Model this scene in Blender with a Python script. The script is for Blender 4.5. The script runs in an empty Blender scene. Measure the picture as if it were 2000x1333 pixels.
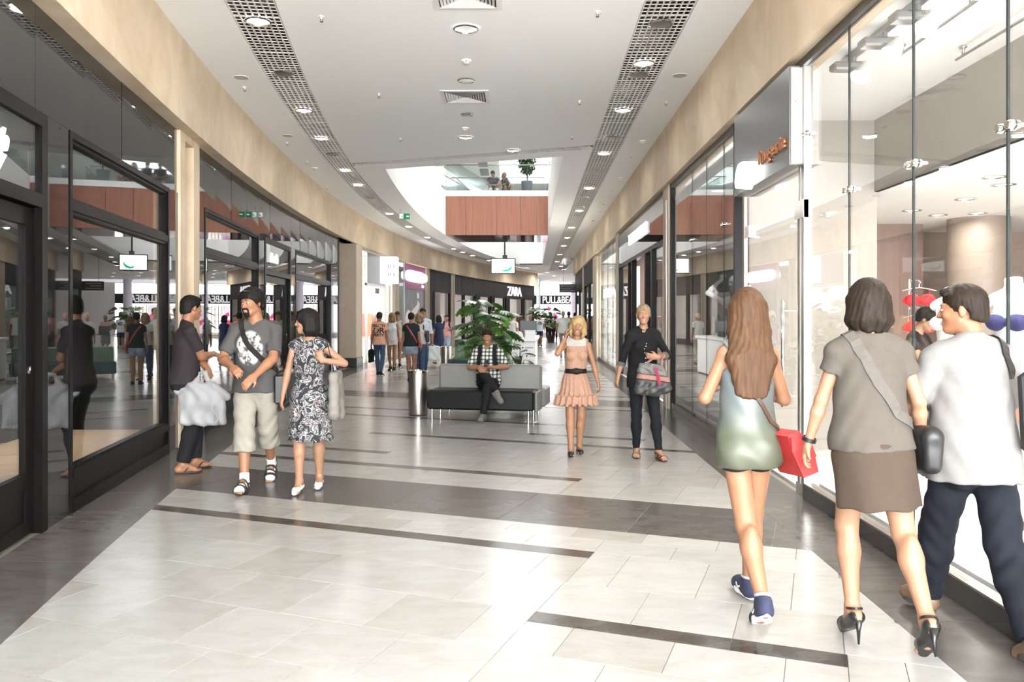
import bpy, bmesh, math, random
import numpy as np
from math import sin, cos, pi, sqrt, atan2, radians as rad
from mathutils import Vector, Matrix
from mathutils.bvhtree import BVHTree

# ---------------------------------------------------------------- camera, sky, exposure
SC = bpy.context.scene
COL = SC.collection
FPX, HOR, CAMZ = 1570.0, 618.0, 1.6          # focal length in pixels (2000 wide), horizon row, eye height
cam_data = bpy.data.cameras.new('camera')
cam_data.sensor_width = 36.0
cam_data.lens = 36.0 * FPX / 2000.0
cam_data.shift_y = -(666.5 - HOR) / 2000.0
cam_data.clip_start = 0.05
cam_data.clip_end = 400
cam = bpy.data.objects.new('camera', cam_data)
cam.location = (0, 0, CAMZ)
cam.rotation_euler = (rad(90), 0, 0)
COL.objects.link(cam)
SC.camera = cam

SC.view_settings.view_transform = 'Standard'
SC.view_settings.look = 'None'
SC.view_settings.gamma = 1.0
SC.view_settings.use_curve_mapping = False
SC.view_settings.exposure = 1.0

world = bpy.data.worlds.new('daylight')
SC.world = world
world.use_nodes = True
_bg = world.node_tree.nodes['Background']
_bg.inputs['Color'].default_value = (0.96, 0.98, 1.0, 1)
_bg.inputs['Strength'].default_value = 17.0
SC.cycles.max_bounces = 14
SC.cycles.diffuse_bounces = 6
SC.cycles.glossy_bounces = 6
SC.cycles.transparent_max_bounces = 24
SC.cycles.sample_clamp_indirect = 8.0

LAMP_W = 3.5            # watts of one mall downlight
random.seed(7)
RNG = np.random.default_rng(7)

def lamp(x, y, z, w, size=0.2, col=(1.0, 0.98, 0.955), tgt=None, spread=170):
    d = bpy.data.lights.new('downlight_lamp', 'AREA')
    d.shape = 'DISK'; d.size = size; d.energy = w; d.color = col
    d.spread = rad(spread)
    o = bpy.data.objects.new('downlight_lamp', d)
    o.location = (x, y, z)
    if tgt is not None:
        o.rotation_euler = (Vector(tgt) - Vector((x, y, z))).to_track_quat('-Z', 'Y').to_euler()
    COL.objects.link(o)
    return o

# ---------------------------------------------------------------- where things stand
def G(u, v):                       # floor point seen at a pixel
    Y = CAMZ * FPX / (v - HOR)
    return (u - 1000) / FPX * Y, Y
def P(u, v, Y):                    # point at depth Y
    return ((u - 1000) / FPX * Y, Y, CAMZ + (HOR - v) / FPX * Y)
ZS, ZC = 3.87, 4.85                # bulkhead underside, ceiling
CX, CY, RB = 101.15, 24.0, 106.0   # left side: circle of the bulkhead face
def LX(Y, off=0.0):                # x of the left circle, off metres behind the bulkhead face
    r = RB + off
    return CX - sqrt(r * r - (Y - CY) ** 2)
def RX(Y, a=2.38):                 # x of the right side
    return a + 0.0261 * Y
RANG = math.atan(0.0261)

# ---------------------------------------------------------------- materials
MATS = {}
def nodes_of(m):
    m.use_nodes = True
    return m.node_tree.nodes, m.node_tree.links, m.node_tree.nodes['Principled BSDF']
def mat(name, col, rough=0.5, metal=0.0, spec=0.5, emit=None, estr=0.0, noise=0.0, nscale=8.0, bump=0.0, bscale=60.0, coat=0.0, ncol=None, alpha=1.0, stretch=None, trans=0.0):
    if name in MATS: return MATS[name]
    m = bpy.data.materials.new(name)
    N, L, b = nodes_of(m)
    b.inputs['Base Color'].default_value = (*col, 1)
    b.inputs['Roughness'].default_value = rough
    b.inputs['Metallic'].default_value = metal
    b.inputs['Specular IOR Level'].default_value = spec
    b.inputs['Coat Weight'].default_value = coat
    b.inputs['Coat Roughness'].default_value = 0.05
    b.inputs['Alpha'].default_value = alpha
    b.inputs['Transmission Weight'].default_value = trans
    if emit is not None:
        b.inputs['Emission Color'].default_value = (*emit, 1)
        b.inputs['Emission Strength'].default_value = estr
    if noise or bump:
        tc = N.new('ShaderNodeTexCoord')
        src = tc.outputs['Object']
        if stretch:
            mp = N.new('ShaderNodeMapping'); mp.inputs['Scale'].default_value = stretch
            L.new(src, mp.inputs['Vector']); src = mp.outputs['Vector']
    if noise:
        t = N.new('ShaderNodeTexNoise'); t.inputs['Scale'].default_value = nscale; t.inputs['Detail'].default_value = 6
        L.new(src, t.inputs['Vector'])
        r = N.new('ShaderNodeValToRGB')
        r.color_ramp.elements[0].position = 0.3; r.color_ramp.elements[1].position = 0.7
        c2 = ncol or tuple(c * (1 - noise) for c in col)
        r.color_ramp.elements[0].color = (*c2, 1); r.color_ramp.elements[1].color = (*col, 1)
        L.new(t.outputs['Fac'], r.inputs['Fac']); L.new(r.outputs['Color'], b.inputs['Base Color'])
    if bump:
        t2 = N.new('ShaderNodeTexNoise'); t2.inputs['Scale'].default_value = bscale; t2.inputs['Detail'].default_value = 4
        L.new(src, t2.inputs['Vector'])
        bp = N.new('ShaderNodeBump'); bp.inputs['Strength'].default_value = bump; bp.inputs['Distance'].default_value = 0.004
        L.new(t2.outputs['Fac'], bp.inputs['Height']); L.new(bp.outputs['Normal'], b.inputs['Normal'])
    MATS[name] = m
    return m
def glass(name, tint=(0.96, 0.98, 0.97), base=0.03, power=1.0):
    """window glass: a clear sheet that mirrors more at grazing angles"""
    if name in MATS: return MATS[name]
    m = bpy.data.materials.new(name); m.use_nodes = True
    N, L = m.node_tree.nodes, m.node_tree.links
    N.remove(N['Principled BSDF'])
    out = N['Material Output']
    tr = N.new('ShaderNodeBsdfTransparent'); tr.inputs['Color'].default_value = (*tint, 1)
    gl = N.new('ShaderNodeBsdfGlossy'); gl.inputs['Roughness'].default_value = 0.0
    ge = N.new('ShaderNodeNewGeometry')
    dt = N.new('ShaderNodeVectorMath'); dt.operation = 'DOT_PRODUCT'
    L.new(ge.outputs['Incoming'], dt.inputs[0]); L.new(ge.outputs['Normal'], dt.inputs[1])
    def mth(op, x, y):
        n = N.new('ShaderNodeMath'); n.operation = op; n.use_clamp = op != 'ABSOLUTE'
        for i, v in enumerate((x, y)):
            if v is None: continue
            if isinstance(v, float): n.inputs[i].default_value = v
            else: L.new(v, n.inputs[i])
        return n.outputs[0]
    c = mth('ABSOLUTE', dt.outputs['Value'], None)
    ma = mth('ADD', mth('MULTIPLY', mth('POWER', mth('SUBTRACT', 1.0, c), 5.0), 0.9 * power), 0.04 + base)
    mx = N.new('ShaderNodeMixShader')
    L.new(ma, mx.inputs[0]); L.new(tr.outputs[0], mx.inputs[1]); L.new(gl.outputs[0], mx.inputs[2])
    L.new(mx.outputs[0], out.inputs['Surface'])
    MATS[name] = m
    return m
def emis(name, col, s):
    return mat(name, (0, 0, 0), 0.6, emit=col, estr=s)

# ---------------------------------------------------------------- mesh building
class MB:
    def __init__(s): s.v = []; s.f = []; s.mi = []; s.cur = 0
    def face(s, idx): s.f.append(idx); s.mi.append(s.cur)
    def verts(s, pts):
        n = len(s.v); s.v.extend([tuple(p) for p in pts]); return n
    def box(s, x0, y0, z0, x1, y1, z1, M=None):
        pts = [Vector(p) for p in ((x0,y0,z0),(x1,y0,z0),(x1,y1,z0),(x0,y1,z0),(x0,y0,z1),(x1,y0,z1),(x1,y1,z1),(x0,y1,z1))]
        if M is not None: pts = [M @ p for p in pts]
        n = s.verts(pts)
        for q in ((3,2,1,0),(4,5,6,7),(0,1,5,4),(1,2,6,5),(2,3,7,6),(3,0,4,7)): s.face(tuple(n+i for i in q))
        return s
    def cbox(s, x0, y0, z0, x1, y1, z1, c=0.01, M=None):   # chamfered box
        c = min(c, abs(x1-x0)/2.01, abs(y1-y0)/2.01, abs(z1-z0)/2.01)
        rings = []
        for z, i in ((z0, c), (z0+c, 0), (z1-c, 0), (z1, c)):
            a0, a1, b0, b1 = x0+i, x1-i, y0+i, y1-i
            k = c if i == 0 else c*0.6
            rings.append([(a0+k,b0,z),(a1-k,b0,z),(a1,b0+k,z),(a1,b1-k,z),(a1-k,b1,z),(a0+k,b1,z),(a0,b1-k,z),(a0,b0+k,z)])
        return s.loft(rings, M=M)
    def loft(s, rings, close=True, cap=True, M=None):
        m = len(rings[0]); base = len(s.v)
        for r in rings:
            s.verts([M @ Vector(p) for p in r] if M is not None else r)
        for i in range(len(rings)-1):
            for j in range(m if close else m-1):
                k = (j+1) % m
                s.face((base+i*m+j, base+i*m+k, base+(i+1)*m+k, base+(i+1)*m+j))
        if cap and close:
            s.face(tuple(base+j for j in reversed(range(m))))
            s.face(tuple(base+(len(rings)-1)*m+j for j in range(m)))
        return s
    def lathe(s, prof, n=24, M=None, cap=True):
        return s.loft([[(r*cos(2*pi*j/n), r*sin(2*pi*j/n), z) for j in range(n)] for r, z in prof], cap=cap, M=M)
    def tube(s, pts, r, n=8, cap=True):
        pts = [Vector(p) for p in pts]; rings = []
        up = None
        for i, p in enumerate(pts):
            t = (pts[min(i+1, len(pts)-1)] - pts[max(i-1, 0)]).normalized()
            if up is None: up = t.orthogonal().normalized()
            up = (up - t*up.dot(t)).normalized(); sd = t.cross(up)
            ri = r[i] if isinstance(r, (list, tuple)) else r
            rings.append([p + up*(ri*cos(2*pi*j/n)) + sd*(ri*sin(2*pi*j/n)) for j in range(n)])
        return s.loft(rings, cap=cap)
    def ribbon(s, pts, nrm, w, t):
        """flat strap through pts with outward normals"""
        pts = [Vector(p) for p in pts]; rings = []
        for i, p in enumerate(pts):
            d = (pts[min(i+1, len(pts)-1)] - pts[max(i-1, 0)]).normalized()
            nn = Vector(nrm[i]); nn = (nn - d*nn.dot(d)).normalized(); sd = d.cross(nn)
            rings.append([p - sd*w/2, p + sd*w/2, p + sd*w/2 + nn*t, p - sd*w/2 + nn*t])
        return s.loft(rings)
    def prism(s, poly, z0, z1, M=None):
        return s.loft([[(x, y, z0) for x, y in poly], [(x, y, z1) for x, y in poly]], M=M)
    def mesh(s, name, mats, smooth=False):
        me = bpy.data.meshes.new(name)
        me.from_pydata([tuple(p) for p in s.v], [], s.f)
        for m in (mats if isinstance(mats, (list, tuple)) else [mats]): me.materials.append(m)
        if isinstance(mats, (list, tuple)) and len(mats) > 1: me.polygons.foreach_set('material_index', s.mi)
        if smooth:
            me.polygons.foreach_set('use_smooth', [True]*len(me.polygons))
            if smooth is not True: me.set_sharp_from_angle(angle=rad(smooth))
        me.update()
        return me

def link(name, data, parent=None, loc=None, rotz=None):
    o = bpy.data.objects.new(name, data); COL.objects.link(o)
    if parent is not None: o.parent = parent
    if loc is not None: o.location = loc
    if rotz is not None: o.rotation_euler = (0, 0, rotz)
    return o
def obj(name, mb, m, parent=None, smooth=False, loc=None, rotz=None):
    return link(name, mb.mesh(name, m, smooth), parent, loc, rotz)
def tag(o, label=None, cat=None, group=None, kind=None):
    if label: o['label'] = label
    if cat: o['category'] = cat
    if group: o['group'] = group
    if kind: o['kind'] = kind
    return o
def thing(name, label, cat, loc=(0, 0, 0), rotz=0.0, group=None):
    return tag(link(name, None, None, loc, rotz), label, cat, group)
def setting(name, mb, m, parent=None, smooth=False):
    o = obj(name, mb, m, parent, smooth)
    if parent is None: o['kind'] = 'structure'
    return o
def frame_empty(name, loc=(0, 0, 0), rotz=0.0):
    return tag(link(name, None, None, loc, rotz), kind='structure')
def copy_tree(o, parent=None):
    c = o.copy(); COL.objects.link(c)
    if parent is not None: c.parent = parent
    for ch in list(o.children): copy_tree(ch, c)
    return c
def text_mesh(txt, size, depth=0.0, bold=0.0, shear=0.0, align='CENTER', spacing=1.0):
    cu = bpy.data.curves.new('lettering', 'FONT')
    cu.body = txt; cu.size = size; cu.extrude = depth; cu.offset = bold; cu.shear = shear
    cu.align_x = align; cu.align_y = 'CENTER'; cu.space_character = spacing; cu.resolution_u = 3
    o = bpy.data.objects.new('lettering', cu); COL.objects.link(o)
    dg = bpy.context.evaluated_depsgraph_get()
    me = bpy.data.meshes.new_from_object(o.evaluated_get(dg))
    bpy.data.objects.remove(o); bpy.data.curves.remove(cu)
    return me

def letter_sign(name, label, cat, txt, size, M, m, depth=0.0, bold=0.0, shear=0.0, spacing=1.0, parent=None):
    """a row of separate letters; M places the middle of the row"""
    root = tag(link(name, None, parent), label, cat); root.matrix_world = M
    def right(t):
        if not t: return 0.0
        me = text_mesh(t + '|', size, 0, 0, 0, 'LEFT', spacing); x = max(v.co.x for v in me.vertices); bpy.data.meshes.remove(me); return x
    me = text_mesh('|', size, 0, 0, 0, 'LEFT', spacing); w0 = max(v.co.x for v in me.vertices)
    tot = right(txt) - w0
    for i, ch in enumerate(txt):
        if ch == ' ': continue
        me = text_mesh(ch, size, depth, bold, shear, 'LEFT', spacing); me.materials.append(m)
        link('letter', me, root).location = (right(txt[:i]) - (w0 if i else 0.0) - tot/2, 0, 0)
    return root
# ---------------------------------------------------------------- figures: one continuous surface from a distance field
F32 = np.float32
class Field:
    def __init__(s, lo, hi, vs):
        s.vs = vs; s.lo = np.array(lo, float)
        n = np.maximum(np.ceil((np.array(hi) - s.lo) / vs).astype(int) + 1, 4)
        s.ax = [(s.lo[i] + vs * np.arange(n[i])).astype(F32) for i in range(3)]
        s.F = np.full(tuple(n), 0.25, F32)
    def blk(s, lo, hi):
        sl = []
        for i in range(3):
            a = int(np.searchsorted(s.ax[i], lo[i])); b = int(np.searchsorted(s.ax[i], hi[i]))
            if b <= a: return None
            sl.append(slice(a, b))
        return tuple(sl)
    def pts(s, sl):
        return s.ax[0][sl[0]][:, None, None], s.ax[1][sl[1]][None, :, None], s.ax[2][sl[2]][None, None, :]
    def put(s, sl, d, k, op):
        f = s.F[sl]
        if op == 'add':
            if k > 0:
                h = np.maximum(k - np.abs(f - d), 0); s.F[sl] = np.minimum(f, d) - h * h / (4 * k)
            else: s.F[sl] = np.minimum(f, d)
        else:
            d = -d
            if k > 0:
                h = np.maximum(k - np.abs(f - d), 0); s.F[sl] = np.maximum(f, d) + h * h / (4 * k)
            else: s.F[sl] = np.maximum(f, d)
    def cone(s, a, b, ra, rb, k=0.02, op='add', sq=None, cuts=()):
        """capsule that tapers from ra to rb; sq=(axis, factor) flattens it along an axis; cuts are planes (point, outward normal)"""
        a = np.array(a, float); b = np.array(b, float); r = max(ra, rb); m = r + k + 2.5 * s.vs
        sl = s.blk(np.minimum(a, b) - m, np.maximum(a, b) + m)
        if sl is None: return
        X, Y, Z = s.pts(sl)
        px, py, pz = X - F32(a[0]), Y - F32(a[1]), Z - F32(a[2]); ab = b - a
        if sq is not None:
            n = np.array(sq[0], float); n /= np.linalg.norm(n); g = sq[1] - 1
            dn = px * F32(n[0]) + py * F32(n[1]) + pz * F32(n[2])
            px = px + F32(g * n[0]) * dn; py = py + F32(g * n[1]) * dn; pz = pz + F32(g * n[2]) * dn
            ab = ab + g * n * float(ab @ n)
        L2 = float(ab @ ab) + 1e-9
        t = np.clip((px * F32(ab[0]) + py * F32(ab[1]) + pz * F32(ab[2])) / F32(L2), 0, 1)
        d = np.sqrt((px - t * F32(ab[0]))**2 + (py - t * F32(ab[1]))**2 + (pz - t * F32(ab[2]))**2) - (F32(ra) + t * F32(rb - ra))
        for c, n in cuts: d = np.maximum(d, s.plane(X, Y, Z, c, n))
        s.put(sl, d, k, op)
    @staticmethod
    def plane(X, Y, Z, c, n):
        n = np.array(n, float); n = n / np.linalg.norm(n)
        return (X - F32(c[0])) * F32(n[0]) + (Y - F32(c[1])) * F32(n[1]) + (Z - F32(c[2])) * F32(n[2])
    def ell(s, c, r, R=None, k=0.02, op='add', cuts=()):
        c = np.array(c, float); r = np.array(r, float); m = r.max() + k + 2.5 * s.vs
        sl = s.blk(c - m, c + m)
        if sl is None: return
        X, Y, Z = s.pts(sl)
        px, py, pz = X - F32(c[0]), Y - F32(c[1]), Z - F32(c[2])
        if R is not None:
            R = np.array(R, float)
            px, py, pz = (px*F32(R[0,0])+py*F32(R[1,0])+pz*F32(R[2,0]), px*F32(R[0,1])+py*F32(R[1,1])+pz*F32(R[2,1]), px*F32(R[0,2])+py*F32(R[1,2])+pz*F32(R[2,2]))
        a = np.sqrt((px/F32(r[0]))**2 + (py/F32(r[1]))**2 + (pz/F32(r[2]))**2)
        b = np.sqrt((px/F32(r[0]**2))**2 + (py/F32(r[1]**2))**2 + (pz/F32(r[2]**2))**2) + F32(1e-6)
        d = a * (a - 1) / b
        for cc, n in cuts: d = np.maximum(d, s.plane(X, Y, Z, cc, n))
        s.put(sl, d, k, op)
    def box(s, c, h, R=None, r=0.01, k=0.01, op='add'):
        c = np.array(c, float); h = np.array(h, float); m = np.linalg.norm(h) + k + 2.5 * s.vs
        sl = s.blk(c - m, c + m)
        if sl is None: return
        X, Y, Z = s.pts(sl)
        px, py, pz = X - F32(c[0]), Y - F32(c[1]), Z - F32(c[2])
        if R is not None:
            R = np.array(R, float)
            px, py, pz = (px*F32(R[0,0])+py*F32(R[1,0])+pz*F32(R[2,0]), px*F32(R[0,1])+py*F32(R[1,1])+pz*F32(R[2,1]), px*F32(R[0,2])+py*F32(R[1,2])+pz*F32(R[2,2]))
        qx, qy, qz = np.abs(px) - F32(h[0]-r), np.abs(py) - F32(h[1]-r), np.abs(pz) - F32(h[2]-r)
        d = np.sqrt(np.maximum(qx,0)**2 + np.maximum(qy,0)**2 + np.maximum(qz,0)**2) + np.minimum(np.maximum(np.maximum(qx,qy),qz), 0) - F32(r)
        s.put(sl, d, k, op)
    def cut(s, c, n):
        X, Y, Z = s.ax[0][:, None, None], s.ax[1][None, :, None], s.ax[2][None, None, :]
        s.F = np.maximum(s.F, s.plane(X, Y, Z, c, n))
    def bump(s, fn):
        X, Y, Z = s.ax[0][:, None, None], s.ax[1][None, :, None], s.ax[2][None, None, :]
        s.F = s.F + fn(X, Y, Z).astype(F32)
    def mesh(s, name, mats):
        F = s.F; nx, ny, nz = F.shape
        F[0] = F[-1] = 0.2; F[:, 0] = F[:, -1] = 0.2; F[:, :, 0] = F[:, :, -1] = 0.2
        ins = F < 0
        cnt = np.zeros((nx-1, ny-1, nz-1), np.int8)
        for i in (0, 1):
            for j in (0, 1):
                for k in (0, 1): cnt += ins[i:nx-1+i, j:ny-1+j, k:nz-1+k]
        act = (cnt > 0) & (cnt < 8)
        I, J, K = np.nonzero(act); n = len(I)
        idx = np.full(act.shape, -1, np.int32); idx[I, J, K] = np.arange(n)
        cs = {(i, j, k): F[I+i, J+j, K+k] for i in (0, 1) for j in (0, 1) for k in (0, 1)}
        acc = np.zeros((n, 3), F32); w = np.zeros(n, F32)
        for a in range(3):
            for u in (0, 1):
                for v in (0, 1):
                    c0 = [0, 0, 0]; c0[(a+1) % 3] = u; c0[(a+2) % 3] = v; c1 = list(c0); c1[a] = 1
                    f0, f1 = cs[tuple(c0)], cs[tuple(c1)]
                    x = (f0 < 0) != (f1 < 0); t = np.where(x, f0 / np.where(x, f0 - f1, 1), 0).astype(F32)
                    acc[:, a] += np.where(x, t, 0); acc[:, (a+1) % 3] += np.where(x, u, 0); acc[:, (a+2) % 3] += np.where(x, v, 0)
                    w += x
        co = (acc / w[:, None] + np.stack([I, J, K], 1)) * s.vs + s.lo
        quads = []
        for a in range(3):
            sl0 = [slice(1, -1)] * 3; sl0[a] = slice(0, -1); sl1 = list(sl0); sl1[a] = slice(1, None)
            A, B = ins[tuple(sl0)], ins[tuple(sl1)]
            x = np.nonzero(A != B)
            if len(x[0]) == 0: continue
            flip = B[x]
            p = [x[i] + (0 if i == a else 1) for i in range(3)]
            b_, c_ = (a+1) % 3, (a+2) % 3
            def cell(db, dc):
                q = list(p); q[b_] = q[b_] - db; q[c_] = q[c_] - dc
                return idx[q[0], q[1], q[2]]
            q = np.stack([cell(1, 1), cell(0, 1), cell(0, 0), cell(1, 0)], 1)
            q[flip] = q[flip][:, ::-1]
            quads.append(q)
        q = np.concatenate(quads)
        me = bpy.data.meshes.new(name)
        me.vertices.add(n); me.vertices.foreach_set('co', co.astype(F32).ravel())
        me.loops.add(len(q) * 4); me.loops.foreach_set('vertex_index', q.ravel().astype(np.int32))
        me.polygons.add(len(q)); me.polygons.foreach_set('loop_start', np.arange(0, len(q)*4, 4, dtype=np.int32))
        me.polygons.foreach_set('use_smooth', np.ones(len(q), bool))
        for m in (mats if isinstance(mats, (list, tuple)) else [mats]): me.materials.append(m)
        me.update(calc_edges=True)
        return me

def Rm(yaw=0, pitch=0, roll=0):
    """yaw left, pitch = lean forward, roll = lean to the person's left (degrees)"""
    y, p, r = rad(yaw), rad(pitch), rad(roll)
    Rz = np.array([[cos(y), -sin(y), 0], [sin(y), cos(y), 0], [0, 0, 1]])
    Rx = np.array([[1, 0, 0], [0, cos(p), -sin(p)], [0, sin(p), cos(p)]])
    Ry = np.array([[cos(r), 0, sin(r)], [0, 1, 0], [-sin(r), 0, cos(r)]])
    return Rz @ Rx @ Ry
def unit(v):
    v = np.array(v, float); return v / (np.linalg.norm(v) + 1e-9)
def ik(a, t, l1, l2, pole):
    a, t = np.array(a, float), np.array(t, float); d = t - a; L = np.linalg.norm(d)
    L2 = min(L, (l1 + l2) * 0.999); t = a + d / L * L2; u = d / L
    x = (l1*l1 - l2*l2 + L2*L2) / (2 * L2); h = sqrt(max(l1*l1 - x*x, 0))
    p = np.array(pole, float); p = unit(p - u * (p @ u))
    return a + u * x + p * h, t

class Body:
    """joints of a figure in its own frame: facing -y, its left is +x, floor at z = 0"""
    def __init__(s, H, sex='m', hip=(0, 0, None), pel=(0, 0, 0), chest=(0, 0, 0), head=(0, 0, 0), arms=None, feet=None, vs=0.01, heel=0.0, wide=1.0, seated=False):
        s.k = k = H / 1.75; s.f = f = sex == 'f'; s.vs = vs; s.H = H; s.w = wide
        s.Rp, s.Rc, s.Rh = Rm(*pel), Rm(*chest), Rm(*head)
        hz = hip[2] if hip[2] is not None else 0.915
        s.hipc = np.array([hip[0], hip[1], hz]) * k + np.array([0, 0, heel * k])
        s.hw = (0.078 if f else 0.088) * k * (0.5 + 0.5*wide)
        s.waist = s.P((0, 0, 0.14))
        sw = (0.152 if f else 0.178) * wide
        s.sh = {sd: s.C((sd * sw, 0.0, 0.355)) for sd in (1, -1)}
        s.neck = s.C((0, 0.012, 0.415))
        s.hpiv = s.neck + (0.5 * s.Rc + 0.5 * s.Rh) @ np.array([0, -0.018, 0.095]) * k
        s.headc = s.hpiv + s.Rh @ np.array([0, -0.012, 0.085]) * k
        arms = arms or {}; feet = feet or {}
        s.el, s.wr, s.hand = {}, {}, {}
        ua, fa = (0.265 if f else 0.285) * k, (0.235 if f else 0.255) * k
        for sd in (1, -1):
            a = arms.get(sd, {})
            w = np.array(a.get('w', (sd * (sw + 0.075), -0.03, 0.86)), float) * k
            if 'w' not in a: w[2] += heel * k
            s.el[sd], s.wr[sd] = ik(s.sh[sd], w, ua, fa, a.get('pole', (sd * 0.4, 1, -0.2)))
            s.hand[sd] = a
        s.hp, s.kn, s.an, s.Rf = {}, {}, {}, {}
        for sd in (1, -1):
            ft = feet.get(sd, {})
            s.hp[sd] = s.P((sd * s.hw / k, 0, 0))
            t = np.array(ft.get('a', (sd * 0.09, 0.02, 0.085)), float) * k
            if 'a' not in ft: t[2] += heel * k
            fy, fp = ft.get('yaw', sd * 8), ft.get('pitch', 0)
            s.Rf[sd] = Rm(fy, fp)
            s.kn[sd], s.an[sd] = ik(s.hp[sd], t, 0.425 * k, 0.415 * k, ft.get('pole', (sin(rad(fy)), -cos(rad(fy)), 0.05)))
        pts = list(s.el.values()) + list(s.wr.values()) + list(s.kn.values()) + list(s.an.values()) + [s.headc, s.hipc, s.neck]
        s.lo = np.min(pts, 0) - 0.27 * k; s.hi = np.max(pts, 0) + 0.27 * k
        s.lo[2] = max(s.lo[2], -0.03) if not seated else -0.03
        s.cache = {}
    def P(s, p): return s.hipc + s.Rp @ (np.array(p, float) * s.k)
    def C(s, p): return s.waist + s.Rc @ (np.array(p, float) * s.k)
    def Hd(s, p): return s.headc + s.Rh @ (np.array(p, float) * s.k)
    def Ft(s, sd, p): return s.an[sd] + s.Rf[sd] @ (np.array(p, float) * s.k)
    def field(s, lo=None, hi=None, vs=None): return Field(s.lo if lo is None else lo, s.hi if hi is None else hi, vs or s.vs)
    # ---- trunk, shared by skin and clothes (e = how far it stands off)
    def trunk(s, F, e=0.0, hips=True, upper=True, waist=None, k=0.03, bust=True, loose=0.0, glute=1.0):
        K = s.k; f = s.f; W = s.w
        if hips:
            F.ell(s.P((0, 0.005, 0.03)), np.array([(0.157 if f else 0.162)*W + e/K, (0.112 if f else 0.112)*W + e/K, 0.13 + e/K]) * K, s.Rp, k)
            for sd in (1, -1): F.ell(s.P((sd*0.075, 0.055, -0.035)), np.array([0.082 + e/K, 0.078 + e/K, 0.095 + e/K]) * K, s.Rp, k if glute == 1 else 0.07)
            if glute != 1: F.ell(s.P((0, 0.055, -0.045)), np.array([0.13 + e/K, 0.080 + e/K, 0.12 + e/K]) * K, s.Rp, 0.07)
        wr = ((0.118 if f else 0.142) if waist is None else waist) * W + loose
        F.cone(s.P((0, 0.005, 0.07)), s.C((0, 0, 0.10)), (wr + 0.012)*K + e, wr*K + e, k, sq=(s.Rc[:, 1], 1.32))
        if upper:
            F.ell(s.C((0, 0.005, 0.20)), np.array([(0.138 if f else 0.158)*W + e/K, (0.098 if f else 0.112)*W + e/K, 0.19 + e/K]) * K, s.Rc, k)
            F.ell(s.C((0, 0.018, 0.30)), np.array([(0.140 if f else 0.168)*W + e/K, (0.082 if f else 0.094) + e/K, 0.105 + e/K]) * K, s.Rc, k)
            if f and bust:
                for sd in (1, -1): F.ell(s.C((sd*0.07, -0.075, 0.215)), np.array([0.060 + e/K, 0.052 + e/K, 0.058 + e/K]) * K, s.Rc, k*0.8)
            elif not f:
                for sd in (1, -1): F.ell(s.C((sd*0.075, -0.068, 0.245)), np.array([0.075 + e/K, 0.042 + e/K, 0.06 + e/K]) * K, s.Rc, k)
            sw = (0.152 if f else 0.178) * W; r = 0.042 if f else 0.049
            for sd in (1, -1):
                F.cone(s.C((sd*0.09, 0.008, 0.365)), s.sh[sd], r*K + e, r*K + e, k)
                F.cone(s.C((0, 0.022, 0.435)), s.C((sd*0.12, 0.012, 0.385)), 0.042*K + e, 0.036*K + e, k)
    def arm(s, F, sd, e=0.0, t0=0.0, t1=2.0, k=0.025, flare=0.0):
        """t runs 0-1 along the upper arm and 1-2 along the forearm; cut flat at t1"""
        K = s.k; g = 0.82 if s.f else 1.0; S, E, Wr = s.sh[sd], s.el[sd], s.wr[sd]; S = S - s.Rc @ np.array([sd*0.004, 0, 0.010])*K
        if t1 <= 1:
            q = S + (E - S) * t1
            F.cone(S, q + unit(E - S) * 0.03, 0.049*g*K + e, (0.049 - 0.009*t1)*g*K + e + flare, k, cuts=[(q, E - S)])
            return
        F.cone(S, E, 0.049*g*K + e, 0.040*g*K + e, k)
        u = t1 - 1
        q = E + (Wr - E) * u; m = E + (Wr - E) * min(0.3, u)
        c = [] if t1 >= 2 and e == 0 else [(q, Wr - E)]
        F.cone(E, m, 0.040*g*K + e, 0.0435*g*K + e, 0.015, cuts=c)
        F.cone(m, q + (unit(Wr - E) * 0.03 if c else 0), 0.0435*g*K + e, (0.0435 - 0.0165*u)*g*K + e, 0.015, cuts=c)
    def leg(s, F, sd, e=0.0, t1=2.0, k=0.025, flare=0.0, thin=1.0):
        K = s.k; H_, N_, A_ = s.hp[sd], s.kn[sd], s.an[sd]; g = thin
        fwd = unit(s.Rf[sd] @ np.array([0, -1.0, 0]))
        top = (0.085 if s.f else 0.090) * (0.4 + 0.6*min(s.w, 1.05))
        if t1 <= 1:
            q = H_ + (N_ - H_) * t1
            F.cone(H_, q + unit(N_ - H_) * 0.04, top*K + e, (top - 0.034*t1)*g*K + e + flare, k, cuts=[(q, N_ - H_)])
            return
        F.cone(H_, N_, top*K + e, 0.056*g*K + e + flare*0.5, k)
        u = t1 - 1; q = N_ + (A_ - N_) * u
        c = [] if t1 >= 2 and e <= 0 else [(q, A_ - N_)]
        m = N_ + (A_ - N_) * min(0.32, u)
        F.cone(N_, m, 0.054*g*K + e + flare*0.5, 0.054*g*K + e + flare*0.7, 0.02, cuts=c)
        F.cone(m, q + (unit(A_ - N_) * 0.03 if c else 0), 0.054*g*K + e + flare*0.7, (0.054 - 0.021*u)*g*K + e + flare, 0.02, cuts=c)
        if u > 0.3 and e < 0.02 and flare < 0.01:
            cb = N_ + (A_ - N_) * 0.30 - fwd * 0.016 * K
            F.ell(cb, np.array([0.046, 0.046, 0.105]) * K + e, None, 0.03, cuts=c)
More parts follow.
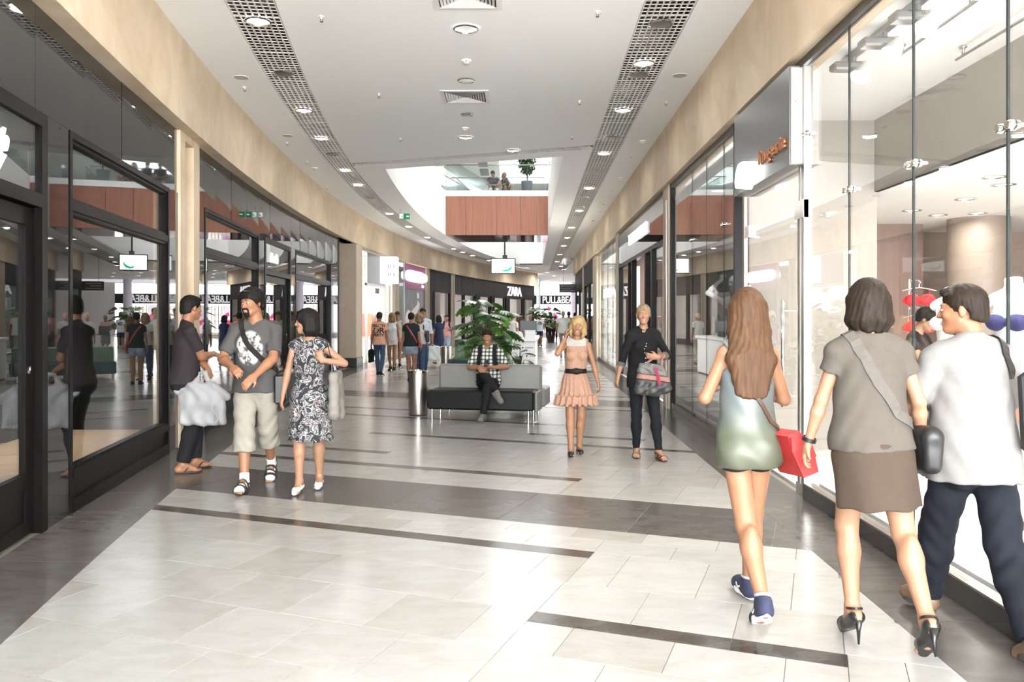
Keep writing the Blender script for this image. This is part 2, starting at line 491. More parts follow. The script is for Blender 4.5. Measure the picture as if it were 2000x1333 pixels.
    def foot(s, F, sd):
        K = s.k; p = lambda x, y, z: s.Ft(sd, (x, y, z)); 
        F.ell(p(0, 0.04, -0.048), np.array([0.031, 0.038, 0.036]) * K, s.Rf[sd], 0.03)
        F.cone(p(0, 0.0, -0.005), p(sd*0.004, -0.105, -0.055), 0.036*K, 0.026*K, 0.03)
        F.cone(p(0, 0.03, -0.055), p(0, -0.10, -0.060), 0.028*K, 0.026*K, 0.02)
        F.cone(p(-0.022, -0.115, -0.061), p(0.022, -0.115, -0.061), 0.021*K, 0.021*K, 0.02)
        for i, (x, y, r) in enumerate(((-0.030, -0.168, 0.0135), (-0.010, -0.172, 0.010), (0.006, -0.167, 0.0095), (0.020, -0.158, 0.009), (0.032, -0.147, 0.0085))):
            F.cone(p(sd*x*0.8, -0.12, -0.064), p(sd*x, y, -0.069), r*K, r*K, 0.006)
    def handm(s, F, sd):
        K = s.k * (0.92 if s.f else 1.0); a = s.hand[sd]; W_ = s.wr[sd]
        d = unit(W_ - s.el[sd])
        if 'd' in a: d = unit(a['d'])
        n = np.array(a.get('palm', (-sd, 0.15, 0)), float); n = unit(n - d * (n @ d))      # the way the palm looks
        side = np.cross(n, d) * sd * -1      # towards the thumb
        if 'thumb' in a: 
            if side @ np.array(a['thumb'], float) < 0: side = -side
        curl = a.get('curl', 25)
        kn = W_ + d * 0.085 * K
        F.cone(W_ - d*0.01*K, W_ + d*0.035*K, 0.026*K, 0.032*K, 0.015, sq=(n, 1.55))
        F.box(W_ + d*0.055*K, np.array([0.036, 0.013, 0.042]) * K, np.stack([side, n, d], 1), 0.012*K, 0.018)
        for i, (o, L) in enumerate(((0.028, 0.072), (0.009, 0.080), (-0.010, 0.074), (-0.028, 0.058))):
            p = kn + side * o * K; cd = d.copy(); c = curl * (1 + 0.12 * i)
            ang = c * 0.6; seg = (0.45, 0.30, 0.25)
            for j in range(3):
                cd = unit(d * cos(rad(ang)) + n * sin(rad(ang)) + side * (o * 1.5))
                q = p + cd * L * seg[j] * K
                F.cone(p, q, (0.0092 - 0.0008*j)*K, (0.0086 - 0.0008*j)*K, 0.006 if j else 0.010)
                p = q; ang += c * (0.9 if j == 0 else 0.7)
        p = W_ + d*0.022*K + side*0.024*K
        cd = unit(d*0.75 + side*0.75 + n*0.25)
        q = p + cd*0.040*K; F.cone(p, q, 0.0135*K, 0.0105*K, 0.012)
        cd = unit(d*1.0 + side*(0.35 - curl/140) + n*(0.2 + curl/90)); q2 = q + cd*0.034*K
        F.cone(q, q2, 0.0105*K, 0.0088*K, 0.006)
        s.grip = getattr(s, 'grip', {}); s.grip[sd] = W_ + d*0.075*K + n*0.025*K
    def headm(s, F):
        K = s.k * (0.97 if s.f else 1.0); R = s.Rh; p = lambda x, y, z: s.headc + R @ (np.array([x, y, z]) * K); g = 0.93 if s.f else 1.0
        F.cone(s.C((0, 0.018, 0.385)), s.hpiv + R @ np.array([0, 0.012, 0.015])*K, (0.053 if s.f else 0.062)*K, (0.047 if s.f else 0.056)*K, 0.03)
        F.ell(p(0, 0.014, 0.035), np.array([0.073, 0.093, 0.084]) * K, R, 0.01)
        F.ell(p(0, -0.030, -0.025), np.array([0.060*g, 0.060, 0.082]) * K, R, 0.03)
        F.ell(p(0, -0.060, -0.090), np.array([0.029*g, 0.028, 0.024]) * K, R, 0.03)
        for sd in (1, -1):
            F.cone(p(sd*0.048*g, -0.005, -0.052), p(sd*0.016, -0.068, -0.090), 0.018*K, 0.016*K, 0.022)
            F.ell(p(sd*0.036, -0.066, -0.020), np.array([0.024, 0.018, 0.020]) * K, R, 0.02)
        F.cone(p(-0.034, -0.077, 0.028), p(0.034, -0.077, 0.028), 0.011*K, 0.011*K, 0.015)
        for sd in (1, -1):
            F.ell(p(sd*0.031, -0.098, 0.007), np.array([0.019, 0.014, 0.011]) * K, R, 0.012, op='sub')
            F.ell(p(sd*0.076, 0.012, -0.006), np.array([0.010, 0.019, 0.032]) * K, R @ Rm(sd*20), 0.008)
            F.ell(p(sd*0.0305, -0.0775, 0.006), np.array([0.0125, 0.0125, 0.0125]) * K, R, 0.002)
        F.cone(p(0, -0.086, 0.014), p(0, -0.106, -0.024), 0.0085*K, 0.0125*K, 0.012)
        for sd in (1, -1): F.ell(p(sd*0.012, -0.097, -0.027), np.array([0.010, 0.011, 0.008]) * K, R, 0.006)
        F.ell(p(0, -0.0855, -0.060), np.array([0.025, 0.012, 0.012]) * K, R, 0.010)
        F.ell(p(0, -0.099, -0.0595), np.array([0.022, 0.006, 0.0022]) * K, R, 0.003, op='sub')
    def skin(s, mat_, parent, name='body', feet=True, hands=True, covered=False):
        F = s.field(); s.trunk(F, -0.008)
        for sd in (1, -1):
            s.arm(F, sd); s.leg(F, sd, -0.008 if covered else 0.0, t1=2.0)
            if hands: s.handm(F, sd)
            if feet: s.foot(F, sd)
        s.headm(F)
        me = F.mesh(name, mat_); s.bodyme = me
        return link(name, me, parent)
    def face(s, parent, lips=(0.55, 0.22, 0.19), brow=(0.05, 0.035, 0.025), iris=(0.06, 0.045, 0.035), lipw=1.0):
        K = s.k * (0.97 if s.f else 1.0); R = s.Rh
        M = Matrix.Translation(Vector(s.headc)) @ Matrix(R.tolist()).to_4x4() @ Matrix.Scale(K, 4)
        for sd in (1, -1):
            e = MB()
            e.lathe([(0.0001, -0.0128)] + [(0.0128*cos(t), 0.0128*sin(t)) for t in np.linspace(-1.3, 1.3, 7)] + [(0.0001, 0.0128)], 10, M @ Matrix.Translation((sd*0.0305, -0.0782, 0.006)) @ Matrix.Diagonal((1.12, 1, 0.60, 1)) @ Matrix.Rotation(rad(90), 4, 'X'))
            eo = obj('eye', e, mat('eye white', (0.42, 0.40, 0.38), 0.35), parent, True)
            i = MB(); i.lathe([(0.0002, 0.0138), (0.006, 0.0126), (0.0063, 0.0112), (0.0002, 0.010)], 10, M @ Matrix.Translation((sd*0.0305, -0.0782, 0.006)) @ Matrix.Diagonal((1, 1, 0.92, 1)) @ Matrix.Rotation(rad(90), 4, 'X'))
            obj('iris', i, mat('iris', iris, 0.15), eo, True)
            b = MB(); pts = [M @ Vector((sd*x, y, z)) for x, y, z in ((0.013, -0.0885, 0.026), (0.024, -0.0885, 0.031), (0.036, -0.083, 0.031), (0.047, -0.074, 0.026))]
            b.tube(pts, [0.0028*K, 0.0038*K, 0.0034*K, 0.0012*K], 6)
            obj('eyebrow', b, mat('brow %.2f %.2f' % brow[:2], brow, 0.8), parent, True)
        l = MB()
        for dz, ry, rz in ((0.0042, 0.0052, 0.0042), (-0.0052, 0.0062, 0.0052)):
            rings = []
            for t in np.linspace(-1, 1, 9):
                w = sqrt(max(1 - t*t, 0.02)); x = t*0.024*lipw; yc = -0.0955 + 0.010*t*t
                zc = -0.0595 + dz*w
                rings.append([M @ Vector((x, yc - ry*w*cos(a), zc + rz*w*sin(a))) for a in np.linspace(0, 2*pi, 8, endpoint=False)])
            l.loft(rings)
        obj('lips', l, mat('lips %.2f %.2f' % lips[:2], lips, 0.4), parent, True)
    # ---- hair
    def hair(s, style, m, parent, name='hair', seed=0, length=0.0):
        K = s.k * (0.97 if s.f else 1.0); R = s.Rh; p = lambda x, y, z: s.headc + R @ (np.array([x, y, z]) * K)
        c = s.headc; ex = np.array([0.16, 0.18, 0.17]) * K; lo, hi = c - ex, c + ex
        if style in ('bob', 'wavy'): lo = lo - [0.03, 0.03, 0.20]
        if style == 'long': lo = lo - [0.05, 0.06, 0.34 + length]
        F = s.field(lo, hi, min(s.vs, 0.012))
        th = {'short': 0.010, 'crop': 0.006, 'back': 0.010, 'thick': 0.024, 'bob': 0.026, 'wavy': 0.026, 'long': 0.020, 'fringe': 0.018}.get(style, 0.012)
        F.ell(p(0, 0.016, 0.038), np.array([0.0745 + th, 0.094 + th, 0.085 + th]) * K, R, 0.0)
        F.ell(p(0, 0.045, -0.02), np.array([0.066 + th, 0.062 + th, 0.075 + th*0.7]) * K, R, 0.02)
        Rl = lambda x, y, z: (R @ np.array([x, y, z]))
        if style in ('short', 'crop', 'back', 'fringe', 'thick'):
            hl = {'fringe': 0.036, 'thick': 0.046}.get(style, 0.060)
            F.ell(p(0, -0.115, hl - 0.125), np.array([0.080, 0.085, 0.125]) * K, R, 0.01, op='sub')
            F.ell(p(0, -0.085, -0.070), np.array([0.14, 0.088, 0.118]) * K, R, 0.008, op='sub'); F.box(p(0, -0.075, -0.14), np.array([0.12, 0.085, 0.115]) * K, R, 0.02*K, 0.01, op='sub')       # ears and cheeks free
            F.cut(p(0, 0.05, -0.050), Rl(0, -0.45, -1)); F.cone(p(-0.085, 0.014, -0.030), p(0.085, 0.014, -0.030), 0.030*K, 0.030*K, 0.012, op='sub')
            if style == 'fringe' or style == 'thick':
                for i in range(5): F.cone(p(-0.05 + 0.025*i, -0.060, 0.085), p(-0.056 + 0.026*i, -0.092 + 0.004*abs(i-2), (0.042 if style == 'fringe' else 0.060) - 0.006*(i % 2)), 0.016*K, 0.008*K, 0.012)
        if style in ('short', 'thick'):
            tr_ = np.random.default_rng(seed + 5)
            for i in range(13):
                x = -0.066 + 0.011*i; zt = 0.092 - 5.0*x*x + tr_.uniform(-0.006, 0.008)
                F.cone(p(x*0.9, -0.040, 0.108 - 4.0*x*x), p(x + tr_.uniform(-0.010, 0.010), -0.088 + 6.0*x*x, zt), 0.015*K, 0.006*K, 0.006)
        if style in ('bob', 'wavy', 'long'):
            bot = {'bob': -0.135, 'wavy': -0.14, 'long': -0.20}[style]
            for sd in (1, -1):
                for x, y, r in ((0.076, -0.018, 0.024), (0.084, 0.02, 0.028), (0.070, 0.06, 0.032), (0.030, 0.085, 0.036)):
                    wv = 0.010 if style == 'wavy' else 0.0
                    F.cone(p(sd*x, y, 0.03), p(sd*(x + 0.006 + wv), y + 0.006, bot*0.6), r*K, r*K*1.05, 0.02)
                    F.cone(p(sd*(x + 0.006 + wv), y + 0.006, bot*0.6), p(sd*(x - 0.006), y + 0.004, bot), r*K*1.05, r*K*0.6, 0.02)
            F.ell(p(0, -0.118, -0.055 if style != 'bob' else -0.062), np.array([0.062, 0.090, 0.105]) * K, R, 0.01, op='sub')
            F.ell(p(0, -0.02, -0.135), np.array([0.046, 0.075, 0.085]) * K, R, 0.01, op='sub')
            if style == 'bob':
                for i in range(7): F.cone(p(-0.054 + 0.018*i, -0.066, 0.085), p(-0.055 + 0.0185*i, -0.096 + 0.0011*(i-3)**2, 0.036), 0.014*K, 0.009*K, 0.010)
            if style == 'wavy':
                for sd in (1, -1): F.cone(p(sd*0.012, -0.070, 0.100), p(sd*0.062, -0.082, 0.035), 0.020*K, 0.015*K, 0.015)
            if style == 'long':
                for i in range(9):
                    x = -0.085 + 0.0213*i; xs = x*1.25
                    a = s.headc + R @ (np.array([x*0.8, 0.062 - 0.25*x*x/0.085, -0.05])*K)
                    b = s.C((xs*0.95, 0.115 - 0.3*abs(x), 0.33)); e = s.C((xs*0.62, 0.105, 0.155 - length + 0.010*((i*2) % 3) + 0.10*abs(x)))
                    F.cone(a, b, 0.030*K, 0.032*K, 0.03); F.cone(b, e, 0.032*K, 0.020*K, 0.03)
        if style == 'back':
            F.ell(p(0, 0.112, 0.02), np.array([0.030, 0.028, 0.030]) * K, R, 0.01)
        rng = np.random.default_rng(seed); ph = rng.uniform(0, 6, 4)
        hx, hy, hz = s.headc
        F.bump(lambda X, Y, Z: (0.0022 * np.sin(np.arctan2(X - F32(hx), Y - F32(hy)) * 30 + ph[0] + 9*np.sin((Z - F32(hz))*7 + ph[1])) + 0.0015*np.sin(np.arctan2(X - F32(hx), Y - F32(hy)) * 57 + ph[2] + 12*(Z - F32(hz)))) * F32(K))
        return link(name, F.mesh(name, m), parent)
    # ---- clothes
    def top(s, m, parent, name='shirt', e=0.011, hem=-0.02, sleeve=0.55, neck='crew', loose=0.010, k=0.035, flare=0.012, wr=0.004, seed=1, parts=None, bust=True, vs=None, extra=None):
        """hem: height of the hem against the hip centre; sleeve: 0 none, 0-1 on the upper arm, 1-2 on the forearm"""
        K = s.k; lo, hi = s.lo.copy(), s.hi.copy(); lo[2] = max(lo[2], min(s.P((0, 0, hem))[2], s.wr[1][2], s.wr[-1][2]) - 0.12)
        hi[2] = s.neck[2] + 0.10
        F = s.field(lo, hi, vs)
        s.trunk(F, e, hips=True, waist=None, k=k, loose=loose, bust=bust, glute=0.8 if loose > 0.004 else 1.0)
        if loose > 0.004:
            wr_ = (0.140 if s.f else 0.155) * s.w
            F.cone(s.P((0, 0.0, -0.02)), s.C((0, 0.0, 0.20)), wr_*K + loose, wr_*K + loose*0.6 - 0.004, 0.04, sq=(s.Rp[:, 1], 1.30))
        if hem < 0.06:
            F.cone(s.P((0, 0.0, -0.16)), s.P((0, 0.0, 0.06)), ((0.176 if s.f else 0.199)*s.w)*K + e + loose*0.6, ((0.155 if s.f else 0.172)*s.w)*K + e + loose*0.6, 0.03, sq=(s.Rp[:, 1], 1.42))
        if hem < -0.12:
            F.cone(s.P((0, 0.0, hem - 0.1)), s.P((0, 0.0, 0.0)), (0.165 + loose)*K, (0.16 + loose)*K, 0.03, sq=(s.Rp[:, 1], 1.30))
        for sd in (1, -1):
            if sleeve > 0: s.arm(F, sd, e*0.8, t1=sleeve, k=0.022, flare=flare)
        F.cut(s.P((0, 0, hem)), -s.Rp[:, 2])
        if neck == 'crew':
            F.ell(s.C((0, 0.0, 0.475)), np.array([0.080, 0.088, 0.060]) * K, s.Rc, 0.006, op='sub')
        elif neck == 'collar':
            F.cone(s.C((0, 0.02, 0.40)), s.C((0, 0.005, 0.455)), 0.068*K, 0.064*K, 0.01, cuts=[(s.C((0, 0.0, 0.452)), s.Rc @ np.array([0, -0.45, 1]))])
            F.cone(s.C((0, 0.012, 0.40)), s.C((0, 0.004, 0.50)), 0.057*K, 0.057*K, 0.004, op='sub')
            F.cone(s.C((0, -0.10, 0.44)), s.C((0, -0.13, 0.30)), 0.034*K, 0.010*K, 0.006, op='sub')
        elif neck == 'v':
            F.ell(s.C((0, 0.0, 0.475)), np.array([0.088, 0.088, 0.065]) * K, s.Rc, 0.006, op='sub')
            F.cone(s.C((0, -0.11, 0.42)), s.C((0, -0.14, 0.235)), 0.070*K, 0.012*K, 0.006, op='sub')
        elif neck == 'tank':
            F.ell(s.C((0, 0.0, 0.475)), np.array([0.090, 0.100, 0.075]) * K, s.Rc, 0.006, op='sub')
            for sd in (1, -1):
                F.ell(s.sh[sd] + s.Rc @ np.array([sd*0.032, 0, -0.015])*K, np.array([0.062, 0.13, 0.085]) * K, s.Rc, 0.006, op='sub')
        rng = np.random.default_rng(seed); q = rng.uniform(0, 6, 6)
        if wr > 0:
            F.bump(lambda X, Y, Z: F32(wr) * (np.sin(Z*38 + 11*X + 6*np.sin(9*X + q[0]) + 5*np.sin(8*Y + q[1])) * 0.45 + 0.4*np.sin(26*X - 21*Z + 14*Y + q[2] + 2*np.sin(12*Z + q[3]))))
        if extra: extra(F)
        me = F.mesh(name, m); s.cache[name] = me
        return link(name, me, parent)
    def bottom(s, m, parent, name='trousers', e=0.010, top=0.09, t1=1.93, flare=0.0, k=0.03, wr=0.003, seed=2, thin=1.0, vs=None, floor=None):
        F = s.field(vs=vs); K = s.k
        F.ell(s.P((0, 0.005, 0.03)), np.array([(0.157 if s.f else 0.162)*s.w + e/K, 0.112*s.w + e/K, 0.13 + e/K]) * K, s.Rp, k)
        for sd in (1, -1): F.ell(s.P((sd*0.075, 0.055, -0.035)), np.array([0.082 + e/K, 0.078 + e/K, 0.095 + e/K]) * K, s.Rp, k)
        wr_ = (0.118 if s.f else 0.142) * s.w
        F.cone(s.P((0, 0.005, 0.05)), s.C((0, 0, 0.05)), (wr_ + 0.016)*K + e, wr_*K + e, k, sq=(s.Rp[:, 1], 1.32))
        for sd in (1, -1): s.leg(F, sd, e, t1=t1, k=k, flare=flare, thin=thin)
        F.cut(s.P((0, 0, top)), s.Rp[:, 2])
        rng = np.random.default_rng(seed); q = rng.uniform(0, 6, 6)
        if wr > 0:
            F.bump(lambda X, Y, Z: F32(wr) * (0.5*np.sin(42*Z + 9*X + 5*np.sin(11*X + q[0]) + 6*np.sin(10*Y + q[1])) + 0.4*np.sin(30*X - 24*Z + q[2] + 18*Y)))
        me = F.mesh(name, m); s.cache[name] = me
        return link(name, me, parent)
    def skirt(s, m, parent, name='skirt', top=0.10, hem=-0.36, r0=0.13, r1=0.19, sq=1.25, folds=0, amp=0.0, lean=(0, 0), seed=3, ruffle=None, vs=None):
        K = s.k; a = s.P((0, 0.005, top + 0.05)); b = s.P((lean[0], 0.005 + lean[1], hem - 0.05)); 
        lo = np.minimum(a, b) - (r1 + 0.10)*K; hi = np.maximum(a, b) + (r1 + 0.10)*K
        F = s.field(lo, hi, vs)
        hipz = s.P((0, 0.012, -0.02))
        F.cone(a, hipz, r0*K, max(0.178*s.w, r0)*K, 0.03, sq=(s.Rp[:, 1], 1.36))
        for sd in (1, -1): F.ell(s.P((sd*0.075, 0.055, -0.035)), np.array([0.096, 0.092, 0.11]) * K, s.Rp, 0.03)
        F.cone(hipz, b, max(0.178*s.w, r0)*K, r1*K, 0.03, sq=(s.Rp[:, 1], sq))
        if ruffle:
            z0, rr = ruffle
            F.cone(s.P((lean[0]*0.6, 0.005, z0)), b, rr*K*0.94, rr*K*1.04, 0.006, sq=(s.Rp[:, 1], sq), cuts=[(s.P((0, 0, z0)), s.Rp[:, 2])])
        F.cut(s.P((0, 0, top)), s.Rp[:, 2]); F.cut(s.P((0, 0, hem)), -s.Rp[:, 2])
        cx, cy = s.hipc[0], s.hipc[1]; zt = s.P((0, 0, top))[2]; zb = s.P((0, 0, hem))[2]; q = np.random.default_rng(seed).uniform(0, 6, 3)
        if folds:
            F.bump(lambda X, Y, Z: F32(amp) * np.clip((zt - Z)/(zt - zb), 0, 1) * np.sin(np.arctan2(X - F32(cx), Y - F32(cy)) * folds + q[0] + 1.5*np.sin(Z*9 + q[1])))
        me = F.mesh(name, m); s.cache[name] = me
        return link(name, me, parent)
    def shoe(s, sd, kind, m, parent, sole=None, name=None, vs=None, fat=1.0):
        K = s.k; p = lambda x, y, z: s.Ft(sd, (x, y, z)); R = s.Rf[sd]; c = p(0, -0.05, -0.03); ex = np.array([0.2, 0.2, 0.17]) * K
        F = Field(c - ex, c + ex, vs or min(s.vs, 0.012) * 0.8)
        up = R @ np.array([0, 0, 1.0]); nm = name or {'sneaker': 'sneaker', 'flat': 'flat_shoe', 'sandal': 'sandal', 'flipflop': 'flip_flop', 'heel': 'high_heel', 'shoe': 'shoe'}[kind]
        if kind in ('sneaker', 'shoe'):
            F.ell(p(0, 0.036, -0.035), np.array([0.040, 0.046, 0.055]) * K, R, 0.02)
            F.cone(p(0, 0.0, 0.0), p(0, -0.10, -0.045), 0.046*K, 0.036*K, 0.03)
            F.cone(p(-0.012, -0.152, -0.055), p(0.012, -0.152, -0.055), 0.039*K, 0.039*K, 0.03)
            F.cone(p(0, 0.03, -0.055), p(0, -0.13, -0.055), 0.041*K, 0.045*K, 0.02)
            F.cut(p(0, 0, -0.078), -up)
            F.cone(p(0, 0.005, 0.02), p(0, 0.012, 0.12), 0.034*K, 0.036*K, 0.006, op='sub')
            F.cut(p(0, 0, 0.035 if kind == 'sneaker' else 0.02), R @ np.array([0, 0.25, 1]))
            o = link(nm, F.mesh(nm, m), parent)
            b = MB(); ring = []
            for t in np.linspace(0, 2*pi, 24, endpoint=False):
                y = -0.062 + 0.137*cos(t); w = 0.050 if y < -0.05 else 0.040
                ring.append((w*sin(t)*(1.0 if abs(cos(t)) < .8 else 1.0), y))
            b.loft([[p(x, y, -0.085) for x, y in ring], [p(x*1.03, y*1.0, -0.070) for x, y in ring], [p(x*1.0, y, -0.058) for x, y in ring]])
            obj('sole', b, sole or mat('shoe sole white', (0.75, 0.75, 0.75), 0.6), o, 40)
            return o
        if kind == 'flat':
            F.ell(p(0, 0.036, -0.045), np.array([0.036, 0.044, 0.040]) * K, R, 0.015)
            F.cone(p(0, 0.02, -0.055), p(0, -0.12, -0.058), 0.036*K, 0.034*K, 0.02)
            F.cone(p(0, -0.12, -0.058), p(0, -0.168, -0.064), 0.038*K, 0.028*K, 0.02)
            F.cut(p(0, 0, -0.083), -up); F.cut(p(0, 0, -0.040), R @ np.array([0, 0.12, 1]))
            return link(nm, F.mesh(nm, m), parent)
        if kind == 'heel':
            F.cone(p(0, 0.035, -0.050), p(0, -0.10, -0.062), 0.041*K, 0.038*K, 0.02, sq=(up, 1.15))
            F.cone(p(0, -0.10, -0.064), p(0, -0.176, -0.066), 0.043*K, 0.029*K, 0.02, sq=(up, 1.05))
            F.ell(p(0, -0.135, -0.05), np.array([0.044, 0.052, 0.038])*K, R, 0.01)
            F.cone(p(0, 0.035, -0.02), p(0, -0.085, 0.005), 0.030*K, 0.030*K, 0.006, op='sub'); F.cut(p(0, 0, -0.088), -up)
            o = link(nm, F.mesh(nm, m), parent)
            h = p(0, 0.045, -0.075); q_ = R @ np.array([0, -1.0, 0]); pt = math.degrees(math.asin(max(-1, min(1, -q_[2])))); yw = math.degrees(atan2(q_[0], -q_[1])); tip = h + Rm(yw, pt - 30) @ np.array([0, 0.004, -0.112])*K
            b = MB(); b.tube([h + (h - tip)*0.12, h*0.6 + tip*0.4, tip], [0.022*K, 0.010*K, 0.0055*K], 10)
            obj('stiletto', b, m, o, True)
            st = MB()
            pts = [p(0.037*sin(a), 0.02 + 0.048*cos(a), -0.005 - 0.012*cos(a)) for a in np.linspace(0, 2*pi, 21)]
            st.ribbon(pts, [R @ np.array([sin(a), cos(a), 0]) for a in np.linspace(0, 2*pi, 21)], 0.012*K, 0.003)
            obj('ankle_strap', st, m, o)
            return o
        # sandals and flip-flops: sole + straps
        b = MB(); ring = []
        for t in np.linspace(0, 2*pi, 24, endpoint=False):
            y = -0.055 + 0.128*cos(t); w = 0.046 if y < -0.05 else 0.040
            ring.append((w*sin(t), y))
        b.loft([[p(x, y, -0.085) for x, y in ring], [p(x, y, -0.074) for x, y in ring]])
        o = obj(nm, b, m, parent, 40)
        st = MB(); 
        def over(y0, y1, w=0.014, h=0.034, x=0.045):
            n = 9; pts = [p(x*fat*cos(pi*i/(n-1))*1.0, y0 + (y1-y0)*i/(n-1), -0.072 + h*fat*fat*sin(pi*i/(n-1))) for i in range(n)]
            nr = [R @ np.array([cos(pi*i/(n-1)), 0, sin(pi*i/(n-1)) + 0.05]) for i in range(n)]
            st.ribbon(pts, nr, w*K, 0.004)
        if kind == 'flipflop':
            for x in (0.046, -0.046):
                pts = [p(x*(1-t) + sd*(-0.014)*t, -0.02 - 0.115*t, -0.070 + 0.055*sin(pi*min(1, t*0.95)) * (1-0.45*t) ) for t in np.linspace(0, 1, 8)]
                st.ribbon(pts, [up]*8, 0.013*K, 0.005)
        else:
            over(-0.115, -0.115, 0.026, 0.040, 0.047); over(-0.045, -0.045, 0.024, 0.066, 0.043); over(-0.10, -0.06, 0.014, 0.052, 0.045)
            pts = [p(0.038*fat*sin(a), 0.01 + 0.062*fat*cos(a), -0.02) for a in np.linspace(-2.3, 2.3, 15)]
            st.ribbon(pts, [R @ np.array([sin(a), cos(a), 0]) for a in np.linspace(-2.3, 2.3, 15)], 0.018*K, 0.004)
        obj('strap', st, m, o)
        return o
    def onto(s, name, pts, off=0.003):
        """points moved onto the surface of a garment, with normals"""
        me = s.cache[name]
        bv = s.cache.get('bvh ' + name)
        if bv is None:
            co = np.empty(len(me.vertices)*3, F32); me.vertices.foreach_get('co', co)
            lv = np.empty(len(me.loops), np.int32); me.loops.foreach_get('vertex_index', lv)
            bv = BVHTree.FromPolygons(co.reshape(-1, 3).tolist(), lv.reshape(-1, 4).tolist()); s.cache['bvh ' + name] = bv
        P_, N_ = [], []
        for p in pts:
            l, n, i, d = bv.find_nearest(Vector(p))
            P_.append(l + n*off); N_.append(n)
        return P_, N_
    def ray(s, name, o, d):
        s.onto(name, [(0, 0, 0)])
        return s.cache['bvh ' + name].ray_cast(Vector(o), Vector(d))
    def strap(s, name, pts, w, t, off=0.003, sub=6):
        out = []
        for i in range(len(pts)-1):
            for j in range(sub): out.append(np.array(pts[i])*(1-j/sub) + np.array(pts[i+1])*j/sub)
        out.append(np.array(pts[-1]))
        P_, N_ = s.onto(name, out, off)
        b = MB(); b.ribbon(P_, N_, w, t); return b, P_
    def box_of(s): return s.lo, s.hi

SKIN = {}
def skin_mat(col=(0.62, 0.34, 0.21), name='skin'):
    return mat('%s %.2f %.2f' % (name, col[0], col[1]), col, 0.48, spec=0.35, noise=0.12, nscale=14)
def cloth(name, col, rough=0.85, noise=0.10, nscale=30, bump=0.25, bscale=900):
    return mat(name, col, rough, spec=0.2, noise=noise, nscale=nscale, bump=bump, bscale=bscale)
def hair_mat(col, name='hair'):
    return mat('%s %.3f %.3f' % (name, col[0], col[1]), col, 0.62, spec=0.18, noise=0.45, nscale=60, stretch=(1, 1, 0.12))
# ---------------------------------------------------------------- surfaces
def tile_mat(name, c1, c2, c3, src, rough, vein=0.10, pits=True, spec=0.27):
    m = bpy.data.materials.new(name); N, L, b = nodes_of(m)
    if src == 'object': rnd = N.new('ShaderNodeObjectInfo').outputs['Random']
    else: rnd = N.new('ShaderNodeNewGeometry').outputs['Random Per Island']
    r = N.new('ShaderNodeValToRGB'); e = r.color_ramp.elements
    e[0].position = 0.0; e[0].color = (*c1, 1); e[1].position = 1.0; e[1].color = (*c3, 1)
    n = r.color_ramp.elements.new(0.72); n.color = (*c2, 1)
    L.new(rnd, r.inputs['Fac'])
    g = N.new('ShaderNodeNewGeometry')
    mp = N.new('ShaderNodeMapping'); mp.inputs['Rotation'].default_value = (0, 0, rad(20.9)); mp.inputs['Scale'].default_value = (1, 2.2, 1)
    L.new(g.outputs['Position'], mp.inputs['Vector'])
    t = N.new('ShaderNodeTexNoise'); t.inputs['Scale'].default_value = 3.2; t.inputs['Detail'].default_value = 9; t.inputs['Roughness'].default_value = 0.62; t.inputs['Distortion'].default_value = 0.8
    L.new(mp.outputs['Vector'], t.inputs['Vector'])
    r2 = N.new('ShaderNodeValToRGB'); r2.color_ramp.elements[0].position = 0.36; r2.color_ramp.elements[1].position = 0.60
    r2.color_ramp.elements[0].color = (1 - vein, 1 - vein*1.15, 1 - vein*1.35, 1); r2.color_ramp.elements[1].color = (1, 1, 1, 1)
    L.new(t.outputs['Fac'], r2.inputs['Fac'])
    mx = N.new('ShaderNodeMix'); mx.data_type = 'RGBA'; mx.blend_type = 'MULTIPLY'; mx.inputs[0].default_value = 1
    L.new(r.outputs['Color'], mx.inputs[6]); L.new(r2.outputs['Color'], mx.inputs[7])
    col = mx.outputs[2]
    if pits:
        t3 = N.new('ShaderNodeTexNoise'); t3.inputs['Scale'].default_value = 26; t3.inputs['Detail'].default_value = 5; t3.inputs['Roughness'].default_value = 0.7
        L.new(mp.outputs['Vector'], t3.inputs['Vector'])
        r3 = N.new('ShaderNodeValToRGB'); r3.color_ramp.elements[0].position = 0.30; r3.color_ramp.elements[1].position = 0.40
        r3.color_ramp.elements[0].color = (0.80, 0.76, 0.70, 1); r3.color_ramp.elements[1].color = (1, 1, 1, 1)
        L.new(t3.outputs['Fac'], r3.inputs['Fac'])
        mx2 = N.new('ShaderNodeMix'); mx2.data_type = 'RGBA'; mx2.blend_type = 'MULTIPLY'; mx2.inputs[0].default_value = 1
        L.new(col, mx2.inputs[6]); L.new(r3.outputs['Color'], mx2.inputs[7]); col = mx2.outputs[2]
    L.new(col, b.inputs['Base Color'])
    b.inputs['Roughness'].default_value = rough; b.inputs['Specular IOR Level'].default_value = spec
    return m
WA, WB, WC = (0.355, 0.347, 0.333), (0.335, 0.325, 0.309), (0.30, 0.282, 0.26)
M_tile1 = tile_mat('cream marble tile', WA, WB, WC, 'object', 0.2)
M_tile2 = tile_mat('cream marble field', WA, WB, WC, 'island', 0.2)
GA, GB, GC = (0.085, 0.079, 0.074), (0.105, 0.097, 0.09), (0.068, 0.064, 0.06)
M_gran1 = tile_mat('grey granite slab', GA, GB, GC, 'object', 0.2, 0.2, spec=0.13)
M_gran2 = tile_mat('grey granite field', GA, GB, GC, 'island', 0.2, 0.2, spec=0.13)
DA, DB, DC = (0.060, 0.055, 0.050), (0.075, 0.062, 0.052), (0.05, 0.048, 0.046)
M_dark1 = tile_mat('dark brown granite strip', DA, DB, DC, 'object', 0.2, 0.5)
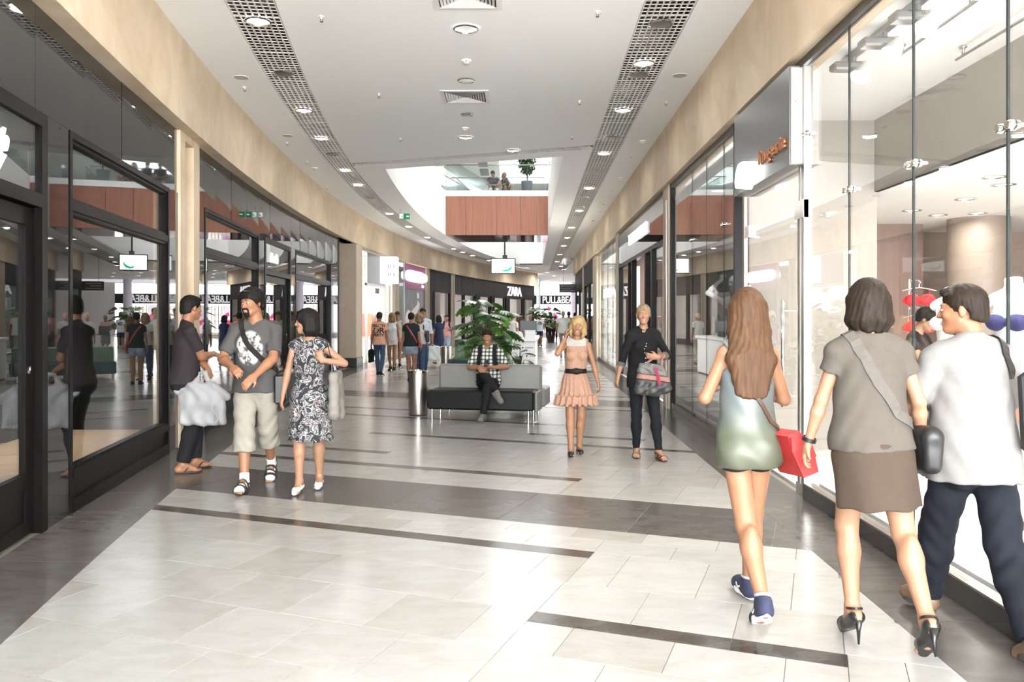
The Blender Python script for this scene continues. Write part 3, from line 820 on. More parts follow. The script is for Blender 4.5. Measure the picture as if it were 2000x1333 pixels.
M_dark2 = tile_mat('dark brown granite strips', DA, DB, DC, 'island', 0.2, 0.5)
M_grout = mat('grout', (0.13, 0.115, 0.10), 0.9)
M_ceil = mat('white ceiling plaster', (0.92, 0.915, 0.905), 0.9, spec=0.1)
M_white = mat('white painted wall', (0.90, 0.89, 0.87), 0.8, spec=0.2)
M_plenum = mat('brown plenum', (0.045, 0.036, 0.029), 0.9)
M_grille = mat('cream lacquered grille', (0.72, 0.685, 0.64), 0.5)
def plaster():
    m = bpy.data.materials.new('beige stucco'); N, L, b = nodes_of(m)
    tc = N.new('ShaderNodeNewGeometry')
    mp = N.new('ShaderNodeMapping'); mp.inputs['Scale'].default_value = (0.8, 0.8, 0.75); L.new(tc.outputs['Position'], mp.inputs['Vector'])
    t = N.new('ShaderNodeTexNoise'); t.inputs['Scale'].default_value = 1.6; t.inputs['Detail'].default_value = 8; t.inputs['Roughness'].default_value = 0.6; t.inputs['Distortion'].default_value = 1.2
    L.new(mp.outputs['Vector'], t.inputs['Vector'])
    r = N.new('ShaderNodeValToRGB'); e = r.color_ramp.elements
    e[0].position = 0.30; e[0].color = (0.54, 0.41, 0.275, 1); e[1].position = 0.70; e[1].color = (0.68, 0.565, 0.42, 1)
    L.new(t.outputs['Fac'], r.inputs['Fac']); L.new(r.outputs['Color'], b.inputs['Base Color'])
    b.inputs['Roughness'].default_value = 0.55; b.inputs['Specular IOR Level'].default_value = 0.3
    t2 = N.new('ShaderNodeTexNoise'); t2.inputs['Scale'].default_value = 30; L.new(tc.outputs['Position'], t2.inputs['Vector'])
    bp = N.new('ShaderNodeBump'); bp.inputs['Strength'].default_value = 0.15; bp.inputs['Distance'].default_value = 0.01
    L.new(t2.outputs['Fac'], bp.inputs['Height']); L.new(bp.outputs['Normal'], b.inputs['Normal'])
    return m
M_stucco = plaster()
M_pillar = mat('sand coloured pillar', (0.50, 0.42, 0.33), 0.6, noise=0.12, nscale=5, bump=0.2, bscale=80)
def wood():
    m = bpy.data.materials.new('red brown veneer'); N, L, b = nodes_of(m)
    tc = N.new('ShaderNodeTexCoord'); oi = N.new('ShaderNodeObjectInfo')
    mp = N.new('ShaderNodeMapping'); mp.inputs['Scale'].default_value = (26, 26, 0.7)
    L.new(tc.outputs['Object'], mp.inputs['Vector'])
    t = N.new('ShaderNodeTexNoise'); t.inputs['Scale'].default_value = 1.0; t.inputs['Detail'].default_value = 5
    t.noise_dimensions = '4D'; L.new(oi.outputs['Random'], t.inputs['W']); L.new(mp.outputs['Vector'], t.inputs['Vector'])
    r = N.new('ShaderNodeValToRGB'); e = r.color_ramp.elements
    e[0].position = 0.3; e[0].color = (0.30, 0.115, 0.07, 1); e[1].position = 0.7; e[1].color = (0.42, 0.185, 0.12, 1)
    L.new(t.outputs['Fac'], r.inputs['Fac']); L.new(r.outputs['Color'], b.inputs['Base Color'])
    b.inputs['Roughness'].default_value = 0.45
    return m
M_wood = wood()
def blackgloss(name, col, rough, ior=1.9):
    m = mat(name, col, rough, spec=0.5); m.node_tree.nodes['Principled BSDF'].inputs['IOR'].default_value = ior; return m
M_bglass = blackgloss('black glass cladding', (0.009, 0.009, 0.010), 0.025, 1.85)
M_bframe = mat('black painted timber', (0.008, 0.007, 0.0065), 0.35, spec=0.10, noise=0.3, nscale=20, stretch=(1, 1, 0.1))
M_matt = mat('charcoal board', (0.014, 0.014, 0.0145), 0.5, spec=0.15)
M_steel = mat('brushed steel', (0.55, 0.54, 0.52), 0.28, metal=1.0)
M_chrome = mat('chrome fitting', (0.75, 0.74, 0.72), 0.10, metal=1.0)
M_greyal = mat('grey aluminium', (0.30, 0.30, 0.30), 0.35, metal=0.8)
G_left = glass('dark shop glass', (0.80, 0.82, 0.82), 0.10, 1.5)
G_clear = glass('clear shop glass', (0.95, 0.96, 0.955), 0.07, 1.0)
G_edge = mat('green glass edge', (0.03, 0.036, 0.035), 0.5, spec=0.1)
G_rail = glass('balustrade glass', (0.93, 0.97, 0.96), 0.02, 1.0)
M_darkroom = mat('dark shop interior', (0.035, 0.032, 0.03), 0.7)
M_litwhite = mat('white shop interior', (0.86, 0.85, 0.83), 0.7)
M_taupe = mat('taupe shop wall', (0.33, 0.255, 0.21), 0.6, noise=0.1, nscale=3)

# ---------------------------------------------------------------- floor
D1, D2 = (0.35725, 0.93401), (0.93401, -0.35725)
def pq2xy(p, q): return (p*D1[0] + q*D2[0], p*D1[1] + q*D2[1])
def clip(poly, nx, ny, d):
    out = []
    for i in range(len(poly)):
        a, b = poly[i], poly[(i+1) % len(poly)]
        fa, fb = a[0]*nx + a[1]*ny - d, b[0]*nx + b[1]*ny - d
        if fa <= 0: out.append(a)
        if (fa < 0 < fb) or (fb < 0 < fa):
            t = fa/(fa-fb); out.append((a[0]+(b[0]-a[0])*t, a[1]+(b[1]-a[1])*t))
    return out
LB, RBD = -0.43, 1.90                     # left border against the bulkhead circle, right border line
def clip_field(poly):
    Ym = sum(p[1] for p in poly)/len(poly)
    if Ym < 62: poly = clip(poly, 1.0, -0.0261, RBD) if Ym < 45 else clip(poly, 1, 0, 8)
    if len(poly) < 3: return []
    Yc = min(max(Ym, -14), 61.0)
    if Ym < 61.4:
        x = LX(Yc, LB); s = (LX(Yc+0.1, LB) - LX(Yc-0.1, LB))/0.2
        poly = clip(poly, -1.0, s, -(x - s*Yc))
    return poly if len(poly) >= 3 else []
TILES = []     # (kind, polygon)
def add_tile(kind, p0, p1, q0, q1, g=0.0018):
    poly = clip_field([pq2xy(p0+g, q0+g), pq2xy(p1-g, q0+g), pq2xy(p1-g, q1-g), pq2xy(p0+g, q1-g)])
    if len(poly) >= 3:
        a = 0.5*abs(sum(poly[i][0]*poly[(i+1)%len(poly)][1] - poly[(i+1)%len(poly)][0]*poly[i][1] for i in range(len(poly))))
        if a > 0.002: TILES.append((kind, poly))
T = 0.5145
def white_row(p0, p1, par, strip=None):
    q = -14.0 * T - 1.69 - 20*T + (0.2575 if par else 0.0)
    while q < 9:
        q1 = q + T
        if strip is None: add_tile('w', p0, p1, q, q1)
        else:
            s0, sa, sb = strip                          # strip begins at p = s0, between q = sa and sb
            for a, b, full in ((q, min(q1, sa), True), (max(q, sa), min(q1, sb), False), (max(q, sb), q1, True)):
                if b - a > 0.02: add_tile('w', p0, p1 if full else s0, a, b)
        q = q1
    if strip is not None:
        s0, sa, sb = strip; a = sa
        while a < sb - 0.01:
            b = min(a + 1.03, sb); add_tile('d', s0, p1, a, b, 0.0008); a = b
strips = {-1: {6.14: (-1.435, 0.122), 7.32: (-5.25, -1.425), 1.635: (-3.0, -0.4), 4.37: (-4.2, -2.0)},
          0: {1.635: (-6.75, -2.18), 2.35: (-6.28, -4.71), 3.68: (-5.75, 0.2), 4.37: (-3.7, -2.1), 5.35: (-7.6, -3.5), 6.25: (-8.2, -6.3), 7.45: (-4.6, -2.6)}}
srng = random.Random(5)
for n in range(-2, 9):
    B = 5.855 + 8.03*n; par = n % 2
    q = -24.0
    while q < 9: add_tile('g', B, B+1.03, q, q+1.03); q += 1.03
    st = strips.get(n)
    if st is None:
        st = {k: None for k in (1.635, 2.35, 3.68, 4.37, 5.35, 6.14, 7.32)}
        c = -2.4 - 2.9*n
        for k in st: a = c + srng.uniform(-2.6, 0.6); st[k] = (a, a + srng.uniform(1.5, 4.2))
    bounds = [1.03]; ks = sorted(st)
    for k in ks:
        gap = k - bounds[-1]; nn = max(1, round(gap/T)) 
        for i in range(1, nn): bounds.append(bounds[-1] + gap/nn)
        bounds.append(k + 0.15)
    gap = 8.03 - bounds[-1]; nn = max(1, round(gap/T)); b0 = bounds[-1]
    bounds += [b0 + gap*i/nn for i in range(1, nn+1)]
    if n == -1:
        bounds = [1.03, 1.66, 2.175, 2.69, 3.205, 3.72, 4.235, 4.75, 5.265, 5.775, 6.29, 6.805, 7.32+0.15, 7.775, 8.03]
        st = {6.14: st[6.14], 7.32: st[7.32]}
    for i in range(len(bounds)-1):
        s = [k for k in st if abs(k + 0.15 - bounds[i+1]) < 0.02]
        white_row(B + bounds[i], B + bounds[i+1], (i + par) % 2, (B + s[0], *st[s[0]]) if s else None)
def border(sign):
    y = -3.0
    while y < (61.0 if sign < 0 else 44.6):
        y1 = y + 1.03
        if sign < 0: TILES.append(('g', [(LX(y+.0015, 0.19), y+.0015), (LX(y+.0015, LB)-.0015, y+.0015), (LX(y1-.0015, LB)-.0015, y1-.0015), (LX(y1-.0015, 0.19), y1-.0015)]))
        else: TILES.append(('g', [(RX(y, RBD)+.0015, y+.0015), (RX(y, 2.40), y+.0015), (RX(y1, 2.40), y1-.0015), (RX(y1, RBD)+.0015, y1-.0015)]))
        y = y1
border(-1); border(1)
fl = MB(); fl.box(-9, -6, -0.25, 12, 84, -0.004)
floor = setting('floor', fl, M_grout)
def score(t):
    c = (sum(p[0] for p in t[1])/len(t[1]), sum(p[1] for p in t[1])/len(t[1]))
    if c[1] < 3.2: return 0
    u, v = 1000 + c[0]/c[1]*FPX, HOR + CAMZ/c[1]*FPX
    return 1/c[1] if -60 < u < 2060 and v < 1420 else 0
order = sorted(TILES, key=score, reverse=True)
near, rest = order[:290], order[290:]
def tile_mb(mb, poly):
    cx = sum(p[0] for p in poly)/len(poly); cy = sum(p[1] for p in poly)/len(poly)
    mb.loft([[(x, y, -0.02) for x, y in poly], [(x, y, -0.0008) for x, y in poly], [(x + (cx-x)*0.004, y + (cy-y)*0.004, 0.0) for x, y in poly]])
for kind, poly in near:
    if sum(poly[i][0]*poly[(i+1)%len(poly)][1] - poly[(i+1)%len(poly)][0]*poly[i][1] for i in range(len(poly))) < 0: poly = poly[::-1]
    cx = sum(p[0] for p in poly)/len(poly); cy = sum(p[1] for p in poly)/len(poly)
    mb = MB(); tile_mb(mb, [(x-cx, y-cy) for x, y in poly])
    o = obj({'w': 'marble_tile', 'g': 'granite_tile', 'd': 'granite_strip'}[kind], mb, {'w': M_tile1, 'g': M_gran1, 'd': M_dark1}[kind], floor, loc=(cx, cy, 0))
for kind, nm, m in (('w', 'marble_tiling', M_tile2), ('g', 'granite_tiling', M_gran2), ('d', 'strip_tiling', M_dark2)):
    mb = MB()
    for k, poly in rest:
        if k == kind:
            if sum(poly[i][0]*poly[(i+1)%len(poly)][1] - poly[(i+1)%len(poly)][0]*poly[i][1] for i in range(len(poly))) < 0: poly = poly[::-1]
            n = mb.verts([(x, y, 0.0) for x, y in poly]); mb.face(tuple(range(n, n+len(poly))))
            n2 = mb.verts([(x, y, -0.02) for x, y in poly])
            for i in range(len(poly)): j = (i+1) % len(poly); mb.face((n+i, n2+i, n2+j, n+j))
    tag(obj(nm, mb, m, floor), kind='stuff')

# ---------------------------------------------------------------- wall helpers
def ys(y0, y1, step): 
    n = max(1, int(math.ceil((y1-y0)/step))); return [y0 + (y1-y0)*i/n for i in range(n+1)]
def arcbox(mb, y0, y1, z0, z1, o0, o1, step=0.8):
    mb.loft([[(LX(y, o0), y, z0), (LX(y, o0), y, z1), (LX(y, o1), y, z1), (LX(y, o1), y, z0)] for y in ys(y0, y1, step)]); return mb
def chordbox(mb, y0, y1, z0, z1, o0, o1): return arcbox(mb, y0, y1, z0, z1, o0, o1, 1e9)
def rbox(mb, y0, y1, z0, z1, a0, a1):
    mb.loft([[(RX(y, a0), y, z0), (RX(y, a1), y, z0), (RX(y, a1), y, z1), (RX(y, a0), y, z1)] for y in (y0, y1)]); return mb
def slab(mb, rows, z0, z1):
    """rows of (left point, right point)"""
    mb.loft([[(l[0], l[1], z0), (r[0], r[1], z0), (r[0], r[1], z1), (l[0], l[1], z1)] for l, r in rows]); return mb

# beige bulkheads over the shop fronts
b = MB(); arcbox(b, -3, 61.4, ZS, ZC+0.05, 0.0, 0.40); setting('wall_left', b, M_stucco)
b = MB(); rbox(b, -3, 14.4, ZS, ZC+0.05, 2.27, 2.60); rbox(b, 14.403, 44.9, ZS, ZC+0.05, 2.27, 2.60); setting('wall_right', b, M_stucco)

# ceiling at 4.85 m, cut by two grille strips, one cross strip and the opening to the upper floor
SHY = -0.366
def solve(t, fx):
    x = 0.0
    for _ in range(30): x = fx(t + SHY*x)
    return (x, t + SHY*x)
def Lf(off): return lambda Y: LX(min(max(Y, -40), 75), off)
def Rf(a): return lambda Y: RX(Y, a)
c = MB()
slab(c, [((LX(y, 0.02), y), (LX(y, -0.70), y)) for y in ys(-3, 61.4, 0.9)], ZC, ZC+0.06)
slab(c, [((RX(y, 1.70), y), (RX(y, 2.30), y)) for y in (-3, 44.9)], ZC, ZC+0.06)
slab(c, [(solve(t, Lf(-1.22)), solve(t, Rf(1.15))) for t in ys(-3, 15.83, 0.9)], ZC, ZC+0.06)
slab(c, [(solve(t, Lf(-1.22)), solve(t, Rf(1.15))) for t in (16.23, 16.63)], ZC, ZC+0.06)
tl = solve(16.63, Lf(-1.22)); tr = solve(16.63, Lf(-1.87))
slab(c, [(tl, tr)] + [((LX(y, -1.22), y), (LX(y, -1.87), y)) for y in ys(tl[1]+0.35, 50.6, 0.9)], ZC, ZC+0.06)
tl2, tr2 = solve(16.63, Rf(0.60)), solve(16.63, Rf(1.15))
slab(c, [(tl2, tr2)] + [((RX(y, 0.6), y), (RX(y, 1.15), y)) for y in ys(tl2[1]+0.1, 50.6, 6)], ZC, ZC+0.06)
slab(c, [((LX(y, -1.22), y), (RX(y, 1.15), y)) for y in ys(50.6, 58, 0.9)], ZC, ZC+0.06)
slab(c, [((LX(y, -0.70), y), (RX(y, 2.3), y)) for y in ys(58, 61.4, 0.9)] + [((LX(61.4, -0.7), 61.4), (12, 61.4)), ((-3, 70), (12, 70)), ((-3, 78), (12, 78))], ZC+0.012, ZC+0.08)
slab(c, [((RX(44.9, 2.3), 44.95), (12, 44.95)), ((RX(61.4, 2.3), 61.4), (12, 61.4))], ZC, ZC+0.06)
ceiling = setting('ceiling', c, M_ceil)
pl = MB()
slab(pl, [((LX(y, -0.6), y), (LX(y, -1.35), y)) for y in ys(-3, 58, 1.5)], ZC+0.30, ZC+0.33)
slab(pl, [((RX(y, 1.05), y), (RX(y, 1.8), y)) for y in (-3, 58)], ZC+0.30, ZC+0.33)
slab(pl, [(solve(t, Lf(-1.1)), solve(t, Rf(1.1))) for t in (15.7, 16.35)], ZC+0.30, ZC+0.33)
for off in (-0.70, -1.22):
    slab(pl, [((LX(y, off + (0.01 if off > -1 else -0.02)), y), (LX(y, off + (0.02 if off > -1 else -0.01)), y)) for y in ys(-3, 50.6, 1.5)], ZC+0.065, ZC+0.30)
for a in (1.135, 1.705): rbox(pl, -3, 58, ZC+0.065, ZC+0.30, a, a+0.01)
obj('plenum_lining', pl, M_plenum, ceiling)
# grille modules: real bars
def grille_mesh(w, L, nl, nx, h=0.022):
    g = MB()
    for i in range(nl):
        y = -w/2 + 0.008 + (w-0.016)*i/(nl-1); g.box(-L/2, y-0.0065, 0, L/2, y+0.0065, h)
    for i in range(nx):
        x = -L/2 + 0.01 + (L-0.02)*i/(nx-1); g.box(x-0.005, -w/2, 0.001, x+0.005, w/2, 0.008)
    return g.mesh('grille_panel', M_grille)
gm = grille_mesh(0.51, 1.19, 8, 13)
y = 4.0
while y < 50:
    ym = y + 0.6; s = (LX(y+1.2, -0.96) - LX(y, -0.96))/1.2
    o = link('grille_panel', gm, ceiling, (LX(ym, -0.96), ym, ZC+0.004), atan2(1, s)); y += 1.2/sqrt(1+s*s)*1.0
gm2 = grille_mesh(0.54, 1.19, 9, 13)
for i in range(44):
    ym = 4.5 + 1.2*i; link('grille_panel', gm2, ceiling, (RX(ym, 1.425), ym, ZC+0.004), rad(90) - RANG)
gm3 = grille_mesh(0.40, 1.19, 5, 13, 0.006)
a, b2 = solve(16.03, Lf(-1.24)), solve(16.03, Rf(1.13)); n = 4
Lx = sqrt((b2[0]-a[0])**2 + (b2[1]-a[1])**2); sx = Lx/n/1.2
for i in range(n):
    f = (i+0.5)/n
    o = link('grille_panel', gm3, ceiling, (a[0]+(b2[0]-a[0])*f, a[1]+(b2[1]-a[1])*f, ZC+0.004), atan2(b2[1]-a[1], b2[0]-a[0])); o.scale = (sx, 0.94, 1)
# seams across the outer ceiling strips
# slab of the upper floor around the opening
UF = 6.45
w = MB()
ysv = [tr[1]] + ys(tr[1]+0.35, 50.6, 0.9)
for y0, y1 in zip(ysv[:-1], ysv[1:]):
    w.loft([[(LX(y, -1.87), y, ZC+0.001), (LX(y, -1.87), y, UF+0.18), (LX(y, -1.75), y, UF+0.18), (LX(y, -1.75), y, ZC+0.001)] for y in (y0, y1)])
rbox(w, tl2[1], 50.6, ZC+0.001, UF+0.18, 0.60, 0.72)
setting('trim_1', w, M_white)
w = MB()
slab(w, [(tr, tl2), ((tr[0], tr[1]+0.12), (tl2[0], tl2[1]+0.12))], ZC+0.001, UF+0.18)
w.box(LX(50.6, -1.87), 50.6, ZC+0.001, RX(50.6, 0.6), 50.72, UF+0.18)
setting('trim_2', w, M_white)
u = MB()
slab(u, [((-9, y), (LX(y, -1.75), y)) for y in ys(16, 50.6, 1.2)], ZC+0.40, UF)
slab(u, [((RX(y, 0.72), y), (12, y)) for y in (16, 50.6)], ZC+0.40, UF)
u.box(-9, -3, ZC+0.40, 12, 16.5, UF); u.box(-9, 50.72, ZC+0.40, 12, 84, UF)
u.box(-4, 16.5, ZC+0.42, 2, 16.6, UF)
setting('floor_upper', u, mat('upper floor stone', (0.6, 0.57, 0.53), 0.3))
# bridge over the opening with a veneered front
BY0, BY1 = 32.2, 35.3
xl, xr = LX(BY0, -1.87), RX(BY0, 0.60)
br = MB(); br.box(LX(BY1, -1.87), BY0+0.10, ZC+0.003, RX(BY1, 0.6), BY1, ZC+0.05)
bridge = setting('trim_3', br, mat('dark mirror soffit', (0.05, 0.03, 0.025), 0.06, spec=0.8))
bb = MB(); bb.box(LX(BY1, -1.87), BY0+0.10, ZC+0.06, RX(BY1, 0.6), BY1, 6.41); obj('deck', bb, M_white, bridge)
cuts = [xl, (910-1000)/FPX*BY0, (970-1000)/FPX*BY0, (1016-1000)/FPX*BY0, xr]
for i in range(4):
    w = MB(); w.cbox(cuts[i]+0.006, BY0, ZC+0.003, cuts[i+1]-0.006, BY0+0.05, 6.40, 0.004); obj('wood_panel', w, M_wood, bridge)
    w = MB(); w.cbox(cuts[i]+0.006, BY1-0.03, ZC+0.003, cuts[i+1]-0.006, BY1+0.03, 6.40, 0.004); obj('wood_panel', w, M_wood, bridge)
w = MB(); w.box(xl, BY0-0.01, 6.41, xr, BY0+0.12, 6.64); w.box(xl, BY1-0.12, 6.41, xr, BY1, 6.64); obj('white_kerb', w, M_white, bridge)
for yy, z0 in ((BY0+0.05, 6.64), (BY1-0.06, 6.64)):
    g = MB()
    n = 3
    for i in range(n): 
        a0 = xl + (xr-xl)*i/n; g.box(a0+0.01, yy-0.006, z0, a0+(xr-xl)/n-0.01, yy+0.006, z0+1.02)
    gp = obj('balustrade_glass', g, G_rail, bridge)
    h = MB(); h.tube([(xl, yy, z0+1.03), (xr, yy, z0+1.03)], 0.022, 8); obj('handrail', h, M_greyal, gp, True)
# balustrade along the curved left edge of the opening and the straight right one
bal = tag(link('trim_4', None), kind='structure')
for i, (y0, y1) in enumerate(zip([18, 21, 24, 27, 30, 35.4, 38.6, 41.8, 45], [21, 24, 27, 30, 32.1, 38.6, 41.8, 45, 48.5])):
    g = MB(); g.loft([[(LX(y, -1.80), y, UF+0.18), (LX(y, -1.80), y, UF+1.2), (LX(y, -1.788), y, UF+1.2), (LX(y, -1.788), y, UF+0.18)] for y in (y0+0.02, y1-0.02)]); obj('glass_pane', g, G_rail, bal)
    h = MB(); h.tube([(LX(y0, -1.80), y0, UF+1.21), (LX(y1, -1.80), y1, UF+1.21)], 0.02, 8); obj('handrail', h, M_greyal, bal, True)
    g = MB(); rbox(g, y0+0.02, y1-0.02, UF+0.18, UF+1.2, 0.655, 0.667); obj('glass_pane', g, G_rail, bal)
    h = MB(); rbox(h, y0, y1, UF+1.2, UF+1.235, 0.645, 0.677); obj('handrail', h, M_greyal, bal)
# upper storey: ceiling with a skylight, side fronts, end
UZ = 10.6
w = MB(); w.box(-9, 10, UZ, -0.75, 64, UZ+0.1); w.box(3.2, 10, UZ, 12, 64, UZ+0.1); w.box(-0.75, 10, UZ, 3.2, 20, UZ+0.1); w.box(-0.75, 54.5, UZ, 3.2, 64, UZ+0.1)
for y in (20, 26.9, 33.8, 40.7, 47.6): w.box(-0.75, y, UZ, 3.2, y+0.35, UZ+0.2)
sk = MB()
for y0, y1 in ((20.35, 26.9), (27.25, 33.8), (34.15, 40.7), (41.05, 47.6), (47.95, 54.5)): sk.box(-0.75, y0, UZ+0.12, 3.2, y1, UZ+0.13)
uc = setting('ceiling_upper', w, mat('upper ceiling', (0.74, 0.72, 0.70), 0.9))
def dimming():
    m = bpy.data.materials.new('opal skylight pane'); m.use_nodes = True; N, L = m.node_tree.nodes, m.node_tree.links; N.remove(N['Principled BSDF'])
    t = N.new('ShaderNodeBsdfTransparent'); t.inputs['Color'].default_value = (0.45, 0.45, 0.45, 1); L.new(t.outputs[0], N['Material Output'].inputs['Surface']); return m
obj('dimming_pane', sk, dimming(), uc)  # tinted clear panes added across the skylight to dim the light coming down
for i in range(7):
    g = MB(); g.box(-2.0, 34+3*i, UZ-0.02, -1.45, 36.4+3*i, UZ+0.001); obj('ceiling_grille', g, mat('grey grille panel', (0.22, 0.20, 0.19), 0.7), uc)
w = MB(); arcbox(w, 12, 62, UF, UZ, 0.9, 1.2, 1.5)
uw = setting('wall_upper_left', w, mat('pale green glass front', (0.42, 0.47, 0.45), 0.25))
for i in range(12):
    y0 = 16 + 3.6*i; g = MB(); chordbox(g, y0+0.08, y0+3.45, UF+0.1, UF+2.9, 0.84, 0.87); obj('shop_pane', g, G_clear, uw)
    g = MB(); chordbox(g, y0, y0+3.6, UF+2.95, UF+3.3, 0.80, 0.88); obj('fascia_band', g, M_white, uw)
w = MB(); rbox(w, 12, 62, UF, UZ, 5.2, 5.5); setting('wall_upper_right', w, mat('upper shop wall', (0.45, 0.45, 0.44), 0.4))
w = MB(); w.box(-9, 62, UF, 12, 62.3, UZ); w.box(-9, 10, UF, 12, 10.3, UZ); setting('wall_upper_end', w, mat('upper end wall', (0.50, 0.52, 0.51), 0.3))

# ---------------------------------------------------------------- far end court
w = MB(); w.box(-6, 78, 4.55, 12, 78.3, 7.2); w.box(-6, 78.02, 3.4, 2.2, 78.3, 4.55); w.box(7.2, 78.02, 0, 12, 78.3, 4.55); w.box(-6, 78.02, 0, 1.0, 78.3, 3.4)
end = setting('wall_end', w, mat('pale grey end wall', (0.52, 0.51, 0.49), 0.6))
w = MB(); w.box(-6, 77.4, 4.62, 12, 77.98, 5.05); setting('trim_5', w, emis('light cove', (1, 1, 1), 0.8))
w = MB(); w.box(1.0, 78.05, 3.40, 7.2, 78.2, 3.65); w.box(1.0, 78.05, 2.75, 7.2, 78.15, 3.42); setting('trim_6', w, M_matt)
w = MB(); w.box(11.7, 45, 0, 12, 78, 4.9); w.box(RX(45, 2.62), 44.9, 0, 12, 45.1, 4.9); setting('wall_far_right', w, mat('mauve wall', (0.42, 0.34, 0.33), 0.6))
w = MB(); w.box(-6.2, 61.6, 0, -6, 78, 4.9); setting('wall_far_left', w, M_white)
# ================================================================ left: long black shop front
OS = 0.17                                            # shop front stands this far behind the bulkhead face
def left_wall_dir(y): return atan2(1.0, (LX(y+0.05, OS) - LX(y-0.05, OS))/0.1)
# black cladding columns between the openings and the panels above them
cols = [(0.6, 1.1), (3.85, 4.3), (6.02, 6.47), (9.40, 9.78), (10.68, 11.06), (14.62, 15.10), (17.52, 18.02), (22.24, 23.10)]
clad = tag(link('trim_7', None), kind='structure')
for y0, y1 in cols:
    b = MB(); chordbox(b, y0+0.003, y1-0.003, 0.0, 3.10, OS, OS+0.12); obj('cladding_panel', b, M_bglass, clad)
rr = random.Random(3)
y = -3.0
while y < 23.05:
    y1 = min(y + 0.98, 23.10)
    if y1 > 9.78 and y < 10.68:
        if y < 9.7: y1 = 9.78
        else: y = 10.68; continue
    b = MB(); chordbox(b, y+0.002, y1-0.002, 3.103, ZS-0.004, OS + rr.uniform(0, 0.006), OS+0.12); obj('cladding_panel', b, M_bglass, clad)
    y = y1
def lframe(name, y0, y1, sill=0.35, trans=(2.46, 2.54), top=3.10, base=True, pane=True):
    """a timber shop window: outer frame, transom, two panes, panelled base"""
    w = frame_empty(name)
    W = 0.055
    f = MB()
    for a, b_ in ((y0, y0+W), (y1-W, y1)): chordbox(f, a, b_, 0.0, top, OS-0.008, OS+0.10)
    chordbox(f, y0+W, y1-W, top-W, top, OS-0.008, OS+0.10); chordbox(f, y0+W, y1-W, trans[0], trans[1], OS-0.004, OS+0.10)
    chordbox(f, y0+W, y1-W, sill-0.06, sill, OS-0.012, OS+0.10); chordbox(f, y0+W, y1-W, 0.0, 0.09, OS-0.012, OS+0.10)
    obj('window_frame', f, M_bframe, w)
    f = MB()
    for z0, z1 in ((sill, trans[0]), (trans[1], top-W)):
        for a, b_ in ((y0+W, y0+W+0.03), (y1-W-0.03, y1-W)): chordbox(f, a, b_, z0, z1, OS+0.012, OS+0.08)
        chordbox(f, y0+W+0.03, y1-W-0.03, z1-0.03, z1, OS+0.012, OS+0.08); chordbox(f, y0+W+0.03, y1-W-0.03, z0, z0+0.025, OS+0.012, OS+0.08)
    obj('inner_bead', f, M_bframe, w)
    b = MB(); chordbox(b, y0+W, y1-W, 0.09, sill-0.06, OS+0.02, OS+0.08); obj('base_panel', b, M_bframe, w)
    m = MB()
    for z0, z1 in ((0.09, 0.115), (sill-0.085, sill-0.06)): chordbox(m, y0+W, y1-W, z0, z1, OS-0.01, OS+0.03)
    obj('base_moulding', m, M_bframe, w)
    for z0, z1 in ((sill+0.025, trans[0]-0.03), (trans[1]+0.025, top-W-0.03)):
        g = MB(); chordbox(g, y0+W+0.03, y1-W-0.03, z0, z1, OS+0.055, OS+0.063); obj('pane', g, G_left, w)
    return w
lframe('window_1', 6.47, 9.40); lframe('window_2', 11.06, 14.62); lframe('window_3', 18.02, 22.24)
lframe('window_4', 1.1, 3.85); lframe('window_5', -3.0, 0.6)
def script_sign(nm, label, yc, zc, size, words, parent_off):
    """white lit brush script on the box above a door"""
    y0 = yc; th = left_wall_dir(yc)
    o = None
    me = text_mesh(words[0], size, 0.006, 0.012, 0.45, spacing=0.86)
    o = tag(link(nm, me), label, 'sign'); me.materials.append(emis('lit white script', (1, 1, 0.97), 2.5))
    # text x axis runs away from the camera, its face looks into the corridor
    R = Matrix.Rotation(th, 4, 'Z') @ Matrix.Rotation(rad(90), 4, 'X')
    M = Matrix.Translation((LX(yc, OS+parent_off), yc, zc)) @ R
    o.matrix_world = M
    if len(words) > 1:
        m2 = text_mesh(words[1], size*0.72, 0.006, 0.011, 0.45, spacing=0.86); m2.materials.append(MATS['lit white script'])
        c = link('second_line', m2, o); c.location = (0.06, -size*0.62, 0)
    return o
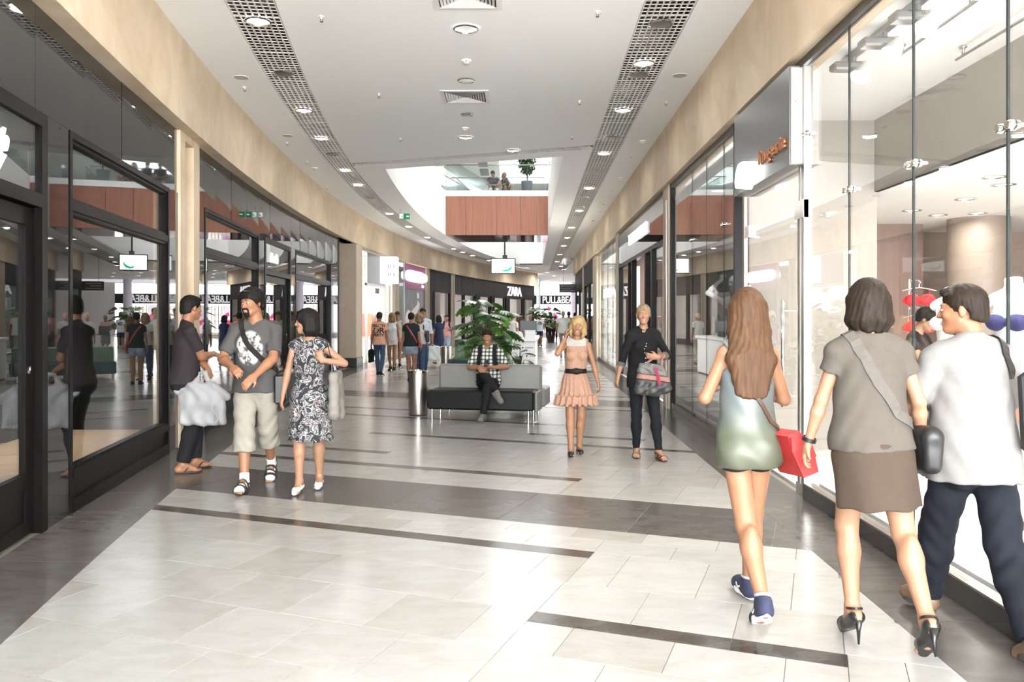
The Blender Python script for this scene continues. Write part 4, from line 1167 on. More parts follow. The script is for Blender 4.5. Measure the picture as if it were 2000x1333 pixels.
def ldoor(name, y0, y1, signed=True):
    d = frame_empty(name); W = 0.10
    f = MB()
    for a, b_ in ((y0, y0+W), (y1-W, y1)): chordbox(f, a, b_, 0, 3.10, OS-0.01, OS+0.14)
    chordbox(f, y0+W, y1-W, 3.0, 3.10, OS-0.01, OS+0.14); chordbox(f, y0+W, y1-W, 2.40, 2.50, OS-0.01, OS+0.14)
    obj('door_frame', f, M_bframe, d)
    b = MB(); chordbox(b, y0+W, y1-W, 2.50, 3.0, OS+0.09, OS+0.12); obj('sign_board', b, mat('grey sign board', (0.10, 0.10, 0.10), 0.4), d)
    g = MB(); chordbox(g, y0+W, y1-W, 2.50, 3.0, OS+0.015, OS+0.022); obj('sign_glass', g, G_left, d)
    l = MB(); L0, L1 = y0+W+0.01, y1-W-0.01
    for a, b_ in ((L0, L0+0.13), (L1-0.13, L1)): chordbox(l, a, b_, 0.02, 2.39, OS+0.05, OS+0.10)
    chordbox(l, L0+0.13, L1-0.13, 2.26, 2.39, OS+0.05, OS+0.10); chordbox(l, L0+0.13, L1-0.13, 0.36, 0.46, OS+0.05, OS+0.10); chordbox(l, L0+0.13, L1-0.13, 0.02, 0.12, OS+0.05, OS+0.10)
    lf = obj('door_leaf', l, M_bframe, d)
    b = MB(); chordbox(b, L0+0.13, L1-0.13, 0.12, 0.36, OS+0.065, OS+0.09); obj('kick_panel', b, M_bframe, lf)
    g = MB(); chordbox(g, L0+0.13, L1-0.13, 0.46, 2.26, OS+0.072, OS+0.08); obj('pane', g, G_left, lf)
    k = MB(); th = left_wall_dir(y1)
    k.lathe([(0.016, 0), (0.016, 0.006), (0.0001, 0.007)], 12, Matrix.Translation((LX(L1-0.07, OS+0.05), L1-0.07, 1.22)) @ Matrix.Rotation(rad(90), 4, 'Y'))
    k.box(LX(L1-0.07, OS+0.042), L1-0.074, 1.185, LX(L1-0.07, OS+0.05), L1-0.066, 1.22); obj('keyhole', k, M_chrome, lf)
    return d
ldoor('door_1', 4.30, 6.02); ldoor('door_2', 15.10, 17.52)
script_sign('sign', 'white brush script lit behind glass above the nearest black shop door', 5.25, 2.80, 0.20, ['the little', 'Family'], 0.07)
script_sign('sign', 'white brush script lit behind glass above the black door behind the grey t-shirt man', 16.25, 2.76, 0.26, ['Marelifte'], 0.07)
# interior of the black shop
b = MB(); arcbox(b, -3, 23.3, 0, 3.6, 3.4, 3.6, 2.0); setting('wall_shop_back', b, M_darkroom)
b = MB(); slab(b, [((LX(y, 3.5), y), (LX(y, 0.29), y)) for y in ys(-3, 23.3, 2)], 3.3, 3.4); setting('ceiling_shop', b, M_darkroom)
b = MB(); chordbox(b, 23.10, 23.35, 0, 3.9, OS, 3.6); chordbox(b, 10.0, 10.2, 0, 3.6, 0.45, 3.5); chordbox(b, 4.2, 4.3, 0, 3.6, 1.8, 3.5); setting('wall_shop_side', b, M_matt)
M_woodfl = mat('pale timber boards', (0.44, 0.33, 0.24), 0.35, noise=0.25, nscale=6, stretch=(0.4, 5, 1))
b = MB(); slab(b, [((LX(y, 3.4), y), (LX(y, 0.29), y)) for y in ys(-3, 23.1, 2)], 0.0, 0.02); setting('floor_shop', b, M_woodfl)
for i, (ya, yb, o1) in enumerate(((6.6, 9.2, 1.5), (11.2, 14.4, 1.4), (18.2, 22.0, 1.3), (4.35, 5.9, 2.6))):
    p = MB(); arcbox(p, ya, yb, 0.02, 0.30 if i < 3 else 0.12, 0.36 if i < 3 else 1.4, o1, 2.0)
    tag(obj('display_platform', p, M_woodfl), ['pale timber display platform behind the nearest large black window', 'pale timber display platform behind the black window beside the ribbed pillar', 'pale timber display platform behind the farthest black window', 'low timber step inside the nearest black door'][i], 'platform')
for y_, o_ in ((7.3, 1.0), (8.7, 1.0), (12.5, 0.9), (19.8, 0.9), (5.1, 2.0), (5.6, 1.6)):
    lamp(LX(y_, o_), y_, 3.25, 16, 0.12, (1, 0.86, 0.70), (LX(y_, o_), y_, 0), 70)
    s = MB(); s.lathe([(0.05, 3.22), (0.065, 3.22), (0.065, 3.30)], 16, Matrix.Translation((LX(y_, o_+0.12), y_, 0))); s.lathe([(0.0001, 3.225), (0.05, 3.225)], 16, Matrix.Translation((LX(y_, o_+0.12), y_, 0)), cap=False)
    tag(obj('shop_spotlight', s, M_chrome, None, 30), {7.3: 'recessed spotlight over the near half of the nearest black window display', 8.7: 'recessed spotlight over the far half of the nearest black window display', 12.5: 'recessed spotlight over the display beside the ribbed pillar', 19.8: 'recessed spotlight over the farthest black window display', 5.1: 'recessed spotlight over the near side of the step inside the nearest black door', 5.6: 'recessed spotlight over the far side of the step inside the nearest black door'}[y_], 'spotlight', 'spotlights inside the left shop')
# dark clothes hanging in the doorway of the nearest black shop
def drape(name, label, x, y, z0, z1, w, m, n=9, amp=0.03, seed=1):
    r = random.Random(seed); b = MB(); rows = []
    for k in range(7):
        z = z1 + (z0-z1)*k/6; wd = w*(0.55 + 0.45*min(1, k/2))
        rows.append([(x + amp*sin(i*2.1+k*0.3) , y - wd/2 + wd*i/(n*2-1), z) for i in range(n*2)] + [(x + 0.05 + amp*sin(i*2.1+k*0.3), y - wd/2 + wd*i/(n*2-1), z) for i in reversed(range(n*2))])
    b.loft(rows); return tag(obj(name, b, m, None, 50), label, 'coat')
drape('hanging_coat', 'black satin coat hanging inside the nearest black shop door', LX(5.3, 1.2), 5.3, 0.55, 2.0, 0.7, mat('black satin', (0.02, 0.02, 0.022), 0.25), seed=4)

# beige pillar with a ribbed recess between the black windows
p = MB()
for a, b_ in ((9.78, 9.99), (10.40, 10.68)): chordbox(p, a, b_, 0, ZS, OS-0.03, OS+0.3)
chordbox(p, 9.99, 10.40, 3.78, ZS, OS-0.03, OS+0.3); chordbox(p, 9.99, 10.40, 0, 0.05, OS-0.03, OS+0.3)
pil = setting('trim_8', p, M_stucco)
b = MB(); chordbox(b, 9.99, 10.40, 0.05, 3.78, OS+0.14, OS+0.28); obj('recess_back', b, M_stucco, pil)
for i in range(93):
    if i == 0: rb = MB(); chordbox(rb, 10.12, 10.40, 0.05, 0.075, OS+0.10, OS+0.14); me = rb.mesh('rib', mat('grey rib', (0.36, 0.34, 0.31), 0.5))
    link('rib', me, pil, (0, 0, 0.04*i))

# sand pillar where the black front ends
p = MB(); p.cbox(-5.60, 25.1, 0.29, -4.86, 26.1, ZS+0.02, 0.015); pil = setting('trim_9', p, M_pillar)
b = MB(); b.cbox(-5.64, 25.08, 0, -4.84, 26.14, 0.29, 0.01); obj('plinth', b, mat('dark plinth stone', (0.05, 0.047, 0.044), 0.25), pil)
b = MB(); chordbox(b, 23.1, 26.2, ZS, ZS+0.03, 0.1, 1.4); setting('trim_10', b, M_stucco)
b = MB(); chordbox(b, 23.35, 26.1, 0, ZS, 0.75, 0.8); setting('trim_11', b, M_taupe)

# ---- pale glass shop with a white box sign
def shopbox(y0, y1, depth, mw, mf, nm, light, col=(1, 0.97, 0.93), off=OS):
    b = MB(); arcbox(b, y0, y1, 0, 3.8, off+depth, off+depth+0.1, 2); arcbox(b, y0, y1, 3.6, 3.7, off+0.12, off+depth, 2)
    chordbox(b, y0-0.06, y0, 0, 3.7, off+0.12, off+depth); chordbox(b, y1, y1+0.06, 0, 3.7, off+0.12, off+depth)
    setting('wall_' + nm, b, mw)
    b = MB(); arcbox(b, y0, y1, 0, 0.02, off+0.1, off+depth, 2); setting('floor_' + nm, b, mf)
    n = max(1, int((y1-y0)/3))
    for i in range(n):
        yy = y0 + (y1-y0)*(i+0.5)/n; lamp(LX(yy, off+depth*0.45), yy, 3.55, light/n, 0.6, col)
M_shopfl = mat('white shop floor', (0.75, 0.74, 0.72), 0.25)
shopbox(26.3, 31.8, 3.0, M_litwhite, M_shopfl, 'white_shop', 150)
b = MB()
for y in (26.25, 27.45, 30.45, 31.75): chordbox(b, y, y+0.10, 0, ZS, OS-0.01, OS+0.08)
chordbox(b, 26.25, 31.85, ZS-0.08, ZS, OS-0.01, OS+0.08); chordbox(b, 27.45, 30.45, 2.66, 2.74, OS-0.01, OS+0.08)
w7 = setting('window_7', b, mat('pale steel frame', (0.62, 0.60, 0.57), 0.3, metal=0.5))
for y0, y1, z0, z1 in ((26.35, 27.45, 0.05, 3.79), (30.55, 31.75, 0.05, 3.79)):
    g = MB(); chordbox(g, y0, y1, z0, z1, OS+0.02, OS+0.032); obj('pane', g, G_clear, w7)
b = MB(); chordbox(b, 27.55, 30.44, 2.75, 3.80, OS+0.01, OS+0.05); obj('transom_panel', b, mat('slate panel', (0.16, 0.16, 0.165), 0.3), w7)
s = thing('sign', 'white box sign jutting out above the pale shop doorway', 'sign', (LX(30.0, OS), 30.0, 2.80))
b = MB(); b.cbox(0, -0.5, 0, 0.62, 0.02, 1.0, 0.02); obj('sign_box', b, emis('lit white acrylic', (1, 1, 1), 0.75), s)
for i in range(3):
    for j in range(2):
        b = MB(); b.box(0.30+0.1*i, -0.506, 0.56-0.3*j, 0.325+0.1*i, -0.5, 0.70-0.3*j); obj('sign_mark', b, mat('grey print', (0.3, 0.3, 0.3), 0.5), s)
letter_sign('lettering', 'small dark letters over the pale shop doorway', 'sign', '7390V', 0.26, Matrix.Translation((LX(29, OS-0.02)+0.02, 29.0, 2.50)) @ Matrix.Rotation(left_wall_dir(29), 4, 'Z') @ Matrix.Rotation(rad(90), 4, 'X'), mat('bronze letters', (0.10, 0.08, 0.06), 0.4), 0.01, 0.006)
# coloured clothes behind the pale glass
def rail(name, label, pts, h0, h1, cols, seed, group=None):
    r = random.Random(seed)
    t = thing('clothes_rail', label, 'clothes rail', (pts[0][0], pts[0][1], 0))
    A, B = Vector((*pts[0], 0)), Vector((*pts[1], 0)); d = (B-A)
    b = MB()
    for f in (0.02, 0.98): q = d*f; b.tube([(q.x, q.y, 0.02), (q.x, q.y, h1+0.06)], 0.018, 6)
    b.tube([(0, 0, h1+0.06), (d.x, d.y, h1+0.06)], 0.014, 6); obj('stand', b, M_chrome, t, True)
    n = int(d.length/0.09); u = d.normalized(); nn = Vector((-u.y, u.x, 0))
    for i in range(n):
        c = d*((i+0.5)/n); z0 = h0 + r.uniform(-0.1, 0.25); w = r.uniform(0.17, 0.22); k = MB(); th = 0.03
        rows = []
        for z, ww in ((h1+0.03, 0.05), (h1-0.05, w), (h1-0.3, w*0.95), (z0, w*1.1)):
            rows.append([tuple(c + nn*a*ww + u*b_*th + Vector((0, 0, z))) for a, b_ in ((-1, -1), (-0.3, -1.3), (0.4, -0.9), (1, -1), (1, 1), (0.4, 1.2), (-0.3, 0.9), (-1, 1))])
        k.loft(rows); obj('garment', k, cols[i % len(cols)] if r.random() < .7 else r.choice(cols), t, 40)
    return t
CR = [cloth('coral cloth', (0.75, 0.20, 0.13)), cloth('white cloth', (0.8, 0.79, 0.77)), cloth('navy cloth', (0.03, 0.05, 0.12)), cloth('sand cloth', (0.55, 0.43, 0.30)), cloth('teal cloth', (0.06, 0.22, 0.24)), cloth('red cloth', (0.65, 0.04, 0.04)), cloth('charcoal cloth', (0.05, 0.05, 0.055))]
rail('r', 'rail of coral and white garments behind the pale glass beside the magenta sign', ((LX(30.7, 0.9), 30.7), (LX(31.7, 0.9), 31.7)), 0.6, 1.7, CR[:2], 2)
rail('r', 'rail of pale garments behind the pale glass beside the sand pillar', ((LX(26.6, 1.0), 26.6), (LX(27.5, 1.0), 27.5)), 0.7, 1.7, [CR[1], CR[3]], 3)
# slim pillars
for i, (y0, y1) in enumerate(((31.95, 32.75), (37.95, 38.6), (43.05, 43.75))):
    p = MB(); chordbox(p, y0, y1, 0, ZS, OS-0.06, OS+0.25); q = setting('trim_%d' % (12+i), p, M_pillar)
    b = MB(); chordbox(b, y0+0.34, y0+0.40, 0.3, ZS-0.2, OS-0.066, OS-0.055); obj('groove', b, mat('pillar groove', (0.22, 0.19, 0.15), 0.6), q)
# ---- shop with the magenta sign and the tall poster
shopbox(32.8, 37.9, 3.0, mat('dark teal shop wall', (0.05, 0.075, 0.075), 0.5), M_shopfl, 'poster_shop', 90)
b = MB(); chordbox(b, 34.1, 37.9, 2.78, ZS-0.02, OS-0.02, OS+0.06); sg = tag(obj('magenta_sign', b, mat('magenta panel', (0.23, 0.028, 0.13), 0.35)), 'magenta fascia panel with a glowing white oval over the tall dark poster', 'sign')
b = MB()
yA, yB, zc_, hh = 34.2, 37.8, 3.36, 0.25
b.loft([[(LX(y, OS-0.05-e), y, zc_ + hh*s_*sqrt(max(0.15, 1-abs((y-36)/1.9)**6))) for e, s_ in ((0, -1), (0.09, -0.8), (0.09, 0.8), (0, 1))] for y in ys(yA, yB, 0.3)])
obj('glowing_name', b, emis('lit white letters', (1, 0.98, 1), 4.0), sg)
b = MB(); chordbox(b, 36.5, 37.6, 2.92, 3.03, OS-0.03, OS-0.018); obj('lit_line', b, emis('lit pale line', (1, 0.9, 0.97), 1.6), sg)
def poster_mat():
    m = bpy.data.materials.new('dark portrait poster'); N, L, b = nodes_of(m)
    tc = N.new('ShaderNodeTexCoord'); t = N.new('ShaderNodeTexNoise'); t.inputs['Scale'].default_value = 1.5; t.inputs['Detail'].default_value = 3
    L.new(tc.outputs['Object'], t.inputs['Vector']); r = N.new('ShaderNodeValToRGB'); e = r.color_ramp.elements
    e[0].position = 0.35; e[0].color = (0.02, 0.03, 0.032, 1); e[1].position = 0.75; e[1].color = (0.10, 0.11, 0.13, 1)
    L.new(t.outputs['Fac'], r.inputs['Fac']); L.new(r.outputs['Color'], b.inputs['Base Color']); b.inputs['Roughness'].default_value = 0.3
    return m
b = MB(); chordbox(b, 34.1, 37.9, 0.0, 2.77, OS+0.0, OS+0.05); po = tag(obj('poster', b, poster_mat()), 'tall dark poster of a pale face and raised hand under the magenta sign', 'poster')
def blob(pts, z_off, m, nm, par):
    """flat printed shape on the poster: (y, z) outline"""
    k = MB(); ch = lambda y: LX(34.1, OS) + (LX(37.9, OS)-LX(34.1, OS))*(y-34.1)/3.8
    n = k.verts([(ch(y)+0.004+z_off, y, z) for y, z in pts]); k.face(tuple(range(n, n+len(pts)))); n2 = k.verts([(ch(y), y, z) for y, z in pts])
    for i in range(len(pts)): j = (i+1) % len(pts); k.face((n+j, n+i, n2+i, n2+j))
    return obj(nm, k, m, par)
ov = lambda yc, zc, a, b_, r_=0, n=20: [(yc + a*cos(t)*cos(r_) - b_*sin(t)*sin(r_), zc + a*cos(t)*sin(r_) + b_*sin(t)*cos(r_)) for t in [2*pi*i/n for i in range(n)]]
pm = mat('printed pale skin', (0.80, 0.68, 0.66), 0.3); pp = mat('printed plum', (0.11, 0.06, 0.09), 0.3); ph = mat('printed dark hair', (0.02, 0.02, 0.025), 0.3)
blob([(34.1, 0.4), (34.1, 1.7), (34.6, 1.95), (35.6, 1.9), (36.6, 1.6), (36.7, 0.4)], 0.001, pp, 'printed_coat', po)
blob(ov(34.7, 1.45, 0.55, 0.42), 0.002, pm, 'printed_face', po)
blob([(35.1, 1.55), (36.3, 1.75), (36.75, 2.1), (36.55, 2.2), (35.9, 2.0), (35.0, 1.75)], 0.003, pm, 'printed_hand', po)
for k in range(4): blob([(36.2+0.13*k, 1.78+0.05*k), (36.32+0.13*k, 1.8+0.05*k), (36.5+0.1*k, 2.3-0.04*k), (36.4+0.1*k, 2.32-0.04*k)], 0.004, pm, 'printed_finger', po)
blob([(36.3, 2.42), (36.65, 2.40), (36.65, 2.64), (36.3, 2.66)], 0.003, mat('printed white', (0.8, 0.8, 0.8), 0.3), 'printed_label', po)
b = MB()
for y in (32.8, 34.0): chordbox(b, y, y+0.08, 0, ZS, OS-0.01, OS+0.08)
w8 = setting('window_8', b, M_greyal); g = MB(); chordbox(g, 32.88, 34.0, 0.1, 3.8, OS+0.02, OS+0.03); obj('pane', g, G_clear, w8)
rail('r', 'rail of teal and red garments behind the narrow pane beside the tall poster', ((LX(33.0, 0.8), 33.0), (LX(34.0, 0.8), 34.0)), 0.6, 1.8, [CR[4], CR[6], CR[5]], 5)

# ---- long charcoal shop with white letters
shopbox(38.7, 61.2, 3.2, mat('warm grey shop wall', (0.42, 0.40, 0.38), 0.6), M_shopfl, 'charcoal_shop', 420)
fas = tag(link('trim_15', None), kind='structure')
for y0 in ys(38.65, 61.2, 2.3)[:-1]:
    y1 = y0 + (61.2-38.65)/10
    if 42.9 < y0 < 43.2: pass
    b = MB(); chordbox(b, y0+0.01, y1-0.01, 2.90, ZS-0.01, OS-0.02, OS+0.15); obj('fascia_panel', b, M_matt, fas)
b = MB(); arcbox(b, 38.65, 61.2, 0, 0.30, OS, OS+0.15, 1.5); obj('plinth_band', b, M_matt, fas)
WIN = [(38.7, 39.6, 0), (39.7, 43.0, 1), (43.8, 45.8, 1), (45.9, 48.2, 2), (48.4, 49.0, 0), (49.1, 51.4, 1), (51.7, 52.2, 0), (52.3, 54.6, 2), (54.9, 55.5, 0), (55.6, 58.6, 2), (58.9, 61.1, 1)]
for i, (y0, y1, k) in enumerate(WIN):
    b = MB()
    for a in (y0, y1-0.10): chordbox(b, a, a+0.10, 0.3, 2.9, OS-0.03, OS+0.1)
    chordbox(b, y0, y1, 2.80, 2.90, OS-0.03, OS+0.1)
    w = setting('window_%d' % (9+i), b, M_matt)
    if k == 0: g = MB(); chordbox(g, y0, y1, 0.3, 2.8, OS+0.0, OS+0.08); obj('blind_panel', g, M_matt, w)
    else:
        g = MB(); chordbox(g, y0+0.1, y1-0.1, 0.3, 2.8, OS+0.03, OS+0.04); obj('pane', g, G_clear, w)
        if k == 1: g = MB(); chordbox(g, y0+0.1, y1-0.1, 0.3, 2.8, OS+0.5, OS+0.55); obj('screen_wall', g, mat('grey display screen', (0.22, 0.215, 0.21), 0.6), w)
yz = 56.6
letter_sign('lettering', 'white lit capital letters on the charcoal fascia beyond the plant', 'sign', 'ZARA', 0.78, Matrix.Translation((LX(yz, OS-0.06), yz, 3.30)) @ Matrix.Rotation(left_wall_dir(yz), 4, 'Z') @ Matrix.Rotation(rad(90), 4, 'X') @ Matrix.Diagonal((1.75, 1.15, 1, 1)), emis('lit white capitals', (1, 0.98, 1), 0.7), 0.03, 0.012, 0, 0.86)
for i, (ya, yb) in enumerate(((46.2, 47.9), (52.6, 54.3), (56.0, 58.2))):
    rail('r', ['rail of garments in the charcoal shop window behind the plant', 'rail of garments in the charcoal shop window under the hanging screen', 'rail of garments in the charcoal shop window below the white capitals'][i], ((LX(ya, 1.6), ya), (LX(yb, 1.6), yb)), 0.7, 1.6, [CR[1], CR[3], CR[6], CR[0]], 8+i)

# ================================================================ right: the glazed shop beside the camera
AS = 2.38
b = MB(); rbox(b, -3, 9.06, ZS-0.07, ZS, AS-0.015, AS+0.05); rbox(b, 9.42, 13.8, ZS-0.07, ZS, AS-0.015, AS+0.05); setting('trim_16', b, mat('dark head rail', (0.05, 0.045, 0.04), 0.35))
# kerb under the glass
M_kerb = blackgloss('polished dark kerb', (0.045, 0.042, 0.04), 0.08, 1.6)
b = MB(); rbox(b, -3, 7.06, 0, 0.125, AS-0.012, AS+0.09); kb = setting('trim_17', b, M_kerb)
b = MB(); rbox(b, -3, 7.06, 0.125, 0.135, AS-0.004, AS+0.08); obj('kerb_cap', b, M_steel, kb)
b = MB(); rbox(b, 9.42, 13.85, 0, 0.125, AS-0.012, AS+0.09); obj('kerb', b, M_kerb, kb)
b = MB(); rbox(b, 9.42, 13.85, 0.125, 0.40, AS+0.16, AS+0.20); obj('window_plinth', b, M_matt, kb)
def gpane(parent, y0, y1, z0, z1, a=AS+0.02, m=None, t=0.012):
    g = MB(); rbox(g, y0+0.004, y1-0.004, z0, z1, a, a+t); o = obj('pane', g, m or G_clear, parent)
    e = MB()
    for y in (y0+0.004, y1-0.004): rbox(e, y-0.0016, y+0.0016, z0, z1, a-0.001, a+t+0.001)
    obj('pane_edge', e, G_edge, o); return o
def button(parent, y, z, a=AS+0.02):
    s = MB()
    for dy in (-0.045, 0.045):
        M = Matrix.Translation((RX(y+dy, a), y+dy, z)) @ Matrix.Rotation(rad(90), 4, 'Y')
        s.lathe([(0.0001, -0.03), (0.022, -0.028), (0.026, -0.008), (0.026, 0.0)], 14, M); s.lathe([(0.026, 0.012), (0.024, 0.03), (0.012, 0.036), (0.010, 0.07), (0.0001, 0.071)], 14, M)
    s.tube([(RX(y-0.045, a+0.06), y-0.045, z), (RX(y+0.045, a+0.06), y+0.045, z)], 0.008, 8)
    return obj('glass_clamp', s, M_chrome, parent, 35)
w = frame_empty('window_20')
js = [7.10, 6.11, 5.08, 4.07, 3.06, 2.05, 1.0, 0.0, -1.5, -3.0]
for y1, y0 in zip(js[:-1], js[1:]): gpane(w, y0, y1, 0.135, ZS-0.07)
for y in js[1:6]:
    button(w, y, 2.56)
button(w, 7.06, 3.2)
w = frame_empty('window_21')
for y0, y1 in ((9.44, 10.12), (10.12, 11.13), (11.13, 12.13), (12.13, 13.78)): gpane(w, y0, y1, 0.125, ZS-0.07, m=glass('window glass', (0.88, 0.90, 0.90), 0.10, 1.3))
for y in (10.12, 12.13): button(w, y, 2.75)
b = MB(); rbox(b, 9.40, 9.47, 0, ZS, AS-0.02, AS+0.07); rbox(b, 13.78, 13.86, 0, ZS, AS-0.02, AS+0.07); obj('frame_post', b, M_bframe, w)
# glass entrance below the sign box
d = frame_empty('door_3')
gpane(d, 7.10, 9.0, 2.56, 2.93, AS+0.02)
gpane(d, 7.28, 8.98, 0.02, 2.52, AS+0.02)
b = MB(); rbox(b, 7.06, 7.13, 0, ZS, AS+0.0, AS+0.06); rbox(b, 7.20, 7.235, 0.0, 2.94, AS+0.01, AS+0.045); obj('steel_post', b, M_steel, d)
for y0, y1, z0, z1 in ((7.06, 7.30, 2.47, 2.63), (8.84, 9.02, 2.47, 2.60), (7.06, 7.26, 0.0, 0.11)):
    b = MB(); rbox(b, y0, y1, z0, z1, AS-0.005, AS+0.05); obj('patch_fitting', b, M_chrome, d)
b = MB(); b.tube([(RX(7.5, AS-0.05), 7.5, 0.75), (RX(7.5, AS-0.05), 7.5, 1.75)], 0.015, 10)
for z in (0.85, 1.65): b.tube([(RX(7.5, AS-0.05), 7.5, z), (RX(7.5, AS+0.02), 7.5, z)], 0.010, 8)
obj('door_handle', b, M_chrome, d, True)
# sign box
s = thing('sign_box', 'brushed steel sign box with copper letters above the glass entrance', 'sign', (0, 0, 0))
b = MB(); rbox(b, 7.12, 9.06, 2.945, 3.82, AS-0.11, AS+0.10); obj('box_face', b, mat('brushed steel sheet', (0.20, 0.20, 0.205), 0.36, metal=0.8), s)
b = MB(); rbox(b, 7.10, 7.12, 2.95, 3.80, AS-0.10, AS+0.01); ep = obj('end_plate', b, mat('pale end plate', (0.36, 0.345, 0.33), 0.5), s)
for z in (3.08, 3.3, 3.5, 3.7):
    k = MB(); k.lathe([(0.008, -0.004), (0.006, 0.0), (0.0001, 0.0)], 8, Matrix.Translation((RX(7.1, AS-0.06), 7.097, z)) @ Matrix.Rotation(rad(90), 4, 'X')); obj('screw', k, M_chrome, ep)
def rtext(txt, size, y, z, a, m, depth=0.02, bold=0.004, shear=0, sx=1.0, align='CENTER', parent=None, nm='lettering', spacing=1.0):
    me = text_mesh(txt, size, depth, bold, shear, align, spacing); me.materials.append(m)
    o = link(nm, me, parent); o.matrix_world = Matrix.Translation((RX(y, a), y, z)) @ Matrix.Rotation(-rad(90) - RANG, 4, 'Z') @ Matrix.Rotation(rad(90), 4, 'X') @ Matrix.Diagonal((sx, 1, 1, 1))
    return o
Mcu = mat('copper letters', (0.50, 0.20, 0.09), 0.35, metal=0.6)
yy = 8.02
for ch, adv in zip('lingerie', (0.075, 0.11, 0.14, 0.145, 0.125, 0.09, 0.10, 0.1)):
    rtext(ch, 0.19, yy, 3.17, AS-0.125, Mcu, 0.010, 0.002, parent=s, nm='letter'); yy -= adv
rtext('Change', 0.30, 8.50, 3.10, AS-0.14, emis('lit script', (1, 1, 1), 6.0), 0.03, 0.022, 0.5, 0.86, parent=s, nm='lit_script', spacing=0.8)

# inside the glazed shop
b = MB()
rbox(b, -3, 9.58, 3.93, 4.0, AS+0.03, 4.10); rbox(b, -3, 14.2, 3.08, 3.14, 4.06, 9.2); rbox(b, 9.58, 14.2, 3.6, 3.66, AS+0.05, 4.1)
setting('ceiling_glazed_shop', b, M_ceil)
b = MB(); rbox(b, -3, 9.58, 3.08, 3.95, 4.06, 4.12); b.box(2.76, 9.56, 0, 4.34, 9.66, 3.95); setting('wall_glazed_shop_front', b, mat('warm white shop wall', (0.40, 0.355, 0.315), 0.7))
b = MB(); b.box(2.7, 14.2, 0, 9.6, 14.3, 3.7); b.box(9.4, -3, 0, 9.5, 14.3, 3.2); setting('wall_glazed_shop_back', b, M_taupe)
b = MB(); b.box(3.62, 9.7, 0, 3.68, 14.2, 3.7); setting('wall_display_back', b, mat('grey display wall', (0.24, 0.235, 0.23), 0.6))
b = MB(); rbox(b, -3, 14.2, 0, 0.02, AS+0.09, 9.3); setting('floor_glazed_shop', b, M_shopfl)
b = MB(); b.lathe([(0.43, 0.02), (0.43, 3.09)], 40, Matrix.Translation((7.08, 12.2, 0)), cap=False); setting('trim_18', b, mat('beige round column', (0.27, 0.215, 0.175), 0.5), smooth=True)
b = MB(); b.box(5.55, 12.9, 0, 6.6, 12.95, 3.08); setting('trim_19', b, mat('brown wardrobe wall', (0.20, 0.125, 0.10), 0.4, noise=0.2, nscale=8, stretch=(1, 1, 0.1)))
b = MB(); rbox(b, 2.0, 7.02, 0.02, 0.14, AS+0.12, AS+1.35); tag(obj('display_platform', b, mat('white gloss platform', (0.85, 0.84, 0.83), 0.2)), 'low white platform along the glass of the shop beside the camera', 'platform')
b = MB(); rbox(b, 9.75, 13.7, 0.02, 0.40, AS+0.21, AS+0.80); tag(obj('display_platform', b, mat('white gloss platform', (0.85, 0.84, 0.83), 0.2)), 'white plinth behind the window beside the metal pillar', 'platform')
for i, (x_, y_) in enumerate(sorted(((5.7, 10.1), (5.1, 8.5), (5.5, 9.0), (5.57, 11.2), (6.2, 11.7), (6.66, 11.5), (4.9, 12.0), (7.2, 9.6), (6.2, 8.0), (6.9, 7.4), (5.0, 6.3), (7.5, 6.0)), key=lambda q: -q[1])):
    t = thing('shop_downlight', '%s recessed downlight in the glazed shop counting from its brown back wall' % 'first second third fourth fifth sixth seventh eighth ninth tenth eleventh twelfth'.split()[i], 'downlight', (x_, y_, 3.08), 0, 'downlights in the glazed shop')
    r = MB(); r.lathe([(0.13, 0.004), (0.13, -0.012), (0.10, -0.014), (0.095, 0.004)], 24, cap=False); obj('trim_ring', r, M_chrome, t, 40)
    g = MB(); g.lathe([(0.0001, -0.002), (0.097, -0.002)], 24, cap=False); obj('lens', g, emis('lamp lens', (1, 0.96, 0.90), 12.0), t)
    lamp(x_, y_, 3.04, 8, 0.18, (1, 0.93, 0.85))
lamp(3.1, 12.2, 3.5, 18, 0.2); lamp(3.1, 10.6, 3.5, 18, 0.2)
# three big track spots behind the glass, and two thin rails
trk = thing('track_light', 'grey ceiling track carrying three bright boxy spotlights behind the tall glass', 'track light', (0, 0, 0))
b = MB(); rbox(b, 2.0, 7.3, 3.885, 3.93, AS+0.42, AS+0.48); obj('track', b, M_greyal, trk)
for y_ in (7.08, 6.46, 5.90, 5.2, 4.5):
    x_ = RX(y_, AS+0.45)
    b = MB(); b.cbox(x_-0.20, y_-0.07, 3.76, x_+0.06, y_+0.07, 3.83, 0.015); b.tube([(x_, y_, 3.83), (x_, y_, 3.89)], 0.02, 8); hd = obj('spot_gear', b, M_greyal, trk)
    M = Matrix.Translation((x_+0.10, y_, 3.82)) @ Matrix.Rotation(rad(32), 4, 'Y') @ Matrix.Rotation(rad(-18), 4, 'X')
    b = MB(); b.lathe([(0.0001, 0.0), (0.045, 0.0), (0.065, -0.05), (0.082, -0.16), (0.078, -0.16), (0.06, -0.06)], 24, M, cap=False); obj('spot_head', b, mat('pale grey lamp body', (0.72, 0.71, 0.70), 0.4), hd, 40)
    b = MB(); b.lathe([(0.0001, -0.148), (0.077, -0.148)], 24, M, cap=False); obj('spot_lens', b, emis('spot lens', (1, 0.98, 0.95), 20.0), hd)
    lamp(x_+0.06, y_, 3.60, 26, 0.18, (1, 0.96, 0.9), (x_+0.3, y_, 0), 120)
